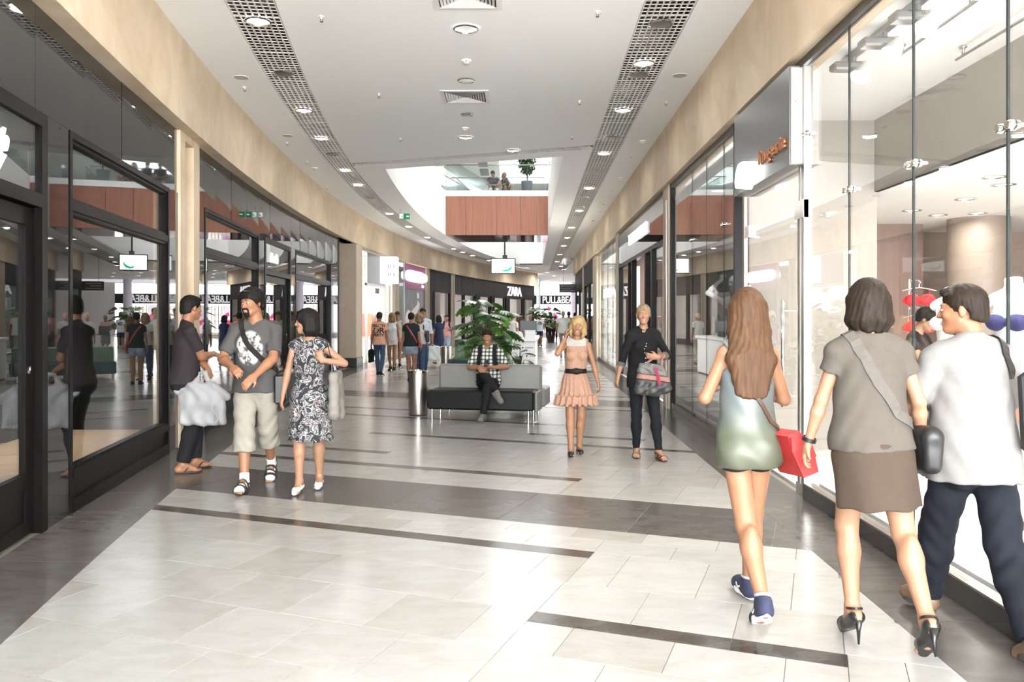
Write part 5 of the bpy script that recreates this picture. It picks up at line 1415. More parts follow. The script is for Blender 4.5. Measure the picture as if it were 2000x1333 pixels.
for i, (a_, y1) in enumerate(((AS+0.78, 7.0), (AS+1.33, 7.05))):
    t = thing('hanging_rail', ['thin steel rail under the shop ceiling next to the spot track', 'thin steel rail under the shop ceiling farther from the glass'][i], 'rail')
    b = MB(); b.tube([(RX(2.5, a_), 2.5, 3.85), (RX(y1, a_), y1, 3.85)], 0.012, 8); obj('rod', b, M_steel, t, True)
    for y_ in (y1-0.12, y1-1.2, y1-2.4):
        b = MB(); b.tube([(RX(y_, a_), y_, 3.85), (RX(y_, a_), y_, 3.93)], 0.014, 8); b.lathe([(0.03, 3.915), (0.03, 3.93)], 12, Matrix.Translation((RX(y_, a_), y_, 0))); obj('bracket', b, M_steel, t, True)
# beige pillar between the window and the next shop
p = MB(); rbox(p, 13.86, 14.40, 0, ZS, AS-0.05, AS+0.25); pil = setting('trim_20', p, M_pillar)
b = MB(); rbox(b, 13.98, 14.10, 0.0, ZS-0.25, AS-0.062, AS-0.045); obj('steel_strip', b, M_steel, pil)

# ---- right: glossy black shop with white letters
def rroom(nm, y0, y1, depth, mw, light, z=3.7):
    b = MB(); rbox(b, y0, y1, 0, z, AS+depth, AS+depth+0.1); rbox(b, y0, y1, z-0.1, z, AS+0.15, AS+depth); rbox(b, y0-0.05, y0, 0, z, AS+0.15, AS+depth); rbox(b, y1, y1+0.05, 0, z, AS+0.15, AS+depth)
    setting('wall_' + nm, b, mw); b = MB(); rbox(b, y0, y1, 0, 0.02, AS+0.02, AS+depth); setting('floor_' + nm, b, M_shopfl)
    n = max(1, int((y1-y0)/3))
    for i in range(n): yy = y0 + (y1-y0)*(i+.5)/n; lamp(RX(yy, AS+depth*0.45), yy, z-0.15, light/n, 0.6)
rroom('black_fascia_shop', 14.5, 22.1, 2.8, mat('chocolate shop wall', (0.14, 0.085, 0.07), 0.5), 160)
f = tag(link('trim_21', None), kind='structure')
for y0, y1 in ((14.45, 16.4), (16.4, 18.3), (18.3, 20.2), (20.2, 22.1)):
    b = MB(); rbox(b, y0+0.004, y1-0.004, 3.0, ZS-0.01, AS-0.03, AS+0.12); obj('fascia_panel', b, M_bglass, f)
b = MB()
for y in (14.45, 16.0, 16.9, 19.2, 19.9, 22.0): rbox(b, y, y+0.13, 0, 3.0, AS-0.02, AS+0.10)
rbox(b, 14.45, 22.1, 2.92, 3.0, AS-0.02, AS+0.10); obj('front_frame', b, M_bframe, f)
w = frame_empty('window_22')
for y0, y1 in ((14.58, 16.0), (20.03, 22.0)): gpane(w, y0, y1, 0.05, 2.92, AS+0.03)
for i, (y0, y1) in enumerate(((16.13, 16.9), (14.7, 15.1), (20.9, 21.9))):
    b = MB(); rbox(b, y0, y1, 0.05, 2.9, AS+0.35, AS+0.40); tag(obj('light_panel', b, emis('lit white panel', (1, 0.99, 0.97), 1.5)), ['tall lit white panel behind the woman in the black shirt', 'narrow lit white panel beside the sand pillar', 'tall lit white panel in the far window of the black fascia shop'][i], 'panel')
letter_sign('lettering', 'white lit capitals on the glossy black fascia', 'sign', 'TOMMY HILFIGER', 0.36, Matrix.Translation((RX(18.0, AS-0.05), 18.0, 3.42)) @ Matrix.Rotation(-rad(90) - RANG, 4, 'Z') @ Matrix.Rotation(rad(90), 4, 'X') @ Matrix.Diagonal((1.05, 1, 1, 1)), emis('lit white capitals', (1, 0.98, 1), 0.7), 0.02, 0.0, 0, 1.06)
p = MB(); rbox(p, 22.12, 22.64, 0, ZS, AS-0.05, AS+0.25); setting('trim_22', p, M_pillar)
# ---- right: white shop
rroom('bright_shop', 22.7, 29.3, 2.6, M_litwhite, 380)
w = frame_empty('window_23')
for y0, y1 in ((22.66, 24.3), (24.3, 26.0), (26.0, 27.7), (27.7, 29.4)): gpane(w, y0, y1, 0.12, ZS-0.05, AS+0.03)
b = MB(); rbox(b, 22.66, 29.4, 0, 0.12, AS-0.02, AS+0.12); rbox(b, 22.66, 29.4, ZS-0.06, ZS, AS-0.02, AS+0.1); obj('kerb_band', b, M_kerb, w)
b = MB(); rbox(b, 24.2, 26.0, 2.75, 3.55, AS+0.25, AS+0.33); gs = tag(obj('banner', b, mat('green banner', (0.18, 0.42, 0.12), 0.5)), 'green and white banner hung high in the bright white shop window', 'banner')
b = MB(); rbox(b, 24.2, 26.0, 2.45, 2.74, AS+0.25, AS+0.33); obj('grey_strip', b, mat('grey banner strip', (0.30, 0.31, 0.30), 0.5), gs)
letter_sign('lettering', 'row of white lit letters on the bright white shop window', 'sign', 'i-e oits', 0.42, Matrix.Translation((RX(26.2, AS), 26.2, 2.35)) @ Matrix.Rotation(-rad(90) - RANG, 4, 'Z') @ Matrix.Rotation(rad(90), 4, 'X') @ Matrix.Diagonal((1.5, 1, 1, 1)), emis('lit white capitals', (1, 0.98, 1), 0.7), 0.02, 0.012)  # letter-like reflections in the glass, built as glowing letters
rail('r', 'rail of red and pale garments in the bright white shop', ((RX(23.2, 3.1), 23.2), (RX(24.4, 3.1), 24.4)), 0.7, 1.5, [CR[5], CR[1], CR[6]], 12)
p = MB(); rbox(p, 29.42, 31.35, 0, ZS, AS-0.05, AS+0.2); setting('trim_23', p, M_pillar)
# ---- right: far charcoal fronts
f = tag(link('trim_24', None), kind='structure')
for y0, y1 in ((31.37, 34.2), (34.2, 37.0), (38.0, 41.4), (41.4, 44.8)):
    b = MB(); rbox(b, y0+0.01, y1-0.01, 2.95, ZS-0.01, AS-0.03, AS+0.12); obj('fascia_panel', b, M_matt, f)
    b = MB(); 
    for y in (y0, y1-0.15): rbox(b, y, y+0.15, 0, 2.95, AS-0.02, AS+0.10)
    obj('front_frame', b, M_matt, f)
w = frame_empty('window_24')
for y0, y1 in ((31.5, 34.05), (34.35, 36.9), (38.1, 41.25), (41.55, 44.7)): gpane(w, y0, y1, 0.05, 2.95, AS+0.03)
rroom('far_front_shop', 31.4, 44.8, 2.4, mat('dull green shop wall', (0.20, 0.25, 0.23), 0.6), 200)
p = MB(); rbox(p, 37.0, 38.0, 0, ZS, AS-0.05, AS+0.2); setting('trim_25', p, M_pillar)

# ================================================================ far end shop
b = MB(); b.box(1.0, 81.5, 0, 7.2, 81.6, 3.4); setting('wall_end_shop', b, M_litwhite)
for x_ in (2.6, 4.0, 5.4): lamp(x_, 79.6, 3.2, 40, 0.6)
letter_sign('lettering', 'large white lit capitals on the far end shop front', 'sign', 'PULL&BEAR', 0.98, Matrix.Translation((4.62, 77.95, 3.15)) @ Matrix.Rotation(rad(90), 4, 'X') @ Matrix.Diagonal((0.72, 0.95, 1, 1)), emis('lit white capitals', (1, 0.98, 1), 0.7), 0.04, 0.015, 0, 0.92)
def collage():
    m = bpy.data.materials.new('pink poster print'); N, L, b = nodes_of(m)
    tc = N.new('ShaderNodeTexCoord'); t = N.new('ShaderNodeTexVoronoi'); t.inputs['Scale'].default_value = 2.4
    L.new(tc.outputs['Object'], t.inputs['Vector']); r = N.new('ShaderNodeValToRGB'); r.color_ramp.interpolation = 'CONSTANT'; e = r.color_ramp.elements
    e[0].color = (0.85, 0.80, 0.85, 1); e[1].position = 0.45; e[1].color = (0.70, 0.06, 0.20, 1)
    n = e.new(0.62); n.color = (0.80, 0.78, 0.82, 1); n = e.new(0.8); n.color = (0.55, 0.45, 0.70, 1)
    L.new(t.outputs['Color'], r.inputs['Fac']); L.new(r.outputs['Color'], b.inputs['Base Color'])
    L.new(r.outputs['Color'], b.inputs['Emission Color']); b.inputs['Emission Strength'].default_value = 0.6
    return m
b = MB(); b.box(2.7, 78.6, 0.0, 4.6, 78.66, 2.6); tag(obj('poster', b, collage()), 'backlit pink and white poster in the far end shop window', 'poster')
b = MB()
for x_ in (4.65, 4.95, 5.25, 5.55): b.box(x_, 78.6, 0.3, x_+0.06, 78.66, 2.6)
for z_ in (1.1, 1.7, 2.2): b.box(4.65, 78.6, z_, 5.6, 78.68, z_+0.05)
tag(obj('wall_shelving', b, mat('warm shelf timber', (0.40, 0.22, 0.10), 0.5)), 'warm timber shelving beside the pink poster in the far shop', 'shelving')
b = MB(); b.lathe([(0.38, 0), (0.38, 4.85)], 24, Matrix.Translation((6.0, 77.0, 0)), cap=False); setting('trim_26', b, mat('lavender column', (0.55, 0.50, 0.60), 0.4), smooth=True)
b = MB(); b.lathe([(0.18, 0), (0.18, 4.85)], 24, Matrix.Translation((2.3, 70.0, 0)), cap=False); setting('trim_27', b, mat('pale green column', (0.50, 0.60, 0.57), 0.2), smooth=True)
# ================================================================ ceiling fittings
def place(u, v): 
    Y = (ZC - CAMZ)*FPX/(HOR - v); return (u-1000)/FPX*Y, Y
M_lens = emis('downlight lens', (1, 0.97, 0.93), 16.0)
def downlight_meshes():
    r = MB(); r.lathe([(0.145, 0.0), (0.145, -0.012), (0.12, -0.016), (0.115, 0.0)], 28, cap=False); ring = r.mesh('trim_ring', M_chrome, 40)
    c = MB(); c.lathe([(0.117, -0.004), (0.105, 0.010), (0.0001, 0.012)], 28, cap=False); lens = c.mesh('lens', M_lens, 40)
    return ring, lens
RING, LENS = downlight_meshes()
def downlight(x, y, label, group=None, z=ZC, w=None):
    t = thing('downlight', label, 'downlight', (x, y, z-0.004), 0, group)
    link('trim_ring', RING, t); link('lens', LENS, t)
    lamp(x, y, z-0.045, w or LAMP_W, 0.21)
ORD = 'nearest second third fourth fifth sixth seventh eighth ninth tenth eleventh twelfth thirteenth fourteenth'.split()
LROW = [-2.4 + 2.1*i for i in range(5)] + [8.83, 12.66, 14.66, 17.9, 19.9, 25.5, 29.2, 33.2, 38.9, 41.0, 43.2, 47.0]
for y in LROW:
    n_l = sum(1 for q in LROW if 8 < q <= y); downlight(LX(y, -0.96), y, '%s lit downlight from the camera along the curved left ceiling grille' % ORD[n_l-1] if y > 8 else 'lit downlight of the left ceiling grille above and behind the viewpoint', 'downlights in the left grille')
RROW = [-2.4 + 2.1*i for i in range(5)] + [10.3, 12.66, 16.04, 20.4, 24.8, 29.5, 33.3, 37.2, 42.5, 48.0]
for y in RROW:
    n_l = sum(1 for q in RROW if 8.2 < q <= y); downlight(RX(y, 1.42), y, '%s lit downlight from the camera along the straight right ceiling grille' % ORD[n_l-1] if y > 8.2 else 'lit downlight of the right ceiling grille above and behind the viewpoint', 'downlights in the right grille')
for y, x, l in ((-1.5, -.35, None), (2.6, -.4, None), (5.8, -.45, None), (9.06, -.52, 'lit downlight in the white ceiling just past the nearest air vent'), (14.58, -.84, 'lit downlight in the white ceiling just before the cross grille'), (15.72, 0.02, 'lit downlight on the cross grille')):
    downlight(x, y, l or 'lit round downlight in the white ceiling overhead', None if l else 'downlights in the middle ceiling')
for i in range(12):
    x, y = sorted(((3.2, 52.5), (1.0, 54), (3.6, 56), (5.5, 52), (2.6, 60), (4.6, 60.5), (6.5, 58), (3.4, 65), (5.4, 66), (4.2, 70), (6.4, 72), (3.2, 74)), key=lambda q: q[1])[i]
    downlight(x, y, '%s lit downlight from the viewpoint in the ceiling by the far court' % ORD[i], 'downlights by the far court', ZC if y < 58 else ZC+0.012, 45)
# unlit round discs on the grilles and ceiling
def disc(x, y, label, group, r=0.125, m=None, z=ZC):
    t = thing('ceiling_disc', label, 'ceiling disc', (x, y, z-0.002), 0, group)
    b = MB(); b.lathe([(r*1.12, 0.0), (r*1.12, -0.014), (r, -0.02), (r*0.96, -0.012)], 24, cap=False); obj('rim', b, M_chrome, t, 40)
    b = MB(); b.lathe([(r*0.98, -0.014), (r*0.7, -0.022), (0.0001, -0.026)], 24, cap=False); obj('cover', b, m or M_greyal, t, True); return t
for i, (u, v) in enumerate(((550, 142), (641, 300), (725, 386), (746, 406))):
    x, y = place(u, v); disc(LX(y, -0.96), y, '%s unlit grey disc from the camera on the curved left ceiling grille' % ORD[i], 'unlit discs on the left grille')
for i, (u, v) in enumerate(((1285, 45), (1243, 145), (1190, 265), (1164, 334), (1149, 363), (1140, 385), (1134, 404), (1126, 419))):
    x, y = place(u, v); disc(RX(y, 1.42), y, '%s unlit grey disc from the camera on the straight right ceiling grille' % ORD[i], 'unlit discs on the right grille')
disc(-0.626, 11.04, 'white disc in the ceiling between smoke detector and far air vent', None, 0.11, M_white)
disc(-0.72, 12.9, 'chrome disc in the ceiling just beyond the far air vent', None, 0.10, M_chrome)
for u, v, l in ((471, 151, 'flat grey speaker in the left ceiling strip, nearest one'), (562, 265, 'flat grey speaker in the left ceiling strip, second along'), (1328, 147, 'flat grey speaker in the right ceiling strip beside the beige bulkhead')):
    x, y = place(u, v); t = thing('ceiling_speaker', l, 'speaker', (x, y, ZC-0.001))
    b = MB(); b.lathe([(0.105, 0.0), (0.103, -0.006), (0.096, -0.007)], 24, cap=False); obj('rim', b, M_white, t, 40)
    b = MB(); b.lathe([(0.097, -0.005), (0.0001, -0.005)], 24, cap=False); obj('speaker_mesh', b, mat('grey speaker cloth', (0.45, 0.43, 0.42), 0.8), t)
def detector(x, y, label, group=None):
    t = thing('smoke_detector', label, 'smoke detector', (x, y, ZC), 0, group)
    b = MB(); b.lathe([(0.062, 0.0), (0.062, -0.012), (0.052, -0.016)], 20); obj('mount', b, M_white, t, 40)
    b = MB(); b.lathe([(0.048, -0.016), (0.048, -0.034), (0.030, -0.05), (0.0001, -0.052)], 20); obj('sensor_head', b, mat('ivory plastic', (0.72, 0.68, 0.60), 0.5), t, 40)
    b = MB()
    for i in range(6): a = pi*i/3; b.box(-0.008, -0.0495, -0.032, 0.008, -0.046, -0.020, Matrix.Rotation(a, 4, 'Z'))
    obj('slot', b, M_matt, t)
detector(-0.58, 10.2, 'ivory smoke detector in the middle ceiling, the nearer one'); detector(-0.80, 13.86, 'ivory smoke detector in the middle ceiling before the far glow')
x, y = place(615, 328); detector(x, y, 'smoke detector in the left ceiling strip')
for i, (u, v) in enumerate(((1255, 275), (1211, 348), (1180, 397), (1158, 430))): x, y = place(u, v); detector(x, y, '%s smoke detector from the camera in the right ceiling strip' % ORD[i], 'detectors in the right strip')
def sprinkler(x, y, label):
    t = thing('sprinkler', label, 'sprinkler', (x, y, ZC), 0, 'ceiling sprinklers')
    b = MB(); b.lathe([(0.032, 0.0), (0.030, -0.006), (0.012, -0.008), (0.010, -0.03)], 14); obj('rosette', b, M_white, t, 40)
    b = MB(); b.tube([(0.010, 0, -0.03), (0.014, 0, -0.045), (0.004, 0, -0.058)], 0.003, 6); b.tube([(-0.010, 0, -0.03), (-0.014, 0, -0.045), (-0.004, 0, -0.058)], 0.003, 6); b.lathe([(0.019, -0.058), (0.019, -0.061)], 12); obj('deflector', b, mat('brass', (0.35, 0.18, 0.07), 0.3, metal=1), t)
for nm, pts in (('middle ceiling panel, left side', ((628, 32), (740, 183), (782, 270))), ('middle ceiling panel, right side', ((1167, 22), (1132, 197), (1117, 266))), ('ceiling strip beside the left bulkhead', ((478, 170), (561, 278), (600, 315), (639, 365))), ('ceiling strip beside the right bulkhead', ((1301, 198), (1233, 302), (1196, 368), (1172, 410)))):
    for i, (u, v) in enumerate(pts): x, y = place(u, v); sprinkler(x, y, '%s sprinkler head from the camera in the %s' % (ORD[i], nm))
def vent(x, y, label):
    t = thing('air_vent', label, 'air vent', (x, y, ZC)); W = 0.355
    b = MB()
    for s in (0, 1, 2, 3): 
        M = Matrix.Rotation(s*pi/2, 4, 'Z'); b.loft([[M @ Vector(p) for p in q] for q in (((-W, -W, 0), (-W+.06, -W+.06, 0), (-W+.06, -W+.06, -0.014), (-W, -W, -0.010)), ((W, -W, 0), (W-.06, -W+.06, 0), (W-.06, -W+.06, -0.014), (W, -W, -0.010)))])
    obj('vent_frame', b, mat('white vent', (0.80, 0.78, 0.76), 0.4), t)
    b = MB(); b.box(-W+.06, -W+.06, 0.0, W-.06, W-.06, 0.004); obj('duct', b, mat('dark duct', (0.10, 0.085, 0.08), 0.8), t)
    for k in range(7):
        w = W - 0.075 - 0.036*k
        b = MB()
        for s in range(4):
            M = Matrix.Rotation(s*pi/2, 4, 'Z'); b.loft([[M @ Vector(p) for p in q] for q in (((-w, -w, -0.016), (-w+.026, -w+.026, 0.0), (-w+.029, -w+.029, 0.002), (-w+.004, -w+.004, -0.014)), ((w, -w, -0.016), (w-.026, -w+.026, 0.0), (w-.029, -w+.029, 0.002), (w-.004, -w+.004, -0.014)))])
        obj('louvre', b, MATS['white vent'], t)
vent(-0.46, 8.15, 'square white louvred air vent at the very front of the ceiling'); vent(-0.69, 11.9, 'square white louvred air vent in the middle of the ceiling')

# ================================================================ hanging screen, exit sign, directory
tv = thing('television', 'white lit screen with a green leaf hanging on a black pole under the bridge', 'television', ((983-1000)/FPX*34, 34.0, 3.72), rad(-4))
b = MB(); b.cbox(-0.52, -0.05, -0.33, 0.52, 0.05, 0.33, 0.012); b.cbox(-0.30, 0.05, -0.22, 0.30, 0.14, 0.22, 0.02); obj('case', b, mat('black plastic', (0.015, 0.015, 0.018), 0.3), tv)
b = MB(); b.box(-0.48, -0.054, -0.285, 0.48, -0.049, 0.29); sc = obj('screen', b, emis('lit screen', (0.97, 1.0, 0.98), 1.5), tv)
k = MB(); pts = [(-0.02, -0.15), (0.10, -0.17), (0.22, -0.13), (0.31, -0.05), (0.37, 0.03), (0.36, -0.08), (0.28, -0.19), (0.14, -0.24), (0.0, -0.22)]
n = k.verts([(x, -0.057, z) for x, z in pts] + [(x, -0.054, z) for x, z in pts]); k.face(tuple(range(n, n+9)))
for i in range(9): k.face((n+i, n+(i+1) % 9, n+9+(i+1) % 9, n+9+i))
obj('leaf_logo', k, emis('lit green', (0.0, 0.42, 0.22), 1.1), sc)
b = MB()
for i in range(3): b.box(-0.25+0.02*i, -0.056, -0.10-0.05*i, 0.02+0.05*i, -0.0535, -0.085-0.05*i)
obj('screen_line', b, emis('lit pale green', (0.65, 0.85, 0.72), 1.0), sc)
b = MB(); b.tube([(0.06, 0.03, 0.30), (0.06, 0.03, 1.13)], 0.03, 10); b.cbox(-0.03, -0.02, 0.31, 0.16, 0.12, 0.46, 0.01); obj('pole', b, MATS['black plastic'], tv)
x, y = place(790, 408)
t = thing('exit_sign', 'small green exit sign with running figure under the left ceiling', 'exit sign', (x, y, 4.62), rad(6))
b = MB(); b.box(-0.16, -0.02, -0.085, 0.16, 0.02, 0.085); sb = obj('sign_case', b, emis('exit green', (0.0, 0.26, 0.10), 0.5), t)
b = MB(); b.box(-0.15, -0.024, -0.07, -0.03, -0.02, 0.07); b.box(0.09, -0.024, -0.012, 0.14, -0.02, 0.012); b.prism([(0.05, -0.004), (0.09, -0.03), (0.09, 0.03)], -0.0, 0.004, Matrix.Translation((0, -0.02, 0)) @ Matrix.Rotation(rad(90), 4, 'X')); obj('pictogram', b, emis('exit white', (1, 1, 1), 0.8), sb)
b = MB(); b.tube([(-0.02, -0.028, 0.045), (-0.06, -0.028, 0.0), (-0.03, -0.028, -0.05)], 0.010, 6); b.tube([(-0.06, -0.028, 0.0), (-0.10, -0.028, -0.05)], 0.010, 6); b.lathe([(0.0001, -0.003), (0.014, -0.002), (0.014, 0.003)], 8, Matrix.Translation((0.0, -0.028, 0.055)) @ Matrix.Rotation(rad(90), 4, 'X')); obj('running_figure', b, MATS['exit green'], sb)
b = MB()
for dx in (-0.12, 0.12): b.tube([(dx, 0, 0.085), (dx, 0, ZC-4.62)], 0.005, 6)
obj('hanger', b, M_greyal, t)
t = thing('directory_sign', 'dark hanging direction board before the far end shop', 'sign', (3.75, 46.0, 3.19))
b = MB(); b.cbox(-1.05, -0.06, -0.24, 0.95, 0.06, 0.24, 0.01); obj('board', b, mat('dark slate board', (0.03, 0.028, 0.028), 0.4), t)
b = MB()
for r in range(3):
    for c_ in range(2): b.box(-0.95+0.95*c_, -0.064, 0.11-0.13*r, -0.95+0.95*c_+(0.75 if r != 1 else 0.55), -0.06, 0.15-0.13*r)
obj('text_line', b, mat('dim print', (0.35, 0.33, 0.30), 0.5), t)
b = MB()
for dx in (-0.8, 0.7): b.tube([(dx, 0, 0.24), (dx, 0, ZC-3.19)], 0.012, 6)
obj('hanger_rod', b, M_greyal, t)

# ================================================================ benches, bins, plants, kiosk
def leather(name, col, rough=0.38): return mat(name, col, rough, spec=0.5, noise=0.08, nscale=12, bump=0.15, bscale=250)
L_black, L_grey, L_teal, L_green = mat('black leatherette', (0.008, 0.009, 0.0085), 0.4, spec=0.18), leather('grey leatherette', (0.19, 0.185, 0.17)), leather('dark teal leatherette', (0.012, 0.055, 0.065)), leather('sage leatherette', (0.17, 0.27, 0.17))
def bench(label, x, y, rz, W, seat_m, back_m, group=None):
    """double bench: two seats back to back; origin at the floor below the middle of the near seat's front edge"""
    t = thing('bench', label, 'bench', (x, y, 0), rz, group)
    h = W/2
    b = MB(); b.cbox(-h, 0.0, 0.155, h, 0.60, 0.455, 0.025); obj('seat', b, seat_m, t, 40)
    b = MB(); b.cbox(-h+0.05, 0.52, 0.20, h+0.04, 0.66, 0.83, 0.03); obj('backrest', b, back_m, t, 40)
    b = MB(); b.cbox(h, 0.10, 0.13, h+0.045, 0.60, 0.445, 0.012); obj('end_panel', b, back_m, t, 40)
    b = MB(); b.cbox(-h+0.10, 0.64, 0.155, h+0.09, 1.20, 0.455, 0.025); obj('rear_seat', b, back_m if seat_m is L_black else seat_m, t, 40)
    for px in (-h+0.07, h-0.09):
        for py in (0.06, 0.55, 1.10):
            b = MB(); b.lathe([(0.021, 0.006), (0.021, 0.16)], 14, Matrix.Translation((px, py, 0))); l = obj('leg', b, M_steel, t, 40)
            b = MB(); b.lathe([(0.027, 0.0), (0.027, 0.008)], 14, Matrix.Translation((px, py, 0))); obj('foot_cap', b, M_chrome, l, 40)
    return t
BRZ = rad(-10.5)
bench('long black seat with grey back in mid corridor where the man sits', -0.50, 12.32, BRZ, 1.68, L_black, L_grey)
bench('dark teal seat with sage green back standing behind the plant', -1.03, 21.3, BRZ, 1.38, L_teal, L_green)
def bin_(label, x, y):
    t = thing('litter_bin', label, 'litter bin', (x, y, 0))
    b = MB(); b.lathe([(0.150, 0.012), (0.155, 0.03), (0.155, 0.70), (0.152, 0.71), (0.138, 0.71), (0.138, 0.45)], 36, cap=False); b.lathe([(0.0001, 0.45), (0.138, 0.45)], 36, cap=False); obj('bin_body', b, mat('bin steel', (0.42, 0.39, 0.35), 0.34, metal=1.0), t, 40)
    b = MB(); b.lathe([(0.156, 0.685), (0.162, 0.69), (0.162, 0.722), (0.146, 0.726), (0.14, 0.70)], 36, cap=False); obj('rim', b, M_chrome, t, 40)
    b = MB(); b.lathe([(0.147, 0.0), (0.147, 0.014)], 30); obj('foot_ring', b, M_matt, t, 40)
bin_('round steel litter bin at the left end of the black bench', -1.52, 13.02); bin_('round steel litter bin farther back near the teal bench', -1.92, 23.4)

def leaf_mesh(seed, size):
    """a big deeply lobed leaf, stalk end at the origin, tip towards +x"""
    r = random.Random(seed); n = 13; lobes = 6; pts = []
    def half(sgn):
        out = []
        for i in range(lobes):
            t = i/(lobes-1); x = 0.04 + 0.80*t; w = 0.44*sin(pi*min(1, 0.30 + 0.62*t))**0.8*(1-0.35*t) + 0.04
            sweep = 0.10 + 0.16*t
            out.append((x + 0.01, sgn*w*0.50, 0)); out.append((x + sweep*0.5, sgn*w*0.95, 1)); out.append((x + sweep + 0.02, sgn*w*1.02, 1)); out.append((x + sweep + 0.06, sgn*w*0.86, 1))
        return out
    L_, R_ = half(1), half(-1)
    mid = [(x, 0) for x in np.linspace(0, 1.02, len(L_))]
    drop = lambda x, y: -0.30*x*x - 0.35*abs(y)**1.5 + 0.10*x + r.uniform(-0.008, 0.008)
    b = MB()
    nm = b.verts([(x*size, 0, (drop(x, 0) + 0.02)*size) for x, y in mid]); nl = b.verts([(x*size, y*size, drop(x, y)*size) for x, y, k in L_]); nr = b.verts([(x*size, y*size, drop(x, y)*size) for x, y, k in R_])
    for i in range(len(L_)-1):
        b.face((nm+i, nm+i+1, nl+i+1, nl+i)); b.face((nm+i+1, nm+i, nr+i, nr+i+1))
    tip = b.verts([(1.12*size, 0, drop(1.12, 0)*size)]); e = len(L_)-1
    b.face((nm+e, tip, nl+e)); b.face((tip, nm+e, nr+e))
    return b
def leaf_mat(name, c1, c2):
    m = bpy.data.materials.new(name); N, L, b = nodes_of(m); oi = N.new('ShaderNodeObjectInfo'); r = N.new('ShaderNodeValToRGB'); e = r.color_ramp.elements
    e[0].color = (*c1, 1); e[1].color = (*c2, 1); L.new(oi.outputs['Random'], r.inputs['Fac']); L.new(r.outputs['Color'], b.inputs['Base Color']); b.inputs['Roughness'].default_value = 0.28; b.inputs['Specular IOR Level'].default_value = 0.6
    return m
M_leaf = leaf_mat('glossy leaf', (0.012, 0.055, 0.014), (0.085, 0.20, 0.025)); M_stem = mat('leaf stalk', (0.10, 0.16, 0.05), 0.5); M_trunk = mat('mossy stem', (0.035, 0.028, 0.02), 0.9, noise=0.4, nscale=25, bump=0.8, bscale=60)
LEAVES = [leaf_mesh(i, 1.0).mesh('leaf', M_leaf, True) for i in range(4)]
def lobed_plant(label, x, y, H, spread, n, seed, pot_h=0.42, size=(0.26, 0.38), zlo=0.45, pot=None):
    r = random.Random(seed); t = thing('potted_plant', label, 'plant', (x, y, 0))
    b = MB(); b.lathe([(0.17, 0.0), (0.20, pot_h-0.03), (0.215, pot_h-0.02), (0.215, pot_h), (0.19, pot_h), (0.185, pot_h-0.05), (0.0001, pot_h-0.05)], 24, cap=False); obj('pot', b, pot or mat('charcoal pot', (0.045, 0.045, 0.05), 0.5), t, 40)
    b = MB(); b.tube([(0.01, 0, pot_h-0.05), (0.03, 0.01, H*0.45), (-0.01, 0.0, H*0.68), (0.02, 0, H*0.86)], [0.045, 0.05, 0.045, 0.03], 10); obj('stem', b, M_trunk, t, True)
    for i in range(n):
        f = i/(n-1); az = i*2.39996 + r.uniform(-0.3, 0.3); z0 = H*(zlo + 0.42*f)
        rad_ = spread*(0.55 + 0.45*r.random())*(1.0 - 0.45*max(0, f-0.55)/0.45)
        z1 = z0 + (0.16 + 0.14*r.random()) * (0.5 + f) * min(1, H/1.9)
        s = r.uniform(*size); e = Vector((cos(az)*rad_*0.62, sin(az)*rad_*0.62, z1))
        b = MB(); b.tube([(0.0, 0, z0-0.06), tuple(Vector((cos(az)*rad_*0.3, sin(az)*rad_*0.3, z0 + 0.12))), tuple(e)], [0.008, 0.006, 0.004], 5)
        st = obj('leaf_stalk', b, M_stem, t, True)
        o = link('leaf', LEAVES[i % 4], st); o.location = e
        pitch = r.uniform(0.0, 0.75) - 0.35*f
        o.rotation_euler = Matrix.to_euler(Matrix.Rotation(az + r.uniform(-0.4, 0.4), 4, 'Z') @ Matrix.Rotation(pitch, 4, 'Y') @ Matrix.Rotation(r.uniform(-0.6, 0.6), 4, 'X')); o.scale = (s, s, s)
    return t
lobed_plant('tall dark green plant with big lobed leaves right behind the seated man', -0.50, 15.6, 1.86, 0.66, 52, 11, zlo=0.40)
lobed_plant('smaller lobed plant by the end of the white kiosk', 0.16, 16.4, 0.92, 0.42, 12, 4, pot_h=0.40, size=(0.16, 0.24))
lobed_plant('leafy green plant far off before the charcoal shop', 1.55, 47.0, 2.05, 0.75, 26, 21, size=(0.35, 0.5))
lobed_plant('far leafy plant beside the pale green column', 2.35, 49.0, 2.15, 0.7, 22, 22, size=(0.35, 0.5))
# kiosk
K = thing('kiosk_counter', 'long white kiosk counter with small printed marks in mid corridor', 'counter', (0.22, 19.6, 0), rad(-3))
b = MB(); b.cbox(-0.24, 0.0, 0.03, 0.33, 3.4, 0.98, 0.01); obj('body', b, mat('white laminate', (0.80, 0.80, 0.80), 0.3), K)
b = MB(); b.cbox(-0.29, -0.06, 0.98, 0.39, 3.46, 1.06, 0.012); obj('worktop', b, MATS['white laminate'], K)
b = MB(); b.box(-0.20, 0.04, 0.0, 0.29, 3.36, 0.03); obj('toe_kick', b, M_matt, K)
for i, (z, w, dx) in enumerate(((0.83, 0.20, 0.02), (0.63, 0.16, 0.12), (0.45, 0.14, 0.05))):
    b = MB(); b.box(dx+0.08, -0.004, z-0.012, dx+0.08+w, 0.0, z+0.012); mk = obj('printed_line', b, mat('grey print', (0.3, 0.3, 0.3), 0.5), K)
    b = MB(); b.lathe([(0.022, 0.0), (0.022, 0.004), (0.0001, 0.004)], 12, Matrix.Translation((dx+0.02, 0.0, z)) @ Matrix.Rotation(rad(90), 4, 'X')); obj('green_dot', b, mat('green print', (0.02, 0.12, 0.04), 0.5), mk)
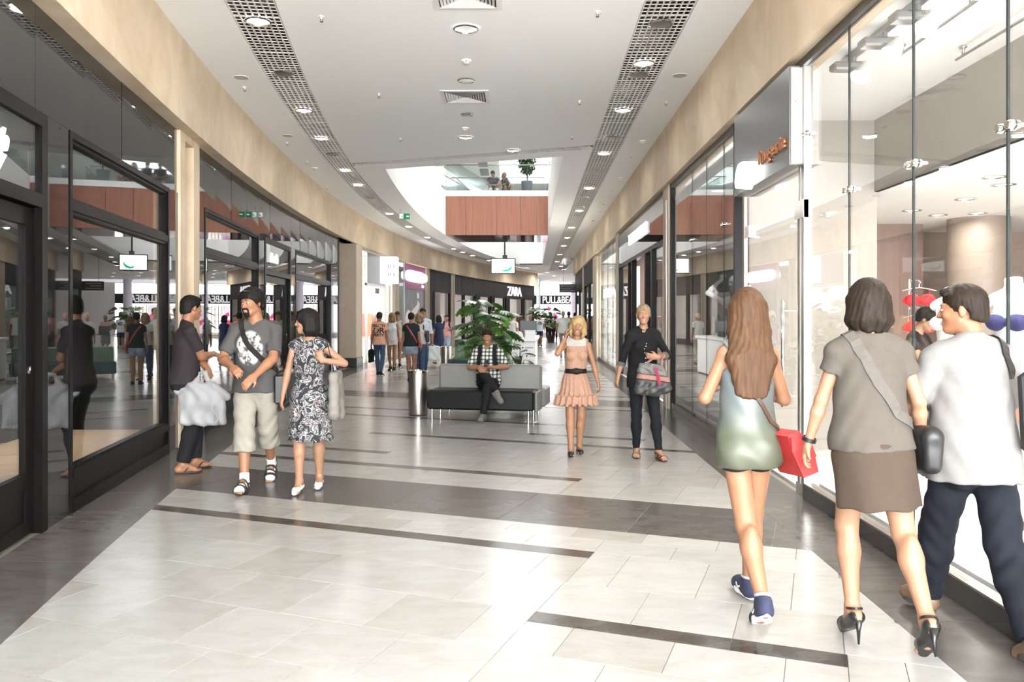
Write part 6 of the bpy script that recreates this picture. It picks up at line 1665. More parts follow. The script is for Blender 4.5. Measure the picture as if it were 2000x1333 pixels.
def kbox(name, label, cat, x, y, z, sx, sy, sz, m, lid=None, rz=0.1):
    t = thing(name, label, cat, (x, y, z), rz)
    b = MB(); b.cbox(-sx/2, -sy/2, 0, sx/2, sy/2, sz, 0.006); obj('body', b, m, t)
    b = MB(); b.cbox(-sx/2-0.008, -sy/2-0.008, sz, sx/2+0.008, sy/2+0.008, sz+0.02, 0.004); obj('lid', b, lid or m, t)
kbox('carton', 'white carton on the right end of the kiosk counter', 'box', 0.44, 19.85, 1.06, 0.25, 0.2, 0.17, mat('white card', (0.8, 0.8, 0.8), 0.6))
kbox('tray', 'green tray on the kiosk counter beside the white carton', 'tray', 0.27, 21.6, 1.06, 0.34, 0.25, 0.08, mat('green tray', (0.05, 0.14, 0.08), 0.4))
t = thing('monitor', 'black monitor standing on the white kiosk counter', 'monitor', (0.42, 20.9, 1.06), 0.1)
b = MB(); b.cbox(-0.22, -0.02, 0.12, 0.22, 0.02, 0.42, 0.008); obj('display', b, MATS['black plastic'], t); b = MB(); b.box(-0.03, -0.015, 0.0, 0.03, 0.015, 0.14); b.cbox(-0.11, -0.08, 0, 0.11, 0.08, 0.012, 0.004); obj('stand', b, MATS['black plastic'], t)
t = thing('folded_cloth', 'white folded cloth heaped on the left of the kiosk counter', 'cloth', (0.10, 20.25, 1.072))
F = Field((-0.25, -0.2, -0.02), (0.25, 0.2, 0.25), 0.012); F.ell((0, 0, 0.03), (0.18, 0.13, 0.08), None, 0.03); F.ell((0.06, 0.02, 0.08), (0.10, 0.09, 0.07), None, 0.04); F.cut((0, 0, 0), (0, 0, -1)); F.bump(lambda X, Y, Z: 0.008*np.sin(40*X + 12*np.sin(9*Y))); link('cloth', F.mesh('cloth', mat('white linen', (0.78, 0.78, 0.78), 0.8)), t)

# ================================================================ upper storey: planter tree on the bridge
t = thing('potted_tree', 'small tree in a grey tub on the upper bridge', 'tree', (0.62, 33.4, 6.41))
b = MB(); b.lathe([(0.17, 0.0), (0.24, 0.76), (0.255, 0.77), (0.255, 0.80), (0.22, 0.80), (0.215, 0.74), (0.0001, 0.74)], 20, cap=False); obj('tub', b, mat('grey tub', (0.10, 0.11, 0.125), 0.5), t, 40)
b = MB(); b.tube([(0, 0, 0.7), (0.02, 0.02, 1.0), (-0.01, 0, 1.4), (0.0, 0.01, 1.9)], [0.03, 0.027, 0.022, 0.012], 8); obj('trunk', b, M_trunk, t, True)
r = random.Random(9); fm = MB()
for i in range(1300):
    a = r.uniform(0, 2*pi); z = r.uniform(1.15, 2.6); R_ = (0.36 if z > 1.4 else 0.22)*sqrt(r.random()); c = Vector((R_*cos(a), R_*sin(a), z)); L_ = r.uniform(0.12, 0.20)
    M = Matrix.Translation(c) @ Matrix.Rotation(r.uniform(0, 6.3), 4, 'Z') @ Matrix.Rotation(r.uniform(0.2, 1.2), 4, 'Y')
    n = fm.verts([M @ Vector(p) for p in ((0, 0, 0), (L_*0.5, L_*0.24, 0.01), (L_, 0, -0.01), (L_*0.5, -L_*0.24, 0.01))]); fm.face((n, n+1, n+2, n+3))
tag(obj('foliage', fm, M_leaf, t), kind='stuff')
bb = thing('upper_bench', 'dark upholstered bench on the upper bridge under the seated couple', 'bench', (-0.55, 33.2, 6.41))
b = MB(); b.cbox(-0.6, -0.25, 0.10, 0.6, 0.25, 0.31, 0.02); obj('seat', b, L_black, bb)
for px in (-0.5, 0.5):
    for py in (-0.18, 0.18): b = MB(); b.lathe([(0.02, 0), (0.02, 0.11)], 10, Matrix.Translation((px, py, 0))); obj('leg', b, M_steel, bb)

# ================================================================ goods in the glazed shop
M_mann = mat('white mannequin gloss', (0.60, 0.585, 0.56), 0.25)
M_red = cloth('red satin', (0.62, 0.03, 0.035), 0.4)
def hanger_bra(label, x, y, z, m, rz=0.0):
    t = thing('hanging_bra', label, 'bra', (x, y, z), rz)
    F = Field((-0.22, -0.12, -0.2), (0.22, 0.12, 0.12), 0.010)
    for s in (1, -1): F.ell((s*0.085, -0.02, -0.06), (0.085, 0.055, 0.07), None, 0.02)
    F.cone((-0.17, 0.0, -0.07), (0.17, 0.0, -0.07), 0.03, 0.03, 0.02, sq=((0, 1, 0), 2.0)); F.cut((0, 0.03, 0), (0, 1, 0))
    link('cups', F.mesh('cups', m), t)
    b = MB()
    for s in (1, -1): b.tube([(s*0.10, -0.02, 0.0), (s*0.115, 0.0, 0.06)], 0.006, 5)
    obj('shoulder_strap', b, m, t)
    b = MB(); b.tube([(-0.19, 0, 0.045), (-0.08, 0, 0.07), (0, 0, 0.08), (0.08, 0, 0.07), (0.19, 0, 0.045)], 0.006, 6); b.tube([(0, 0, 0.08), (0, 0, 0.115), (0.018, 0, 0.14), (0, 0, 0.155), (-0.018, 0, 0.14)], 0.004, 6); obj('hanger', b, M_chrome, t)
SX, SY = 4.55, 9.0
st = thing('hanger_stand', 'chrome stand of red underwear behind the couple', 'clothes stand', (SX, SY, 0))
b = MB(); b.tube([(0, 0.20, 0.02), (0, 0.20, 2.02)], 0.016, 8); b.lathe([(0.22, 0.0), (0.22, 0.02), (0.02, 0.03)], 24, Matrix.Translation((0, 0.20, 0.02))); obj('pole', b, M_chrome, st, 40)
for z in (1.98, 1.68, 1.38, 1.10):
    b = MB(); b.tube([(0, 0.20, z+0.02), (0, 0.0, z+0.02), (0, -0.02, z+0.005)], 0.008, 6); obj('hook', b, M_chrome, st)
hanger_bra('red bra on the top hook of the chrome stand', SX, SY-0.02, 1.84, M_red); hanger_bra('red bra on the second hook of the chrome stand', SX, SY-0.02, 1.54, M_red)
hanger_bra('red bra on the third hook of the chrome stand', SX, SY-0.02, 1.24, M_red); hanger_bra('red bra on the lowest hook of the chrome stand', SX, SY-0.02, 0.96, M_red)
def torso(label, x, y, z0, m_bra, rz, S=1.0):
    t = thing('mannequin_torso', label, 'mannequin', (x, y, 0), rz)
    B = Body(1.72*S, 'f', hip=(0, 0, z0), vs=0.014)
    lo, hi = B.hipc - np.array([0.3, 0.3, 0.25]), B.hipc + np.array([0.3, 0.3, 0.78])
    F = Field(lo, hi, 0.014); B.trunk(F, 0)
    F.cone(B.C((0, 0.018, 0.40)), B.C((0, 0.0, 0.53)), 0.052, 0.058, 0.03); F.cut(B.C((0, 0, 0.52)), (0, -0.2, 1)); F.cut(B.P((0, 0, -0.12)), (0, 0, -1))
    link('torso', F.mesh('torso', M_mann), t)
    F = Field(lo, hi, 0.012)
    for s in (1, -1): F.ell(B.C((s*0.07, -0.080, 0.205)), np.array([0.072, 0.062, 0.062]), None, 0.02)
    F.cone(B.C((-0.12, 0.0, 0.175)), B.C((0.12, 0.0, 0.175)), 0.02, 0.02, 0.01)
    link('bra', F.mesh('bra', m_bra), t)
    b = MB(); b.tube([(0, 0.02, 0.14), (0, 0.02, z0*B.k-0.10)], 0.014, 8); b.lathe([(0.16, 0.0), (0.16, 0.015), (0.02, 0.025)], 24, Matrix.Translation((0, 0.02, 0.14))); obj('stand', b, M_chrome, t, 40)
torso('white mannequin torso in a blush bra behind the man in white', 3.72, 6.80, 1.22, cloth('blush satin', (0.80, 0.52, 0.50)), rad(-60))
torso('white mannequin torso in a navy bra at the right edge', 3.46, 5.55, 1.24, cloth('navy satin', (0.03, 0.03, 0.09)), rad(-60))
t = thing('mannequin', 'white mannequin in a green bikini with raised arm behind the far window', 'mannequin', (2.92, 10.55, 0.402), rad(-40))
B = Body(1.72, 'f', vs=0.013, arms={-1: dict(w=(-0.22, 0.02, 1.70), pole=(-1, 0, 0.2), palm=(0.3, -1, 0)), 1: dict(w=(0.30, -0.1, 0.92))}, feet={1: dict(a=(0.09, -0.05, 0.085)), -1: dict(a=(-0.09, 0.10, 0.085))})
F = B.field(); B.trunk(F, -0.004)
for s in (1, -1): B.arm(F, s); B.leg(F, s); B.handm(F, s); B.foot(F, s)
B.headm(F); B.skinme = F.mesh('mannequin_figure', M_mann); link('mannequin_figure', B.skinme, t)
M_green = cloth('green bikini cloth', (0.015, 0.16, 0.07), 0.5)
F = B.field()
for s in (1, -1): F.ell(B.C((s*0.07, -0.080, 0.212)), np.array([0.066, 0.056, 0.056])*B.k, None, 0.015)
F.cone(B.C((-0.12, 0.0, 0.175)), B.C((0.12, 0.0, 0.175)), 0.02, 0.02, 0.01)
link('bikini_top', F.mesh('bikini_top', M_green), t)
B.bottom(M_green, t, 'bikini_bottom', e=0.004, top=0.02, t1=0.12, wr=0)
b = MB(); b.lathe([(0.17, 0.0), (0.17, 0.012)], 20); obj('base_plate', b, M_chrome, t)
t = thing('sale_sign', 'red card with a white nought standing on the white platform', 'sign', (3.10, 6.25, 0.14), rad(-25))
b = MB(); b.box(-0.10, -0.006, 0.36, 0.10, 0.006, 0.66); cd = obj('card', b, emis('lit red card', (0.60, 0.02, 0.02), 0.5), t)
me = text_mesh('0', 0.26, 0.003, 0.006); me.materials.append(M_white); o = link('numeral', me, cd); o.location = (0, -0.008, 0.51); o.rotation_euler = (rad(90), 0, 0)
b = MB(); b.tube([(0, 0, 0.0), (0, 0, 0.37)], 0.008, 6); b.cbox(-0.08, -0.06, 0, 0.08, 0.06, 0.012, 0.004); obj('stand', b, M_chrome, t)
rail('r', 'rail of pale garments deep inside the glazed shop near the brown wall', ((4.7, 12.9), (5.5, 12.9)), 0.8, 1.7, [CR[1], CR[3]], 31)
t = thing('display_table', 'white display table with folded goods inside the glazed shop', 'table', (5.75, 7.3, 0.02), 0.1)
b = MB(); b.cbox(-0.6, -0.4, 0.70, 0.6, 0.4, 0.75, 0.01); obj('tabletop', b, mat('white gloss platform', (0.85, 0.84, 0.83), 0.2), t)
for px in (-0.55, 0.55):
    for py in (-0.35, 0.35): b = MB(); b.box(px-0.02, py-0.02, 0, px+0.02, py+0.02, 0.70); obj('leg', b, M_chrome, t)
# ================================================================ people
BL = (0.012, 0.011, 0.010)
K_black = cloth('black cloth', (0.012, 0.012, 0.013)); K_blackl = leather('black bag leather', (0.012, 0.012, 0.012), 0.4)
DENIM = cloth('blue denim', (0.06, 0.10, 0.18), noise=0.35, nscale=9); DENIMD = cloth('near black denim', (0.009, 0.010, 0.013), noise=0.35, nscale=9); DENIML = cloth('pale denim', (0.27, 0.33, 0.42), noise=0.3, nscale=9)
W_shirt = cloth('white shirt cloth', (0.62, 0.62, 0.62)); H_black = hair_mat((0.010, 0.008, 0.007)); H_brown = hair_mat((0.055, 0.030, 0.016)); H_dark = hair_mat((0.022, 0.014, 0.009)); H_blond = hair_mat((0.42, 0.28, 0.13)); H_ash = hair_mat((0.30, 0.21, 0.12)); H_grey = hair_mat((0.35, 0.33, 0.30))
SK_A, SK_B, SK_C = skin_mat((0.29, 0.135, 0.073)), skin_mat((0.285, 0.14, 0.077)), skin_mat((0.31, 0.165, 0.10))
def wall_xy(u, Y): return ((u-1000)/FPX*Y, Y)
def person(label, x, y, rz, group=None, z=0.0): return thing('person', label, 'person', (x, y, z), rad(rz), group)
def inloc(root, p): return root.matrix_basis @ Vector([float(a) for a in p])
def carried(root, name, label, cat, c):
    """a thing of its own that a person carries; its parts are modelled in the person's frame around c"""
    t = thing(name, label, cat, inloc(root, c), root.rotation_euler.z); t['_c'] = [float(a) for a in c]; return t
def cmesh(t, name, me, parent=None):
    o = link(name, me, parent or t); o.location = (0, 0, 0)
    me.transform(Matrix.Translation([-a for a in t['_c']])); return o
def cobj(t, name, mb, m, parent=None, smooth=False): return cmesh(t, name, mb.mesh(name, m, smooth), parent)

# -- 1 man with crossed arms by the beige pillar
def man_waiting():
    r = person('man in dark shirt with crossed arms standing against the black front', -3.37, 8.30, 118)
    B = Body(1.79, 'm', vs=0.0085, chest=(0, 4, 0), head=(28, 4, 0), arms={-1: dict(w=(0.10, -0.27, 1.17), pole=(-0.8, 0.2, -1), palm=(0, 0.6, -1), curl=30), 1: dict(w=(-0.13, -0.20, 1.02), pole=(0.9, 0.1, -1), palm=(0.2, 0.4, -1), d=(-0.8, 0.25, -0.55), curl=60)},
             feet={1: dict(a=(0.09, -0.10, 0.09), yaw=22), -1: dict(a=(-0.11, 0.04, 0.09), yaw=-2)})
    B.skin(SK_A, r, covered=True); B.face(r); B.hair('short', H_black, r)
    B.top(cloth('dark plum cotton', (0.030, 0.024, 0.026)), r, 'polo_shirt', sleeve=0.72, neck='collar', hem=-0.03, flare=0.012)
    B.bottom(cloth('black trousers cloth', (0.012, 0.012, 0.014)), r, 'trousers', e=0.012, flare=0.018, t1=1.95)
    for s in (1, -1): B.shoe(s, 'flipflop', mat('black rubber', (0.02, 0.018, 0.016), 0.6), r)
    g = B.grip[1]
    t = carried(r, 'plastic_bag', 'big pale plastic bag hanging from the hand of the man in the dark shirt', 'bag', g)
    a = Vector(g); Q = Matrix.Rotation(-r.rotation_euler.z, 3, 'Z')
    ex = np.array(Q @ Vector((1, 0, 0))); ey = np.array(Q @ Vector((0, 1, 0))); ez = np.array([0, 0, 1.0]); R = np.stack([ex, ey, ez], 1)
    cc = np.array(g) - ey*0.10
    F = Field(cc - np.array([0.36, 0.36, 0.62]), cc + np.array([0.36, 0.36, 0.12]), 0.011)
    p = lambda x, y, z: cc + ex*x + ey*y + ez*z
    F.box(p(0, 0, -0.32), (0.235, 0.050, 0.17), R, 0.045, 0.05); F.box(p(0, 0, -0.17), (0.15, 0.045, 0.12), R, 0.04, 0.08)
    F.cone(p(-0.06, 0, -0.09), p(-0.255, 0.02, -0.14), 0.05, 0.038, 0.03, sq=(ey, 1.6)); F.cone(p(0.06, 0, -0.09), p(0.25, -0.02, -0.19), 0.05, 0.038, 0.03, sq=(ey, 1.6))
    F.cone(p(-0.045, 0, -0.02), p(-0.035, 0, 0.045), 0.03, 0.016, 0.02, sq=(ey, 1.8)); F.cone(p(0.045, 0, -0.02), p(0.035, 0, 0.045), 0.03, 0.016, 0.02, sq=(ey, 1.8)); F.cone(p(-0.035, 0, 0.045), p(0.035, 0, 0.045), 0.016, 0.016, 0.02)
    F.cut(p(0, 0, -0.50), (0, 0, -1))
    F.bump(lambda X, Y, Z: F32(0.0055)*(np.sin(48*(X*F32(ex[0])+Y*F32(ex[1])) + 20*Z + 4*np.sin(14*Z)) + np.sin(21*Z + 26*(X*F32(ex[0])+Y*F32(ex[1])))))
    mb_ = mat('thin white polythene', (0.36, 0.36, 0.36), 0.45, spec=0.3, alpha=0.80)
    bag = cmesh(t, 'bag', F.mesh('bag', mb_))
    k = MB()
    for x, z, rr in ((0.16, -0.30, 0.035), (0.165, -0.40, 0.045)):
        pts = [p(x + rr*0.6*cos(a_), -0.105, z + rr*sin(a_)) for a_ in np.linspace(0, 2*pi, 13)]
        k.ribbon(pts, [-ey]*13, 0.012, 0.002)
    cobj(t, 'printed_mark', k, mat('grey print', (0.3, 0.3, 0.3), 0.5), bag)
man_waiting()

# -- 2 man in the grey t-shirt
def print_mat(name, base, ink, c, rr):
    m = bpy.data.materials.new(name); N, L, b = nodes_of(m); tc = N.new('ShaderNodeTexCoord')
    mp = N.new('ShaderNodeMapping'); mp.inputs['Location'].default_value = [-x for x in c]; L.new(tc.outputs['Object'], mp.inputs['Vector'])
    sc_ = N.new('ShaderNodeVectorMath'); sc_.operation = 'MULTIPLY'; sc_.inputs[1].default_value = (1/rr[0], 1/0.5, 1/rr[1]); L.new(mp.outputs['Vector'], sc_.inputs[0])
    ln = N.new('ShaderNodeVectorMath'); ln.operation = 'LENGTH'; L.new(sc_.outputs[0], ln.inputs[0])
    t = N.new('ShaderNodeTexNoise'); t.inputs['Scale'].default_value = 24; t.inputs['Detail'].default_value = 5; L.new(tc.outputs['Object'], t.inputs['Vector'])
    def mth(op, x, y):
        n = N.new('ShaderNodeMath'); n.operation = op; n.use_clamp = True
        for i, v in enumerate((x, y)):
            if isinstance(v, (int, float)): n.inputs[i].default_value = v
            else: L.new(v, n.inputs[i])
        return n.outputs[0]
    ins = mth('MULTIPLY', mth('SUBTRACT', 1.12, ln.outputs['Value']), 6.0)
    sx = N.new('ShaderNodeSeparateXYZ'); L.new(tc.outputs['Object'], sx.inputs[0])
    front = mth('GREATER_THAN', mth('MULTIPLY', sx.outputs['Y'], -1.0), 0.02)
    f = mth('MULTIPLY', mth('MULTIPLY', ins, mth('MULTIPLY', mth('SUBTRACT', t.outputs['Fac'], 0.40), 9.0)), front)
    mx = N.new('ShaderNodeMix'); mx.data_type = 'RGBA'; mx.inputs[6].default_value = (*base, 1); mx.inputs[7].default_value = (*ink, 1)
    L.new(f, mx.inputs[0]); L.new(mx.outputs[2], b.inputs['Base Color']); b.inputs['Roughness'].default_value = 0.85
    return m
def man_grey():
    r = person('bearded man in grey t-shirt and cream shorts walking beside the woman in the patterned dress', -2.39, 7.50, 4)
    B = Body(1.83, 'm', vs=0.008, chest=(-4, 2, 0), head=(-30, 6, -4), arms={-1: dict(w=(-0.12, -0.30, 1.09), pole=(-1, 0.6, -0.6), palm=(0.5, 0.3, -0.8), curl=35), 1: dict(w=(0.07, -0.34, 1.02), pole=(1, 0.5, -0.5), palm=(-0.3, 0.6, -0.6), curl=28)},
             feet={-1: dict(a=(-0.05, -0.20, 0.090), yaw=-4), 1: dict(a=(0.06, 0.34, 0.155), yaw=4, pitch=38)})
    B.skin(SK_A, r); B.face(r); B.hair('thick', H_black, r, seed=3)
    K = B.k
    p = lambda x, y, z: B.Hd((x, y, z))
    F = Field(B.headc - 0.16, B.headc + 0.16, 0.007)          # goatee and moustache
    F.ell(p(0, -0.078, -0.098), np.array([0.030, 0.022, 0.026])*K, B.Rh, 0.01); F.cone(p(-0.022, -0.093, -0.046), p(0.022, -0.093, -0.046), 0.008*K, 0.008*K, 0.01)
    for s in (1, -1): F.cone(p(s*0.028, -0.086, -0.050), p(s*0.026, -0.078, -0.088), 0.007*K, 0.010*K, 0.01)
    F.bump(lambda X, Y, Z: 0.0012*np.sin(400*X + 300*Z)); link('beard', F.mesh('beard', H_black), r)
    b = MB()
    for s in (1, -1):
        pts = [p(s*(0.012 + 0.04*t), -0.088 + 0.03*t, 0.112 - 0.005*t) for t in (0, .5, 1)]
        b.ribbon(pts + [p(s*0.088, 0.01, 0.075)], [B.Rh @ np.array([0, -.5, 1])]*4, 0.030, 0.004)
    obj('sunglasses', b, mat('smoked lens', (0.02, 0.02, 0.02), 0.1), r)
    c = B.C((-0.015, -0.13, 0.20))
    B.top(print_mat('grey tee with white print', (0.055, 0.053, 0.052), (0.42, 0.41, 0.40), c, (0.115, 0.15)), r, 't_shirt', sleeve=0.80, hem=-0.06, loose=0.018, flare=0.02, wr=0.006, seed=5)
    B.bottom(cloth('cream cotton', (0.28, 0.255, 0.215)), r, 'cargo_shorts', e=0.016, t1=1.40, flare=0.034, wr=0.007)
    so = cloth('white sock cotton', (0.7, 0.69, 0.67))
    for s in (1, -1):
        F = Field(B.an[s] - 0.2, B.an[s] + 0.2, 0.008); A, N_ = B.an[s], B.kn[s]; q = A + unit(N_ - A)*0.075
        F.cone(A - unit(N_ - A)*0.02, q + unit(N_ - A)*0.02, 0.044*K, 0.042*K, 0.01, cuts=[(q, N_ - A)]); F.cone(B.Ft(s, (0, 0.02, -0.03)), B.Ft(s, (0, -0.11, -0.050)), 0.042*K, 0.035*K, 0.02); F.cut(B.Ft(s, (0, 0, -0.078)), -(B.Rf[s] @ np.array([0, 0, 1.0])))
        F.cone(B.Ft(s, (-0.015, -0.13, -0.055)), B.Ft(s, (0.015, -0.13, -0.055)), 0.030*K, 0.030*K, 0.02)
        link('sock', F.mesh('sock', so), r); B.shoe(s, 'sandal', mat('black webbing', (0.015, 0.014, 0.013), 0.7), r, fat=1.22)
    hipb = B.P((0.235, 0.03, -0.02))
    t = carried(r, 'messenger_bag', 'black messenger bag slung at the hip of the man in grey', 'bag', hipb)
    b = MB(); M = Matrix.Translation(Vector(hipb)) @ Matrix.Rotation(rad(90), 4, 'Z'); b.cbox(-0.17, -0.055, -0.15, 0.17, 0.055, 0.13, 0.02, M); bg = cobj(t, 'bag_body', b, K_blackl, None, 40)
    b = MB(); b.cbox(-0.175, -0.075, -0.10, 0.175, -0.055, 0.135, 0.008, M); cobj(t, 'flap', b, K_blackl, bg, 40)
    b, _ = B.strap('t_shirt', [B.P((0.20, 0.02, 0.10)), B.C((0.10, -0.14, 0.10)), B.C((-0.02, -0.15, 0.22)), B.C((-0.10, -0.10, 0.36)), B.C((-0.115, 0.01, 0.42)), B.C((-0.05, 0.12, 0.30)), B.C((0.10, 0.13, 0.10)), B.P((0.20, 0.06, 0.10))], 0.048, 0.004, 0.004)
    cobj(t, 'strap', b, cloth('dark brown webbing', (0.022, 0.016, 0.014)))
man_grey()

# -- 3 woman in the patterned dress
def dress_mat():
    m = bpy.data.materials.new('black white and rust print'); N, L, b = nodes_of(m); tc = N.new('ShaderNodeTexCoord')
    t = N.new('ShaderNodeTexNoise'); t.inputs['Scale'].default_value = 10; t.inputs['Detail'].default_value = 3; t.inputs['Distortion'].default_value = 2.0; L.new(tc.outputs['Object'], t.inputs['Vector'])
    r = N.new('ShaderNodeValToRGB'); r.color_ramp.interpolation = 'CONSTANT'; e = r.color_ramp.elements
    e[0].color = (0.012, 0.012, 0.015, 1); e[1].position = 0.46; e[1].color = (0.10, 0.105, 0.115, 1)
    for p_, c in ((0.49, (0.40, 0.39, 0.37, 1)), (0.525, (0.02, 0.022, 0.03, 1)), (0.58, (0.15, 0.05, 0.035, 1)), (0.60, (0.34, 0.34, 0.34, 1)), (0.635, (0.02, 0.02, 0.025, 1))): q = e.new(p_); q.color = c
    L.new(t.outputs['Fac'], r.inputs['Fac']); L.new(r.outputs['Color'], b.inputs['Base Color']); b.inputs['Roughness'].default_value = 0.8
    return m
def woman_dress():
    r = person('black haired woman in black and white patterned dress walking beside the man in grey', -1.87, 7.42, 2)
    B = Body(1.62, 'f', vs=0.008, chest=(-6, 2, 0), head=(-74, 2, 0), wide=1.05, heel=0.02, arms={-1: dict(w=(-0.265, -0.06, 0.86), palm=(0.8, 0.4, 0), curl=22), 1: dict(w=(0.15, -0.16, 1.30), pole=(1, -0.1, -0.8), palm=(0, 1, -0.2), d=(-0.3, 0.1, 0.9), curl=70)},
             feet={-1: dict(a=(-0.07, -0.13, 0.11), yaw=-4, pitch=6), 1: dict(a=(0.075, 0.12, 0.10), yaw=6, pitch=4)})
    B.skin(SK_C, r); B.face(r, lips=(0.45, 0.14, 0.12)); B.hair('bob', H_black, r)
    dm = dress_mat()
    B.top(dm, r, 'dress_bodice', sleeve=0.0, neck='v', hem=0.06, loose=0.0, wr=0.002, e=0.008)
    F = None
    B.skirt(dm, r, 'dress_skirt', top=0.11, hem=-0.43, r0=0.135, r1=0.225, sq=1.08, folds=9, amp=0.010, lean=(0.02, -0.03))
    for s in (1, -1): B.shoe(s, 'flat', mat('pearl white leather', (0.72, 0.70, 0.68), 0.3), r)
    for s in (1, -1):
        b = MB(); pts = [B.Ft(s, (0.036*cos(a), -0.045, -0.058 + 0.050*sin(a))) for a in np.linspace(0, pi, 9)]
        b.ribbon(pts, [B.Rf[s] @ np.array([cos(a), 0, sin(a)+.05]) for a in np.linspace(0, pi, 9)], 0.016, 0.003); obj('instep_strap', b, MATS['pearl white leather'], r)
    c = B.C((0.26, 0.02, 0.0))
    t = carried(r, 'tote_bag', 'soft grey tote bag on the shoulder of the woman in the patterned dress', 'bag', c)
    F = Field(c - np.array([0.16, 0.28, 0.40]), c + np.array([0.16, 0.28, 0.26]), 0.011); p = lambda x, y, z: np.array(c) + np.array([x, y, z])
    F.cone(p(0, -0.10, 0.06), p(0.01, -0.14, -0.28), 0.055, 0.07, 0.03, sq=((1, 0, 0), 1.3)); F.cone(p(0, 0.10, 0.06), p(0.01, 0.14, -0.28), 0.055, 0.07, 0.03, sq=((1, 0, 0), 1.3)); F.cone(p(0, 0, 0.05), p(0.02, 0, -0.30), 0.065, 0.085, 0.06, sq=((1, 0, 0), 1.25)); F.cut(p(0, 0, 0.10), (0, 0, 1)); F.cut(p(0, 0, -0.34), (0, 0, -1))
    F.bump(lambda X, Y, Z: F32(0.006)*np.sin(30*Y + 8*np.sin(9*Z) + 14*Z)); bg = cmesh(t, 'bag', F.mesh('bag', cloth('grey canvas', (0.21, 0.195, 0.175))))
    for y in (-0.09, 0.09):
        b = MB(); sh = B.C((0.135, 0.01 + y*0.3, 0.425)); pts = [p(0.0, y, 0.08), p(-0.03, y*0.8, 0.22), sh + np.array([0.05, 0, -0.03]), sh, sh + np.array([-0.02, 0, 0])]
        b.ribbon(pts, [(1, 0, 0.2), (1, 0, 0.3), (1, 0, 0.6), (0, 0, 1), (0, 0, 1)], 0.030, 0.005); cobj(t, 'strap', b, K_black, bg)
woman_dress()

# -- 4 seated man
def plaid():
    m = bpy.data.materials.new('black white and green plaid'); N, L, b = nodes_of(m); tc = N.new('ShaderNodeTexCoord')
    sx = N.new('ShaderNodeSeparateXYZ'); L.new(tc.outputs['Object'], sx.inputs[0])
    def band(out, s, ph):
        a = N.new('ShaderNodeMath'); a.operation = 'MULTIPLY_ADD'; a.inputs[1].default_value = s; a.inputs[2].default_value = ph; L.new(out, a.inputs[0])
        f = N.new('ShaderNodeMath'); f.operation = 'FRACT'; L.new(a.outputs[0], f.inputs[0])
        g = N.new('ShaderNodeMath'); g.operation = 'GREATER_THAN'; g.inputs[1].default_value = 0.58; L.new(f.outputs[0], g.inputs[0]); return g.outputs[0]
    s = N.new('ShaderNodeMath'); s.operation = 'ADD'; L.new(band(sx.outputs['X'], 17, 0.2), s.inputs[0]); L.new(band(sx.outputs['Z'], 17, 0.1), s.inputs[1])
    d = N.new('ShaderNodeMath'); d.operation = 'MULTIPLY'; d.inputs[1].default_value = 0.5; L.new(s.outputs[0], d.inputs[0])
    r = N.new('ShaderNodeValToRGB'); r.color_ramp.interpolation = 'CONSTANT'; e = r.color_ramp.elements
    e[0].color = (0.60, 0.60, 0.56, 1); e[1].position = 0.25; e[1].color = (0.13, 0.15, 0.13, 1); q = e.new(0.75); q.color = (0.015, 0.016, 0.016, 1)
    L.new(d.outputs[0], r.inputs['Fac']); L.new(r.outputs['Color'], b.inputs['Base Color']); b.inputs['Roughness'].default_value = 0.85
    return m
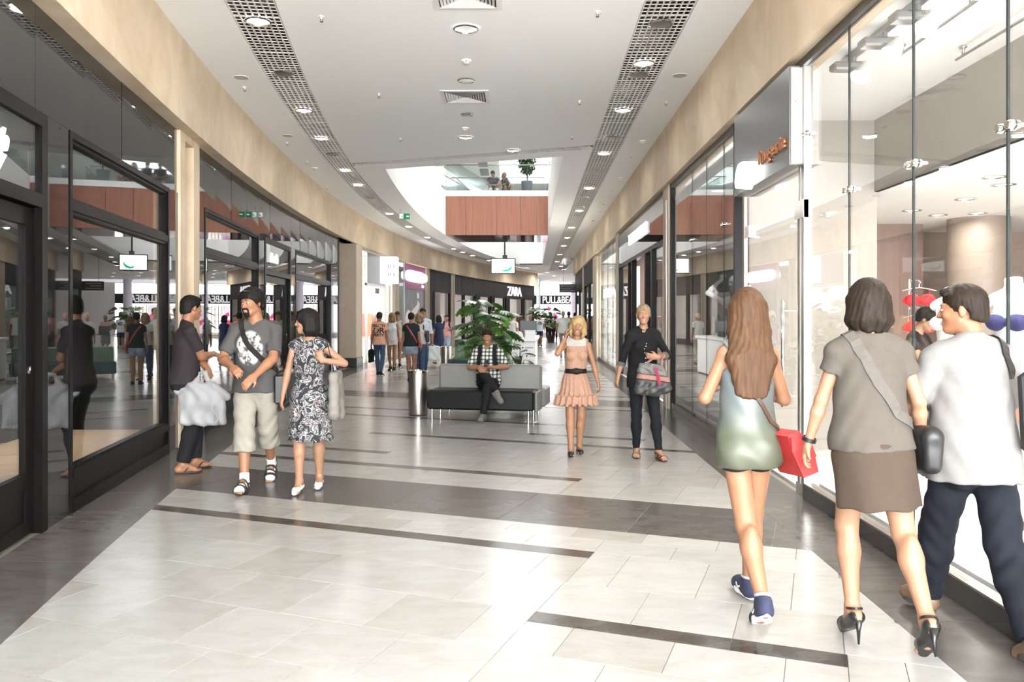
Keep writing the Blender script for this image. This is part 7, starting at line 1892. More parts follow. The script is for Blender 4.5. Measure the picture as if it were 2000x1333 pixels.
def man_seated():
    r = person('seated man in plaid shirt with crossed legs looking down at his phone', -0.375, 12.68, -8)
    B = Body(1.78, 'm', vs=0.010, seated=True, hip=(0, 0, 0.545), pel=(0, -12, 0), chest=(0, 10, 0), head=(4, 15, 0),
             arms={-1: dict(w=(-0.06, -0.30, 0.80), pole=(-1, 0.2, -0.8), palm=(0.5, 0.2, 0.6), curl=45), 1: dict(w=(0.12, -0.30, 0.80), pole=(1, 0.2, -0.8), palm=(-0.5, 0.3, 0.6), curl=45)},
             feet={1: dict(a=(0.00, -0.46, 0.092), yaw=-4, pole=(0.05, -1, 0.6)), -1: dict(a=(0.20, -0.42, 0.44), yaw=55, pitch=38, pole=(-0.35, -0.6, 1.0))})
    B.skin(SK_B, r, hands=True, covered=True); B.face(r, brow=(0.02, 0.015, 0.01)); B.hair('short', H_dark, r)
    g_tee = cloth('pale green tee', (0.42, 0.45, 0.40))
    B.top(g_tee, r, 'undershirt', sleeve=0, neck='crew', hem=0.0, loose=0.0, e=0.006, wr=0)
    def opn(F): F.cone(B.C((0, -0.16, 0.44)), B.C((0, -0.18, 0.02)), 0.050, 0.050, 0.006, op='sub')
    B.top(plaid(), r, 'plaid_shirt', sleeve=0.92, neck='collar', hem=-0.03, loose=0.014, flare=0.014, extra=opn)
    B.bottom(cloth('black jeans cloth', (0.012, 0.012, 0.014), noise=0.3), r, 'trousers', e=0.011, flare=0.006, t1=1.95)
    for s in (1, -1): B.shoe(s, 'sneaker', mat('grey brown suede', (0.12, 0.11, 0.10), 0.8), r, sole=mat('dark sole', (0.05, 0.05, 0.05), 0.6))
    g = (B.grip[1] + B.grip[-1])/2 + np.array([0.0, -0.02, 0.04])
    t = carried(r, 'phone', 'dark phone in the hands of the seated man', 'phone', g)
    b = MB(); M = Matrix.Translation(Vector(g)) @ Matrix.Rotation(rad(-40), 4, 'X'); b.cbox(-0.035, -0.005, -0.065, 0.035, 0.005, 0.065, 0.004, M); cobj(t, 'case', b, MATS['black plastic'])
    c = B.C((0, 0.20, 0.20))
    t = carried(r, 'backpack', 'black backpack on the back of the seated man', 'backpack', c)
    b = MB(); b.cbox(-0.15, 0.12, -0.02, 0.15, 0.24, 0.40, 0.05, Matrix.Translation(Vector(B.waist)) @ Matrix(B.Rc.tolist()).to_4x4()); cobj(t, 'bag_body', b, K_black, None, 40)
    for s in (1, -1):
        b, _ = B.strap('plaid_shirt', [B.C((s*0.09, 0.12, 0.37)), B.C((s*0.105, 0.03, 0.43)), B.C((s*0.115, -0.09, 0.36)), B.C((s*0.125, -0.12, 0.22)), B.C((s*0.15, -0.06, 0.06))], 0.065, 0.010, 0.004); cobj(t, 'strap', b, K_black)
man_seated()

# -- 5 blonde woman in the blush dress
def woman_blush():
    r = person('blonde woman in blush pleated dress with black belt holding a hand to her face', 0.745, 9.40, 0)
    B = Body(1.575, 'f', vs=0.008, chest=(0, 0, 2), head=(-8, 6, 6), arms={-1: dict(w=(-0.145, -0.15, 1.50), pole=(-0.5, -0.2, -1), palm=(0.9, 0.2, 0.1), d=(0.15, 0.1, 1), curl=40), 1: dict(w=(0.29, -0.02, 0.90), palm=(-0.9, 0.3, 0), curl=30)},
             feet={-1: dict(a=(-0.075, -0.16, 0.085), yaw=-4), 1: dict(a=(0.05, 0.05, 0.085), yaw=3)})
    B.skin(SK_B, r); B.face(r, lips=(0.50, 0.18, 0.16), brow=(0.16, 0.10, 0.05)); B.hair('wavy', H_blond, r)
    bl = cloth('blush chiffon', (0.37, 0.215, 0.15), noise=0.18, nscale=40)
    def pl(F): F.bump(lambda X, Y, Z: 0.0022*np.sin(X*190))
    B.top(bl, r, 'dress_bodice', sleeve=0, neck='tank', hem=0.12, loose=0.004, wr=0.0, e=0.009, extra=pl)
    yk = cloth('pale grey lace', (0.36, 0.345, 0.315))
    F = B.field(lo=B.neck - 0.25*B.k, hi=B.neck + 0.12*B.k); B.trunk(F, 0.013, hips=False); F.cut(B.C((0, 0, 0.335)), B.Rc @ np.array([0, 0.1, -1.0]))
    F.ell(B.C((0, 0.0, 0.475)), np.array([0.086, 0.094, 0.070])*B.k, B.Rc, 0.006, op='sub')
    for s in (1, -1): F.ell(B.sh[s] + np.array([s*0.040, 0, -0.01])*B.k, np.array([0.062, 0.13, 0.085])*B.k, B.Rc, 0.006, op='sub')
    link('lace_yoke', F.mesh('lace_yoke', yk), r)
    B.skirt(bl, r, 'dress_skirt', top=0.16, hem=-0.28, r0=0.13, r1=0.26, sq=1.15, folds=18, amp=0.014, ruffle=(-0.16, 0.275))
    F = B.field(lo=B.waist - 0.22, hi=B.waist + 0.22); B.trunk(F, 0.016, upper=True); F.cut(B.P((0, 0, 0.185)), (0, 0, 1)); F.cut(B.P((0, 0, 0.120)), (0, 0, -1)); F.ell(B.P((0, -0.125, 0.155)), np.array([0.055, 0.03, 0.038]), None, 0.01); F.ell(B.P((0.06, -0.12, 0.155)), np.array([0.035, 0.02, 0.028]), None, 0.01); F.ell(B.P((-0.06, -0.12, 0.155)), np.array([0.035, 0.02, 0.028]), None, 0.01)
    link('belt', F.mesh('belt', cloth('black satin belt', (0.010, 0.010, 0.010), 0.5)), r)
    for s in (1, -1): B.shoe(s, 'flat', mat('black patent', (0.010, 0.010, 0.010), 0.35), r)
woman_blush()

# -- 6 woman in the black denim shirt
def woman_black():
    r = person('fair woman in black denim shirt and dark jeans carrying a small handbag', 1.49, 9.12, 0)
    B = Body(1.715, 'f', vs=0.008, wide=1.04, chest=(2, 0, 0), head=(-6, 0, 0), arms={-1: dict(w=(-0.30, 0.02, 0.90), palm=(0.8, 0.4, 0), curl=35), 1: dict(w=(0.12, -0.23, 1.17), pole=(1, 0.3, -1), palm=(-0.2, 0.9, 0.2), d=(-1, -0.1, 0.12), thumb=(0, 0, 1), curl=32)},
             feet={-1: dict(a=(-0.07, 0.06, 0.088), yaw=-10), 1: dict(a=(0.15, -0.16, 0.088), yaw=16)})
    B.skin(SK_C, r, covered=True); B.face(r, brow=(0.22, 0.15, 0.09)); B.hair('back', H_ash, r)
    bm = cloth('black denim', (0.010, 0.010, 0.011), noise=0.35, nscale=10)
    B.top(bm, r, 'denim_shirt', sleeve=1.42, neck='collar', hem=-0.10, loose=0.008, flare=0.006, wr=0.004)
    for s in (1, -1):
        F = B.field(lo=np.minimum(B.el[s], B.wr[s]) - 0.1, hi=np.maximum(B.el[s], B.wr[s]) + 0.1); E, Wr = B.el[s], B.wr[s]; a, c = E + (Wr-E)*0.24, E + (Wr-E)*0.44
        F.cone(a, c, 0.050, 0.049, 0.0, cuts=[(c, Wr-E), (a, E-Wr)]); link('cuff', F.mesh('cuff', cloth('grey denim lining', (0.09, 0.09, 0.09))), r)
        P_, N_ = B.onto('denim_shirt', [B.C((s*0.085 + dx, -0.16, 0.262 + dz)) for dz in (0.0,) for dx in (-0.045, -0.02, 0.02, 0.045)], 0.002)
        b = MB(); b.ribbon(P_, N_, 0.030, 0.004); obj('pocket_flap', b, bm, r)
    P_, N_ = B.onto('denim_shirt', [B.C((0, -0.2, z)) for z in np.linspace(0.30, -0.10, 9)], 0.002); b = MB()
    for q, n in zip(P_, N_): b.lathe([(0.007, 0), (0.007, 0.003), (0.0001, 0.004)], 8, Matrix.Translation(q) @ n.to_track_quat('Z', 'Y').to_matrix().to_4x4())
    obj('buttons', b, M_greyal, r)
    B.bottom(DENIMD, r, 'jeans', e=0.007, t1=1.96, thin=0.95, wr=0.004)
    for s in (1, -1): B.shoe(s, 'sandal', mat('tan strap leather', (0.05, 0.028, 0.017), 0.6), r)
    c = B.P((0.06, -0.24, 0.04))
    t = carried(r, 'handbag', 'grey pink and black handbag on the arm of the woman in black denim', 'bag', c)
    p = lambda x, y, z: np.array(c) + np.array([x, y, z]); lo, hi = np.array(c) - 0.34, np.array(c) + 0.34
    def bagf(z0, z1, e=0.0):
        F = Field(lo, hi, 0.010)
        F.cone(p(-0.10, 0, 0.10), p(-0.13, 0, -0.16), 0.055+e, 0.075+e, 0.05, sq=((0, 1, 0), 1.25)); F.cone(p(0.08, 0, 0.10), p(0.15, 0, -0.13), 0.055+e, 0.07+e, 0.05, sq=((0, 1, 0), 1.25)); F.cone(p(0, 0, 0.10), p(0.01, 0, -0.17), 0.07+e, 0.08+e, 0.05, sq=((0, 1, 0), 1.2))
        F.bump(lambda X, Y, Z: F32(0.005)*np.sin(45*X + 7*np.sin(12*Z)))
        F.cut(p(0, 0, z1), (0.12, 0, 1)); F.cut(p(0, 0, z0), (-0.12, 0, -1)); return F
    m1 = cmesh(t, 'lower_panel', bagf(-0.22, -0.045).mesh('lower_panel', leather('black grained leather', (0.028, 0.027, 0.027), 0.45)))
    cmesh(t, 'pink_band', bagf(-0.045, 0.015, -0.001).mesh('pink_band', leather('dusty pink leather', (0.26, 0.12, 0.095), 0.5))); cmesh(t, 'upper_panel', bagf(0.015, 0.14).mesh('upper_panel', leather('grey bag leather', (0.11, 0.105, 0.10), 0.45)))
    W_ = B.el[1]*0.45 + B.wr[1]*0.55; b = MB()
    for dx in (-0.10, 0.10):
        for y in (-0.03, 0.03): b.tube([p(dx, y, 0.11), (p(dx, y, 0.11)*0.5 + (W_ + np.array([0, y, 0.045]))*0.5) + np.array([0, y*0.5, 0.01]), W_ + np.array([dx*0.15, y, 0.040])], 0.008, 6)
    cobj(t, 'handle', b, MATS['dusty pink leather'], None, True)
    b = MB(); b.ribbon([p(0.02, -0.085, 0.10), p(0.05, -0.088, 0.0), p(0.07, -0.085, -0.09)], [(0, -1, 0)]*3, 0.03, 0.005); cobj(t, 'tassel', b, cloth('crimson cloth', (0.28, 0.03, 0.07)))
woman_black()

# -- 7 girl in the tank top, seen from behind
def ombre():
    m = bpy.data.materials.new('blue grey to sage satin'); N, L, b = nodes_of(m); tc = N.new('ShaderNodeTexCoord'); sx = N.new('ShaderNodeSeparateXYZ'); L.new(tc.outputs['Object'], sx.inputs[0])
    mr = N.new('ShaderNodeMapRange'); mr.inputs[1].default_value = 0.95; mr.inputs[2].default_value = 1.22; L.new(sx.outputs['Z'], mr.inputs[0])
    r = N.new('ShaderNodeValToRGB'); e = r.color_ramp.elements; e[0].color = (0.078, 0.085, 0.057, 1); e[1].color = (0.10, 0.117, 0.125, 1); L.new(mr.outputs[0], r.inputs['Fac']); L.new(r.outputs['Color'], b.inputs['Base Color']); b.inputs['Roughness'].default_value = 0.45
    return m
def girl_tank():
    r = person('long haired girl in grey green tank top and black shorts seen from behind', 1.275, 4.36, 180)
    B = Body(1.725, 'f', vs=0.0075, pel=(4, 2, 2), chest=(-3, 2, -2), head=(-4, 6, 0), arms={1: dict(w=(0.13, -0.26, 1.22), pole=(0.55, 0.8, -0.7), palm=(-0.4, 0.6, 0), curl=50), -1: dict(w=(-0.13, -0.26, 1.22), pole=(-0.55, 0.8, -0.7), palm=(0.4, 0.6, 0), curl=50)},
             wide=0.86, feet={1: dict(a=(0.0, 0.28, 0.150), yaw=-6, pitch=30), -1: dict(a=(-0.065, -0.20, 0.090), yaw=2)})
    B.skin(SK_B, r); B.face(r); B.hair('long', hair_mat((0.085, 0.042, 0.02)), r, seed=2, length=0.02)
    B.top(ombre(), r, 'tank_top', sleeve=0, neck='tank', hem=-0.115, loose=0.022, e=0.012, wr=0.005, k=0.04)
    B.bottom(K_black, r, 'shorts', e=0.005, t1=0.30, flare=0.008, wr=0.002)
    nv = mat('navy suede', (0.020, 0.024, 0.06), 0.8, noise=0.3, nscale=30)
    for s in (1, -1):
        o = B.shoe(s, 'sneaker', nv, r, sole=mat('off white rubber', (0.62, 0.60, 0.58), 0.5))
        b = MB(); q = lambda x, y, z: B.Ft(s, (x, y, z)); x = -0.047 * (1 if s > 0 else -1)
        for sgn in (1, -1):
            pts = [q(sgn*0.0445, -0.020, -0.036), q(sgn*0.0455, -0.035, -0.044), q(sgn*0.046, -0.055, -0.046), q(sgn*0.044, -0.085, -0.034)]
            b.ribbon(pts, [B.Rf[s] @ np.array([sgn, 0, 0.1])]*4, 0.010, 0.003)
        obj('side_mark', b, mat('off white rubber', (0.62, 0.60, 0.58), 0.5), o)
        b = MB(); pts = [q(0.036*sin(a), 0.008 + 0.042*cos(a), 0.030) for a in np.linspace(0, 2*pi, 17)]; b.tube(pts, 0.009, 6); obj('collar', b, mat('grey lining', (0.30, 0.30, 0.32), 0.8), o, True)
        b = MB()
        for i in range(4): y = -0.075 - 0.018*i; b.tube([q(-0.020, y, -0.018 - 0.006*i), q(0, y-0.003, -0.008 - 0.007*i), q(0.020, y, -0.018 - 0.006*i)], 0.004, 5)
        obj('laces', b, mat('off white rubber', (0.62, 0.60, 0.58), 0.5), o)
    c = B.P((-0.185, 0.10, -0.03))
    t = carried(r, 'handbag', 'small red folded handbag at the hip of the girl in the tank top', 'bag', c)
    rd = leather('coral red leather', (0.55, 0.05, 0.05), 0.4); M = Matrix.Translation(Vector(c)) @ Matrix.Rotation(rad(20), 4, 'Y') @ Matrix.Rotation(rad(12), 4, 'Z')
    b = MB(); b.loft([[(-0.05, -0.11, -0.12), (0.03, -0.11, -0.12), (0.03, 0.11, -0.12), (-0.05, 0.11, -0.12)], [(-0.06, -0.13, 0.0), (0.045, -0.13, 0.0), (0.045, 0.13, 0.0), (-0.06, 0.13, 0.0)], [(-0.03, -0.115, 0.10), (0.03, -0.115, 0.10), (0.03, 0.115, 0.10), (-0.03, 0.115, 0.10)]], M=M); bg = cobj(t, 'bag_body', b, leather('deep red leather', (0.33, 0.012, 0.016), 0.4))
    b = MB(); b.loft([[(-0.075, -0.135, -0.045), (-0.066, -0.135, -0.045), (-0.066, 0.135, -0.045), (-0.075, 0.135, -0.045)], [(-0.07, -0.14, 0.02), (-0.06, -0.14, 0.02), (-0.06, 0.14, 0.02), (-0.07, 0.14, 0.02)], [(-0.035, -0.125, 0.112), (0.035, -0.125, 0.106), (0.035, 0.125, 0.106), (-0.035, 0.125, 0.112)]], M=M); cobj(t, 'flap', b, rd, bg)
    b = MB(); b.loft([[(-0.052, 0.132, -0.12), (0.035, 0.132, -0.12), (0.035, 0.142, -0.12), (-0.052, 0.142, -0.12)], [(-0.07, 0.140, 0.03), (0.05, 0.140, 0.03), (0.05, 0.150, 0.03), (-0.07, 0.150, 0.03)], [(-0.01, 0.128, 0.10), (0.02, 0.128, 0.10), (0.02, 0.138, 0.10), (-0.01, 0.138, 0.10)]], M=M); cobj(t, 'gusset', b, rd, bg)
    b, _ = B.strap('tank_top', [B.P((-0.20, 0.06, 0.08)), B.P((-0.12, 0.14, 0.14)), B.C((-0.02, 0.13, 0.14)), B.C((0.06, 0.11, 0.28)), B.C((0.095, 0.06, 0.40)), B.C((0.10, -0.02, 0.42)), B.C((0.06, -0.11, 0.28)), B.C((-0.06, -0.13, 0.10)), B.P((-0.19, -0.04, 0.06))], 0.022, 0.006, 0.006)
    cobj(t, 'strap', b, leather('brown strap leather', (0.07, 0.035, 0.02), 0.5))
girl_tank()

# -- 8 and 9 the couple at the right
def woman_skirt():
    r = person('dark bobbed woman in taupe top and brown skirt walking away on black heels', 1.755, 3.93, 176)
    B = Body(1.675, 'f', vs=0.0075, hip=(0, 0, 0.92), heel=0.075, pel=(0, 2, 3), chest=(2, 3, -1), head=(-6, 4, 0), wide=1.08,
             arms={1: dict(w=(0.31, -0.10, 0.92), palm=(-0.9, 0.2, 0), curl=30), -1: dict(w=(-0.29, -0.10, 1.02), palm=(0.8, 0.3, 0), pole=(-0.3, 1, -0.2), curl=45)},
             feet={1: dict(a=(0.085, -0.02, 0.172), yaw=2, pitch=30), -1: dict(a=(-0.15, 0.30, 0.235), yaw=-8, pitch=48)})
    B.skin(SK_C, r); B.face(r); B.hair('bob', H_dark, r, seed=8)
    B.top(cloth('taupe jersey', (0.085, 0.073, 0.061)), r, 'top', sleeve=0.42, neck='crew', hem=0.0, e=0.016, loose=0.026, flare=0.016, wr=0.005, seed=9)
    B.skirt(cloth('brown drill', (0.058, 0.041, 0.030)), r, 'skirt', top=0.04, hem=-0.285, r0=0.14, r1=0.205, sq=1.22, folds=7, amp=0.005, lean=(-0.01, 0.03))
    for s in (1, -1): B.shoe(s, 'heel', mat('black patent', (0.010, 0.010, 0.010), 0.35), r)
    b = MB(); q = B.wr[1] - unit(B.wr[1]-B.el[1])*0.015; M = Matrix.Translation(Vector(q)) @ Vector(unit(B.wr[1]-B.el[1])).to_track_quat('Z', 'Y').to_matrix().to_4x4()
    b.lathe([(0.031, -0.010), (0.036, -0.010), (0.036, 0.010), (0.031, 0.010)], 18, M, cap=False); obj('bracelet', b, K_blackl, r, 40)
    c = B.P((-0.27, -0.02, 0.0))
    t = carried(r, 'shoulder_bag', 'black shoulder bag between the woman in the brown skirt and the man in white', 'bag', c)
    F = Field(np.array(c) - 0.26, np.array(c) + 0.26, 0.012); p = lambda x, y, z: np.array(c) + np.array([x, y, z])
    F.box(p(0, 0, -0.02), (0.050, 0.125, 0.105), None, 0.04, 0.01); F.cone(p(0, -0.10, 0.07), p(0, 0.10, 0.07), 0.032, 0.032, 0.04); F.bump(lambda X, Y, Z: F32(0.004)*np.sin(40*Y + 20*Z)); bg = cmesh(t, 'bag', F.mesh('bag', K_blackl))
    b, _ = B.strap('top', [B.P((-0.20, 0.05, 0.12)), B.C((-0.10, 0.15, 0.05)), B.C((0.01, 0.14, 0.20)), B.C((0.085, 0.08, 0.37)), B.C((0.105, 0.0, 0.43)), B.C((0.06, -0.13, 0.30)), B.C((-0.08, -0.16, 0.10)), B.P((-0.20, -0.06, 0.10))], 0.052, 0.004, 0.004)
    cobj(t, 'strap', b, cloth('grey brown webbing', (0.10, 0.088, 0.078)))
woman_skirt()
def man_white():
    r = person('man in pale shirt and navy jeans walking away along the glass', 2.285, 3.98, 180)
    B = Body(1.775, 'm', vs=0.008, hip=(0, 0, 0.875), wide=0.97, pel=(0, 3, 0), chest=(3, 4, 0), head=(52, 4, 0), arms={1: dict(w=(0.16, -0.30, 1.04), pole=(0.8, 0.5, -0.6), palm=(-0.6, 0.3, 0), curl=45), -1: dict(w=(-0.14, -0.30, 1.04), pole=(-0.45, 0.8, -0.8), palm=(0.6, 0.3, 0), curl=45)},
             feet={1: dict(a=(0.05, -0.36, 0.092), yaw=6), -1: dict(a=(-0.10, 0.32, 0.125), yaw=-8, pitch=24)})
    B.skin(SK_A, r, covered=True); B.face(r); B.hair('short', H_dark, r, seed=4)
    B.top(cloth('pale grey linen', (0.19, 0.181, 0.172)), r, 'shirt', sleeve=0.80, neck='collar', hem=-0.10, e=0.022, loose=0.034, flare=0.016, wr=0.006, seed=12)
    B.bottom(cloth('navy jeans cloth', (0.009, 0.011, 0.017), noise=0.4, nscale=8), r, 'jeans', e=0.013, flare=0.030, t1=1.98, wr=0.006)
    for s in (1, -1): B.shoe(s, 'shoe', mat('brown leather shoe', (0.14, 0.085, 0.05), 0.45), r, sole=mat('dark sole', (0.05, 0.05, 0.05), 0.6))
    c = B.C((-0.19, 0.14, 0.10))
    t = carried(r, 'shoulder_bag', 'black bag slung on the far shoulder of the man in the pale shirt', 'bag', c)
    b = MB(); b.cbox(-0.245, 0.13, -0.10, -0.13, 0.22, 0.30, 0.03, Matrix.Translation(Vector(B.waist)) @ Matrix(B.Rc.tolist()).to_4x4()); cobj(t, 'bag_body', b, K_blackl, None, 40)
    b, _ = B.strap('shirt', [B.C((-0.17, 0.14, 0.25)), B.C((-0.12, 0.10, 0.38)), B.C((-0.11, 0.0, 0.44)), B.C((-0.13, -0.10, 0.34)), B.C((-0.17, -0.10, 0.10))], 0.045, 0.006, 0.004); cobj(t, 'strap', b, K_blackl)
man_white()
# ================================================================ people farther off
def crowd(label, u, vf, Y, H, sex, rz, hair, hm, top, bottom, sk=None, sleeve=0.5, neck='crew', kind='trousers', t1=1.95, thin=1.0, vs=0.017, arms=None, feet=None, head=(0, 4, 0), shoes=None, hem=0.0, e=0.010, face=True, x=None, z=0.0, skirt=None, **kw):
    if x is None: x = (u-1000)/FPX*Y
    r = person(label, x, Y, rz, z=z)
    B = Body(H, sex, vs=vs, arms=arms, feet=feet or {1: dict(a=(0.075, -0.14, 0.088)), -1: dict(a=(-0.075, 0.14, 0.10), pitch=14)}, head=head, **kw)
    B.skin(sk or SK_B, r, covered=(kind == 'trousers' and t1 > 1.8))
    if face and abs(((rz + 180) % 360) - 180) < 100 and Y < 30: B.face(r)
    B.hair(hair, hm, r)
    B.top(top, r, 'top', sleeve=sleeve, neck=neck, hem=hem, e=e, wr=0.004)
    if skirt: B.skirt(bottom, r, 'skirt', top=0.10, hem=skirt, r0=0.14, r1=0.21, folds=8, amp=0.006)
    elif bottom is not None: B.bottom(bottom, r, kind, t1=t1, thin=thin, flare=0.012 if t1 < 1.6 else 0.0)
    for s in (1, -1): B.shoe(s, 'sneaker' if Y < 26 else 'flat', shoes or K_black, r)
    return r, B
DN = {1: dict(w=(0.26, -0.02, 0.87)), -1: dict(w=(-0.26, -0.02, 0.87))}
# teenager in the printed orange shirt
r, B = crowd('youth in orange tee with bold black words on the back', 741, 735, 21.6, 1.69, 'm', 176, 'short', H_dark, cloth('apricot tee', (0.66, 0.36, 0.25)), DENIM, sk=SK_A, vs=0.013, thin=0.92, hem=-0.05, wide=0.9, e=0.018)
for txt, zc, sz in (('DEATH', 0.335, 0.105), ('OR', 0.20, 0.215), ('PERTY', 0.075, 0.10)):
    me = text_mesh(txt, sz, 0.0, 0.004, spacing=0.95); bm = bmesh.new(); bm.from_mesh(me); bmesh.ops.triangulate(bm, faces=bm.faces[:])
    for v in bm.verts:
        q = B.C((-v.co.x*1.05, 0, zc + v.co.y)); h = B.ray('top', (q[0], q[1] + 0.5, q[2]), (0, -1, 0))
        v.co = (h[0] + Vector((0, 0.004, 0))) if h[0] is not None else Vector((q[0], q[1] + 0.14, q[2]))
    bm.to_mesh(me); bm.free(); me.materials.append(mat('black print', (0.012, 0.011, 0.010), 0.8)); link('lettering', me, r)
def simple_bag(root, B, label, c, size, m, strap=None, name='bag', grip=None):
    t = carried(root, name, label, 'bag', c); p = lambda x, y, z: np.array(c) + np.array([x, y, z]); sx, sy, sz = size
    F = Field(np.array(c) - max(size)*1.5, np.array(c) + max(size)*1.5, 0.015)
    F.box(p(0, 0, 0), (sx/2, sy/2, sz/2), None, min(sx, sy)*0.35, 0.01)
    F.bump(lambda X, Y, Z: F32(0.005)*np.sin(30*X + 24*Z + 9*Y)); cmesh(t, 'bag_body', F.mesh('bag_body', m))
    k = MB()
    if grip is not None: k.tube([p(-sx*0.25, 0, sz*0.45), np.array(grip), p(sx*0.25, 0, sz*0.45)], 0.012, 6); cobj(t, 'handle', k, m, None, True)
    elif strap is not None: b, _ = B.strap('top', strap, 0.03, 0.006, 0.005); cobj(t, 'strap', b, m)
    return t
g = B.grip[1]; simple_bag(r, B, 'black carrier bag in the hand of the youth in the orange tee', (g[0]+0.02, g[1], g[2]-0.24), (0.12, 0.30, 0.36), K_black, grip=g)
r, B = crowd('long haired woman in white top and white shorts walking forward', 766, 725, 23.6, 1.68, 'f', 0, 'long', H_ash, W_shirt, W_shirt, sk=SK_B, neck='tank', sleeve=0, kind='shorts', t1=0.32)
r, B = crowd('tanned woman in pale top half hidden behind the long haired woman', 776, 722, 25.4, 1.73, 'f', 8, 'fringe', H_brown, cloth('sage top', (0.36, 0.38, 0.30)), cloth('coral shorts', (0.6, 0.2, 0.14)), sk=SK_A, neck='tank', sleeve=0, kind='shorts', t1=0.36)
r, B = crowd('woman in black tee and denim shorts with a red shoulder bag seen from behind', 803, 746, 19.4, 1.67, 'f', 176, 'back', H_dark, cloth('ink black tee', (0.018, 0.026, 0.028)), DENIML, sk=SK_B, sleeve=0.42, kind='shorts', t1=0.45, vs=0.013, wide=1.08)
simple_bag(r, B, 'small red bag at the hip of the woman in denim shorts', B.P((-0.24, 0.02, 0.02)), (0.07, 0.20, 0.13), leather('dark red leather', (0.40, 0.03, 0.04)), [B.P((-0.2, 0.10, 0.10)), B.C((-0.05, 0.14, 0.18)), B.C((0.09, 0.06, 0.38)), B.C((0.06, -0.12, 0.26)), B.P((-0.2, -0.06, 0.10))])
r, B = crowd('blonde woman in white tee with a black shoulder bag facing forward', 817, 738, 21.0, 1.65, 'f', 8, 'wavy', H_ash, W_shirt, DENIM, sk=SK_C, sleeve=0.42, x=-2.42)
simple_bag(r, B, 'black bag at the side of the blonde woman in white', B.P((0.22, -0.04, 0.22)), (0.09, 0.26, 0.30), K_blackl, [B.P((0.2, 0.06, 0.2)), B.C((0.10, 0.06, 0.40)), B.C((0.12, -0.1, 0.3)), B.P((0.2, -0.06, 0.2))])
r, B = crowd('tall dark haired man in pale blue shirt behind the blonde woman', 826, 730, 22.4, 1.80, 'm', 4, 'short', H_dark, cloth('pale blue shirt', (0.60, 0.66, 0.74)), DENIM, sk=SK_A, sleeve=1.2, neck='collar', hem=-0.10)
g = B.grip[1]; simple_bag(r, B, 'white plastic bag in the hand of the man in the pale blue shirt', (g[0]+0.06, g[1], g[2]-0.26), (0.34, 0.12, 0.42), mat('white polythene', (0.66, 0.72, 0.72), 0.3), grip=g)
r, B = crowd('woman in navy dress with black cap of hair turned away', 857, 711, 27.0, 1.60, 'f', 205, 'bob', H_black, cloth('navy cotton', (0.022, 0.032, 0.075)), cloth('navy cotton', (0.022, 0.032, 0.075)), sk=SK_C, sleeve=0.45, skirt=-0.34, hem=0.04)
r, B = crowd('woman in pink blouse with backpack straps walking forward', 872.5, 702, 30.0, 1.63, 'f', 0, 'short', H_brown, cloth('dusty pink blouse', (0.50, 0.25, 0.25)), DENIML, sk=SK_C, sleeve=1.0)
t = carried(r, 'backpack', 'dark backpack worn by the woman in the pink blouse', 'backpack', B.C((0, 0.2, 0.2)))
b = MB(); b.cbox(-0.13, 0.12, 0.0, 0.13, 0.24, 0.38, 0.04, Matrix.Translation(Vector(B.waist))); cobj(t, 'bag_body', b, K_black, None, 40)
for s in (1, -1): b, _ = B.strap('top', [B.C((s*0.09, 0.12, 0.36)), B.C((s*0.10, 0.02, 0.43)), B.C((s*0.11, -0.1, 0.3)), B.C((s*0.13, -0.05, 0.08))], 0.06, 0.01, 0.004); cobj(t, 'strap', b, K_black)
# beyond the plant and the kiosk
r, B = crowd('balding man in white shirt beyond the kiosk', 1000, 711, 27.0, 1.68, 'm', 150, 'crop', skin_mat((0.60, 0.36, 0.28)), W_shirt, cloth('stone trousers', (0.35, 0.31, 0.26)), sk=SK_C, hem=-0.06, x=0.0)
r, B = crowd('red haired woman in brown top beyond the kiosk', 1012, 685, 38.0, 1.58, 'f', 10, 'bob', hair_mat((0.22, 0.09, 0.04)), cloth('rust brown top', (0.20, 0.09, 0.07)), DENIMD, sk=SK_A, vs=0.02)
r, B = crowd('dark haired man in grey brown tee behind the woman in brown', 1018.5, 680, 40.5, 1.72, 'm', 20, 'short', H_dark, cloth('grey brown tee', (0.10, 0.085, 0.075)), DENIMD, sk=SK_A, vs=0.02)
r, B = crowd('woman in pink top carrying a dark folder by the kiosk end', 1036, 690, 35.0, 1.62, 'f', 0, 'short', H_grey, cloth('pale pink top', (0.55, 0.38, 0.36)), cloth('grey skirt cloth', (0.20, 0.20, 0.21)), sk=SK_A, sleeve=0.4, skirt=-0.4, hem=0.05, vs=0.019, arms={1: dict(w=(0.08, -0.24, 1.08), pole=(1, 0.3, -1), palm=(0, 1, 0)), -1: dict(w=(-0.08, -0.24, 1.08), pole=(-1, 0.3, -1), palm=(0, 1, 0))})
t = carried(r, 'folder', 'dark folder held by the woman in the pink top', 'folder', (0, -0.30, 1.05)); b = MB(); b.cbox(-0.19, -0.33, 0.86, 0.19, -0.29, 1.20, 0.01); cobj(t, 'cover', b, mat('slate cover', (0.06, 0.06, 0.07), 0.5))
r, B = crowd('man in white printed tee and navy shorts walking forward', 1054.5, 676, 43.3, 1.66, 'm', 0, 'short', H_dark, print_mat('white tee with dark print', (0.62, 0.66, 0.68), (0.06, 0.08, 0.10), (0, -0.13, 1.22), (0.11, 0.10)), cloth('navy shorts cloth', (0.03, 0.04, 0.08)), sk=skin_mat((0.36, 0.19, 0.12)), kind='shorts', t1=0.85, vs=0.018, hem=-0.08)
r, B = crowd('dark haired woman in black at the left of the distant trio', 1070, 665, 53.0, 1.58, 'f', 170, 'long', H_black, K_black, DENIMD, sk=SK_A, vs=0.022)
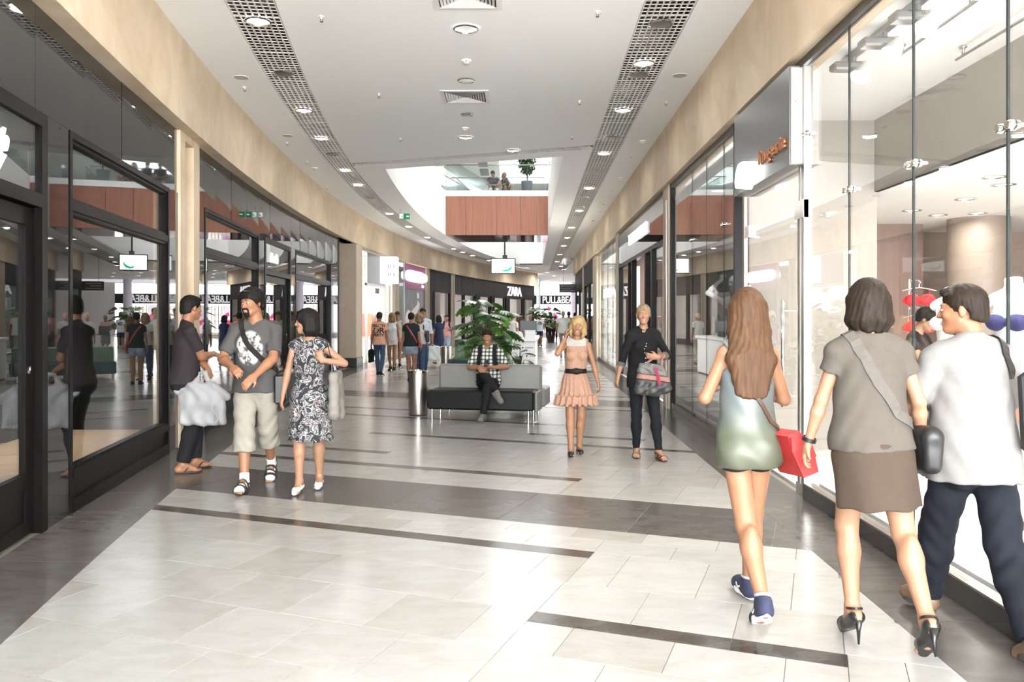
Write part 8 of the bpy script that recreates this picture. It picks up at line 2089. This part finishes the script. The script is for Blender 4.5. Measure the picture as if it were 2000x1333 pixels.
r, B = crowd('woman in grey cardigan in the middle of the distant trio', 1077, 665, 52.0, 1.66, 'f', 10, 'bob', H_black, cloth('grey cardigan', (0.33, 0.31, 0.28)), K_black, sk=SK_A, sleeve=1.6, vs=0.022)
r, B = crowd('dark haired woman in plum at the right of the distant trio', 1084.5, 666, 52.5, 1.62, 'f', 185, 'long', H_black, cloth('plum top', (0.10, 0.05, 0.06)), K_black, sk=SK_A, vs=0.022)
r, B = crowd('heavy man in white shirt seen from behind past the blonde woman', 1100, 690, 35.0, 1.80, 'm', 178, 'crop', H_grey, W_shirt, cloth('stone trousers', (0.35, 0.31, 0.26)), sk=SK_C, hem=-0.08, wide=1.3, vs=0.018)
r, B = crowd('man with black hair and coral shirt beyond the heavy man', 1111, 680, 39.0, 1.80, 'm', 180, 'short', H_black, cloth('coral shirt', (0.62, 0.20, 0.15)), DENIMD, sk=SK_A, vs=0.02)
r, B = crowd('man in orange tee walking close to the far right shop fronts', 1123, 678, 41.5, 1.76, 'm', 178, 'short', H_black, cloth('orange tee', (0.62, 0.24, 0.14)), DENIMD, sk=SK_A, vs=0.02)
# in the glazed shop, and on the upper bridge
r, B = crowd('shop woman with short black hair looking down inside the glazed shop', 1797, 930, 8.05, 1.665, 'f', 40, 'fringe', H_black, K_black, K_black, sk=SK_C, sleeve=0.45, vs=0.0095, head=(15, 28, 0), z=0.02, x=4.07, arms={1: dict(w=(0.10, -0.30, 1.06), pole=(1, 0.3, -1)), -1: dict(w=(-0.10, -0.30, 1.06), pole=(-1, 0.3, -1))}, feet={1: dict(a=(0.09, 0.02, 0.088)), -1: dict(a=(-0.09, 0.02, 0.088))})
SEAT = {1: dict(a=(0.10, -0.40, 0.09)), -1: dict(a=(-0.10, -0.42, 0.09))}
r, B = crowd('man in white and navy seated on the upper bridge bench', 965, 0, 33.18, 1.76, 'm', 4, 'short', H_dark, print_mat('navy tee with white print', (0.02, 0.025, 0.05), (0.7, 0.7, 0.72), (0, -0.13, 0.95), (0.13, 0.12)), cloth('white trousers', (0.66, 0.66, 0.68)), sk=skin_mat((0.36, 0.19, 0.12)), x=-0.78, z=6.41, vs=0.016, hip=(0, 0, 0.40), seated=True, pel=(0, 10, 0), chest=(0, 40, 0), head=(-20, 34, 0), feet=SEAT, arms={1: dict(w=(0.10, -0.58, 0.52), pole=(1, 0.4, -0.6)), -1: dict(w=(-0.10, -0.58, 0.52), pole=(-1, 0.4, -0.6))}, kind='trousers')
r, B = crowd('woman in dark vest leaning on the man on the upper bridge', 980, 0, 33.18, 1.68, 'f', 12, 'bob', H_ash, cloth('dark vest', (0.03, 0.03, 0.04)), cloth('patterned skirt', (0.45, 0.35, 0.36), noise=0.6, nscale=20), sk=SK_C, x=-0.22, z=6.41, vs=0.016, hip=(0, 0, 0.40), seated=True, pel=(0, 10, -8), chest=(10, 38, -28), head=(30, 24, -10), feet=SEAT, sleeve=0, neck='tank', kind='shorts', t1=0.8, arms={1: dict(w=(0.0, -0.55, 0.50), pole=(1, 0.4, -0.6)), -1: dict(w=(-0.24, -0.45, 0.58), pole=(-1, 0.4, -0.6))})
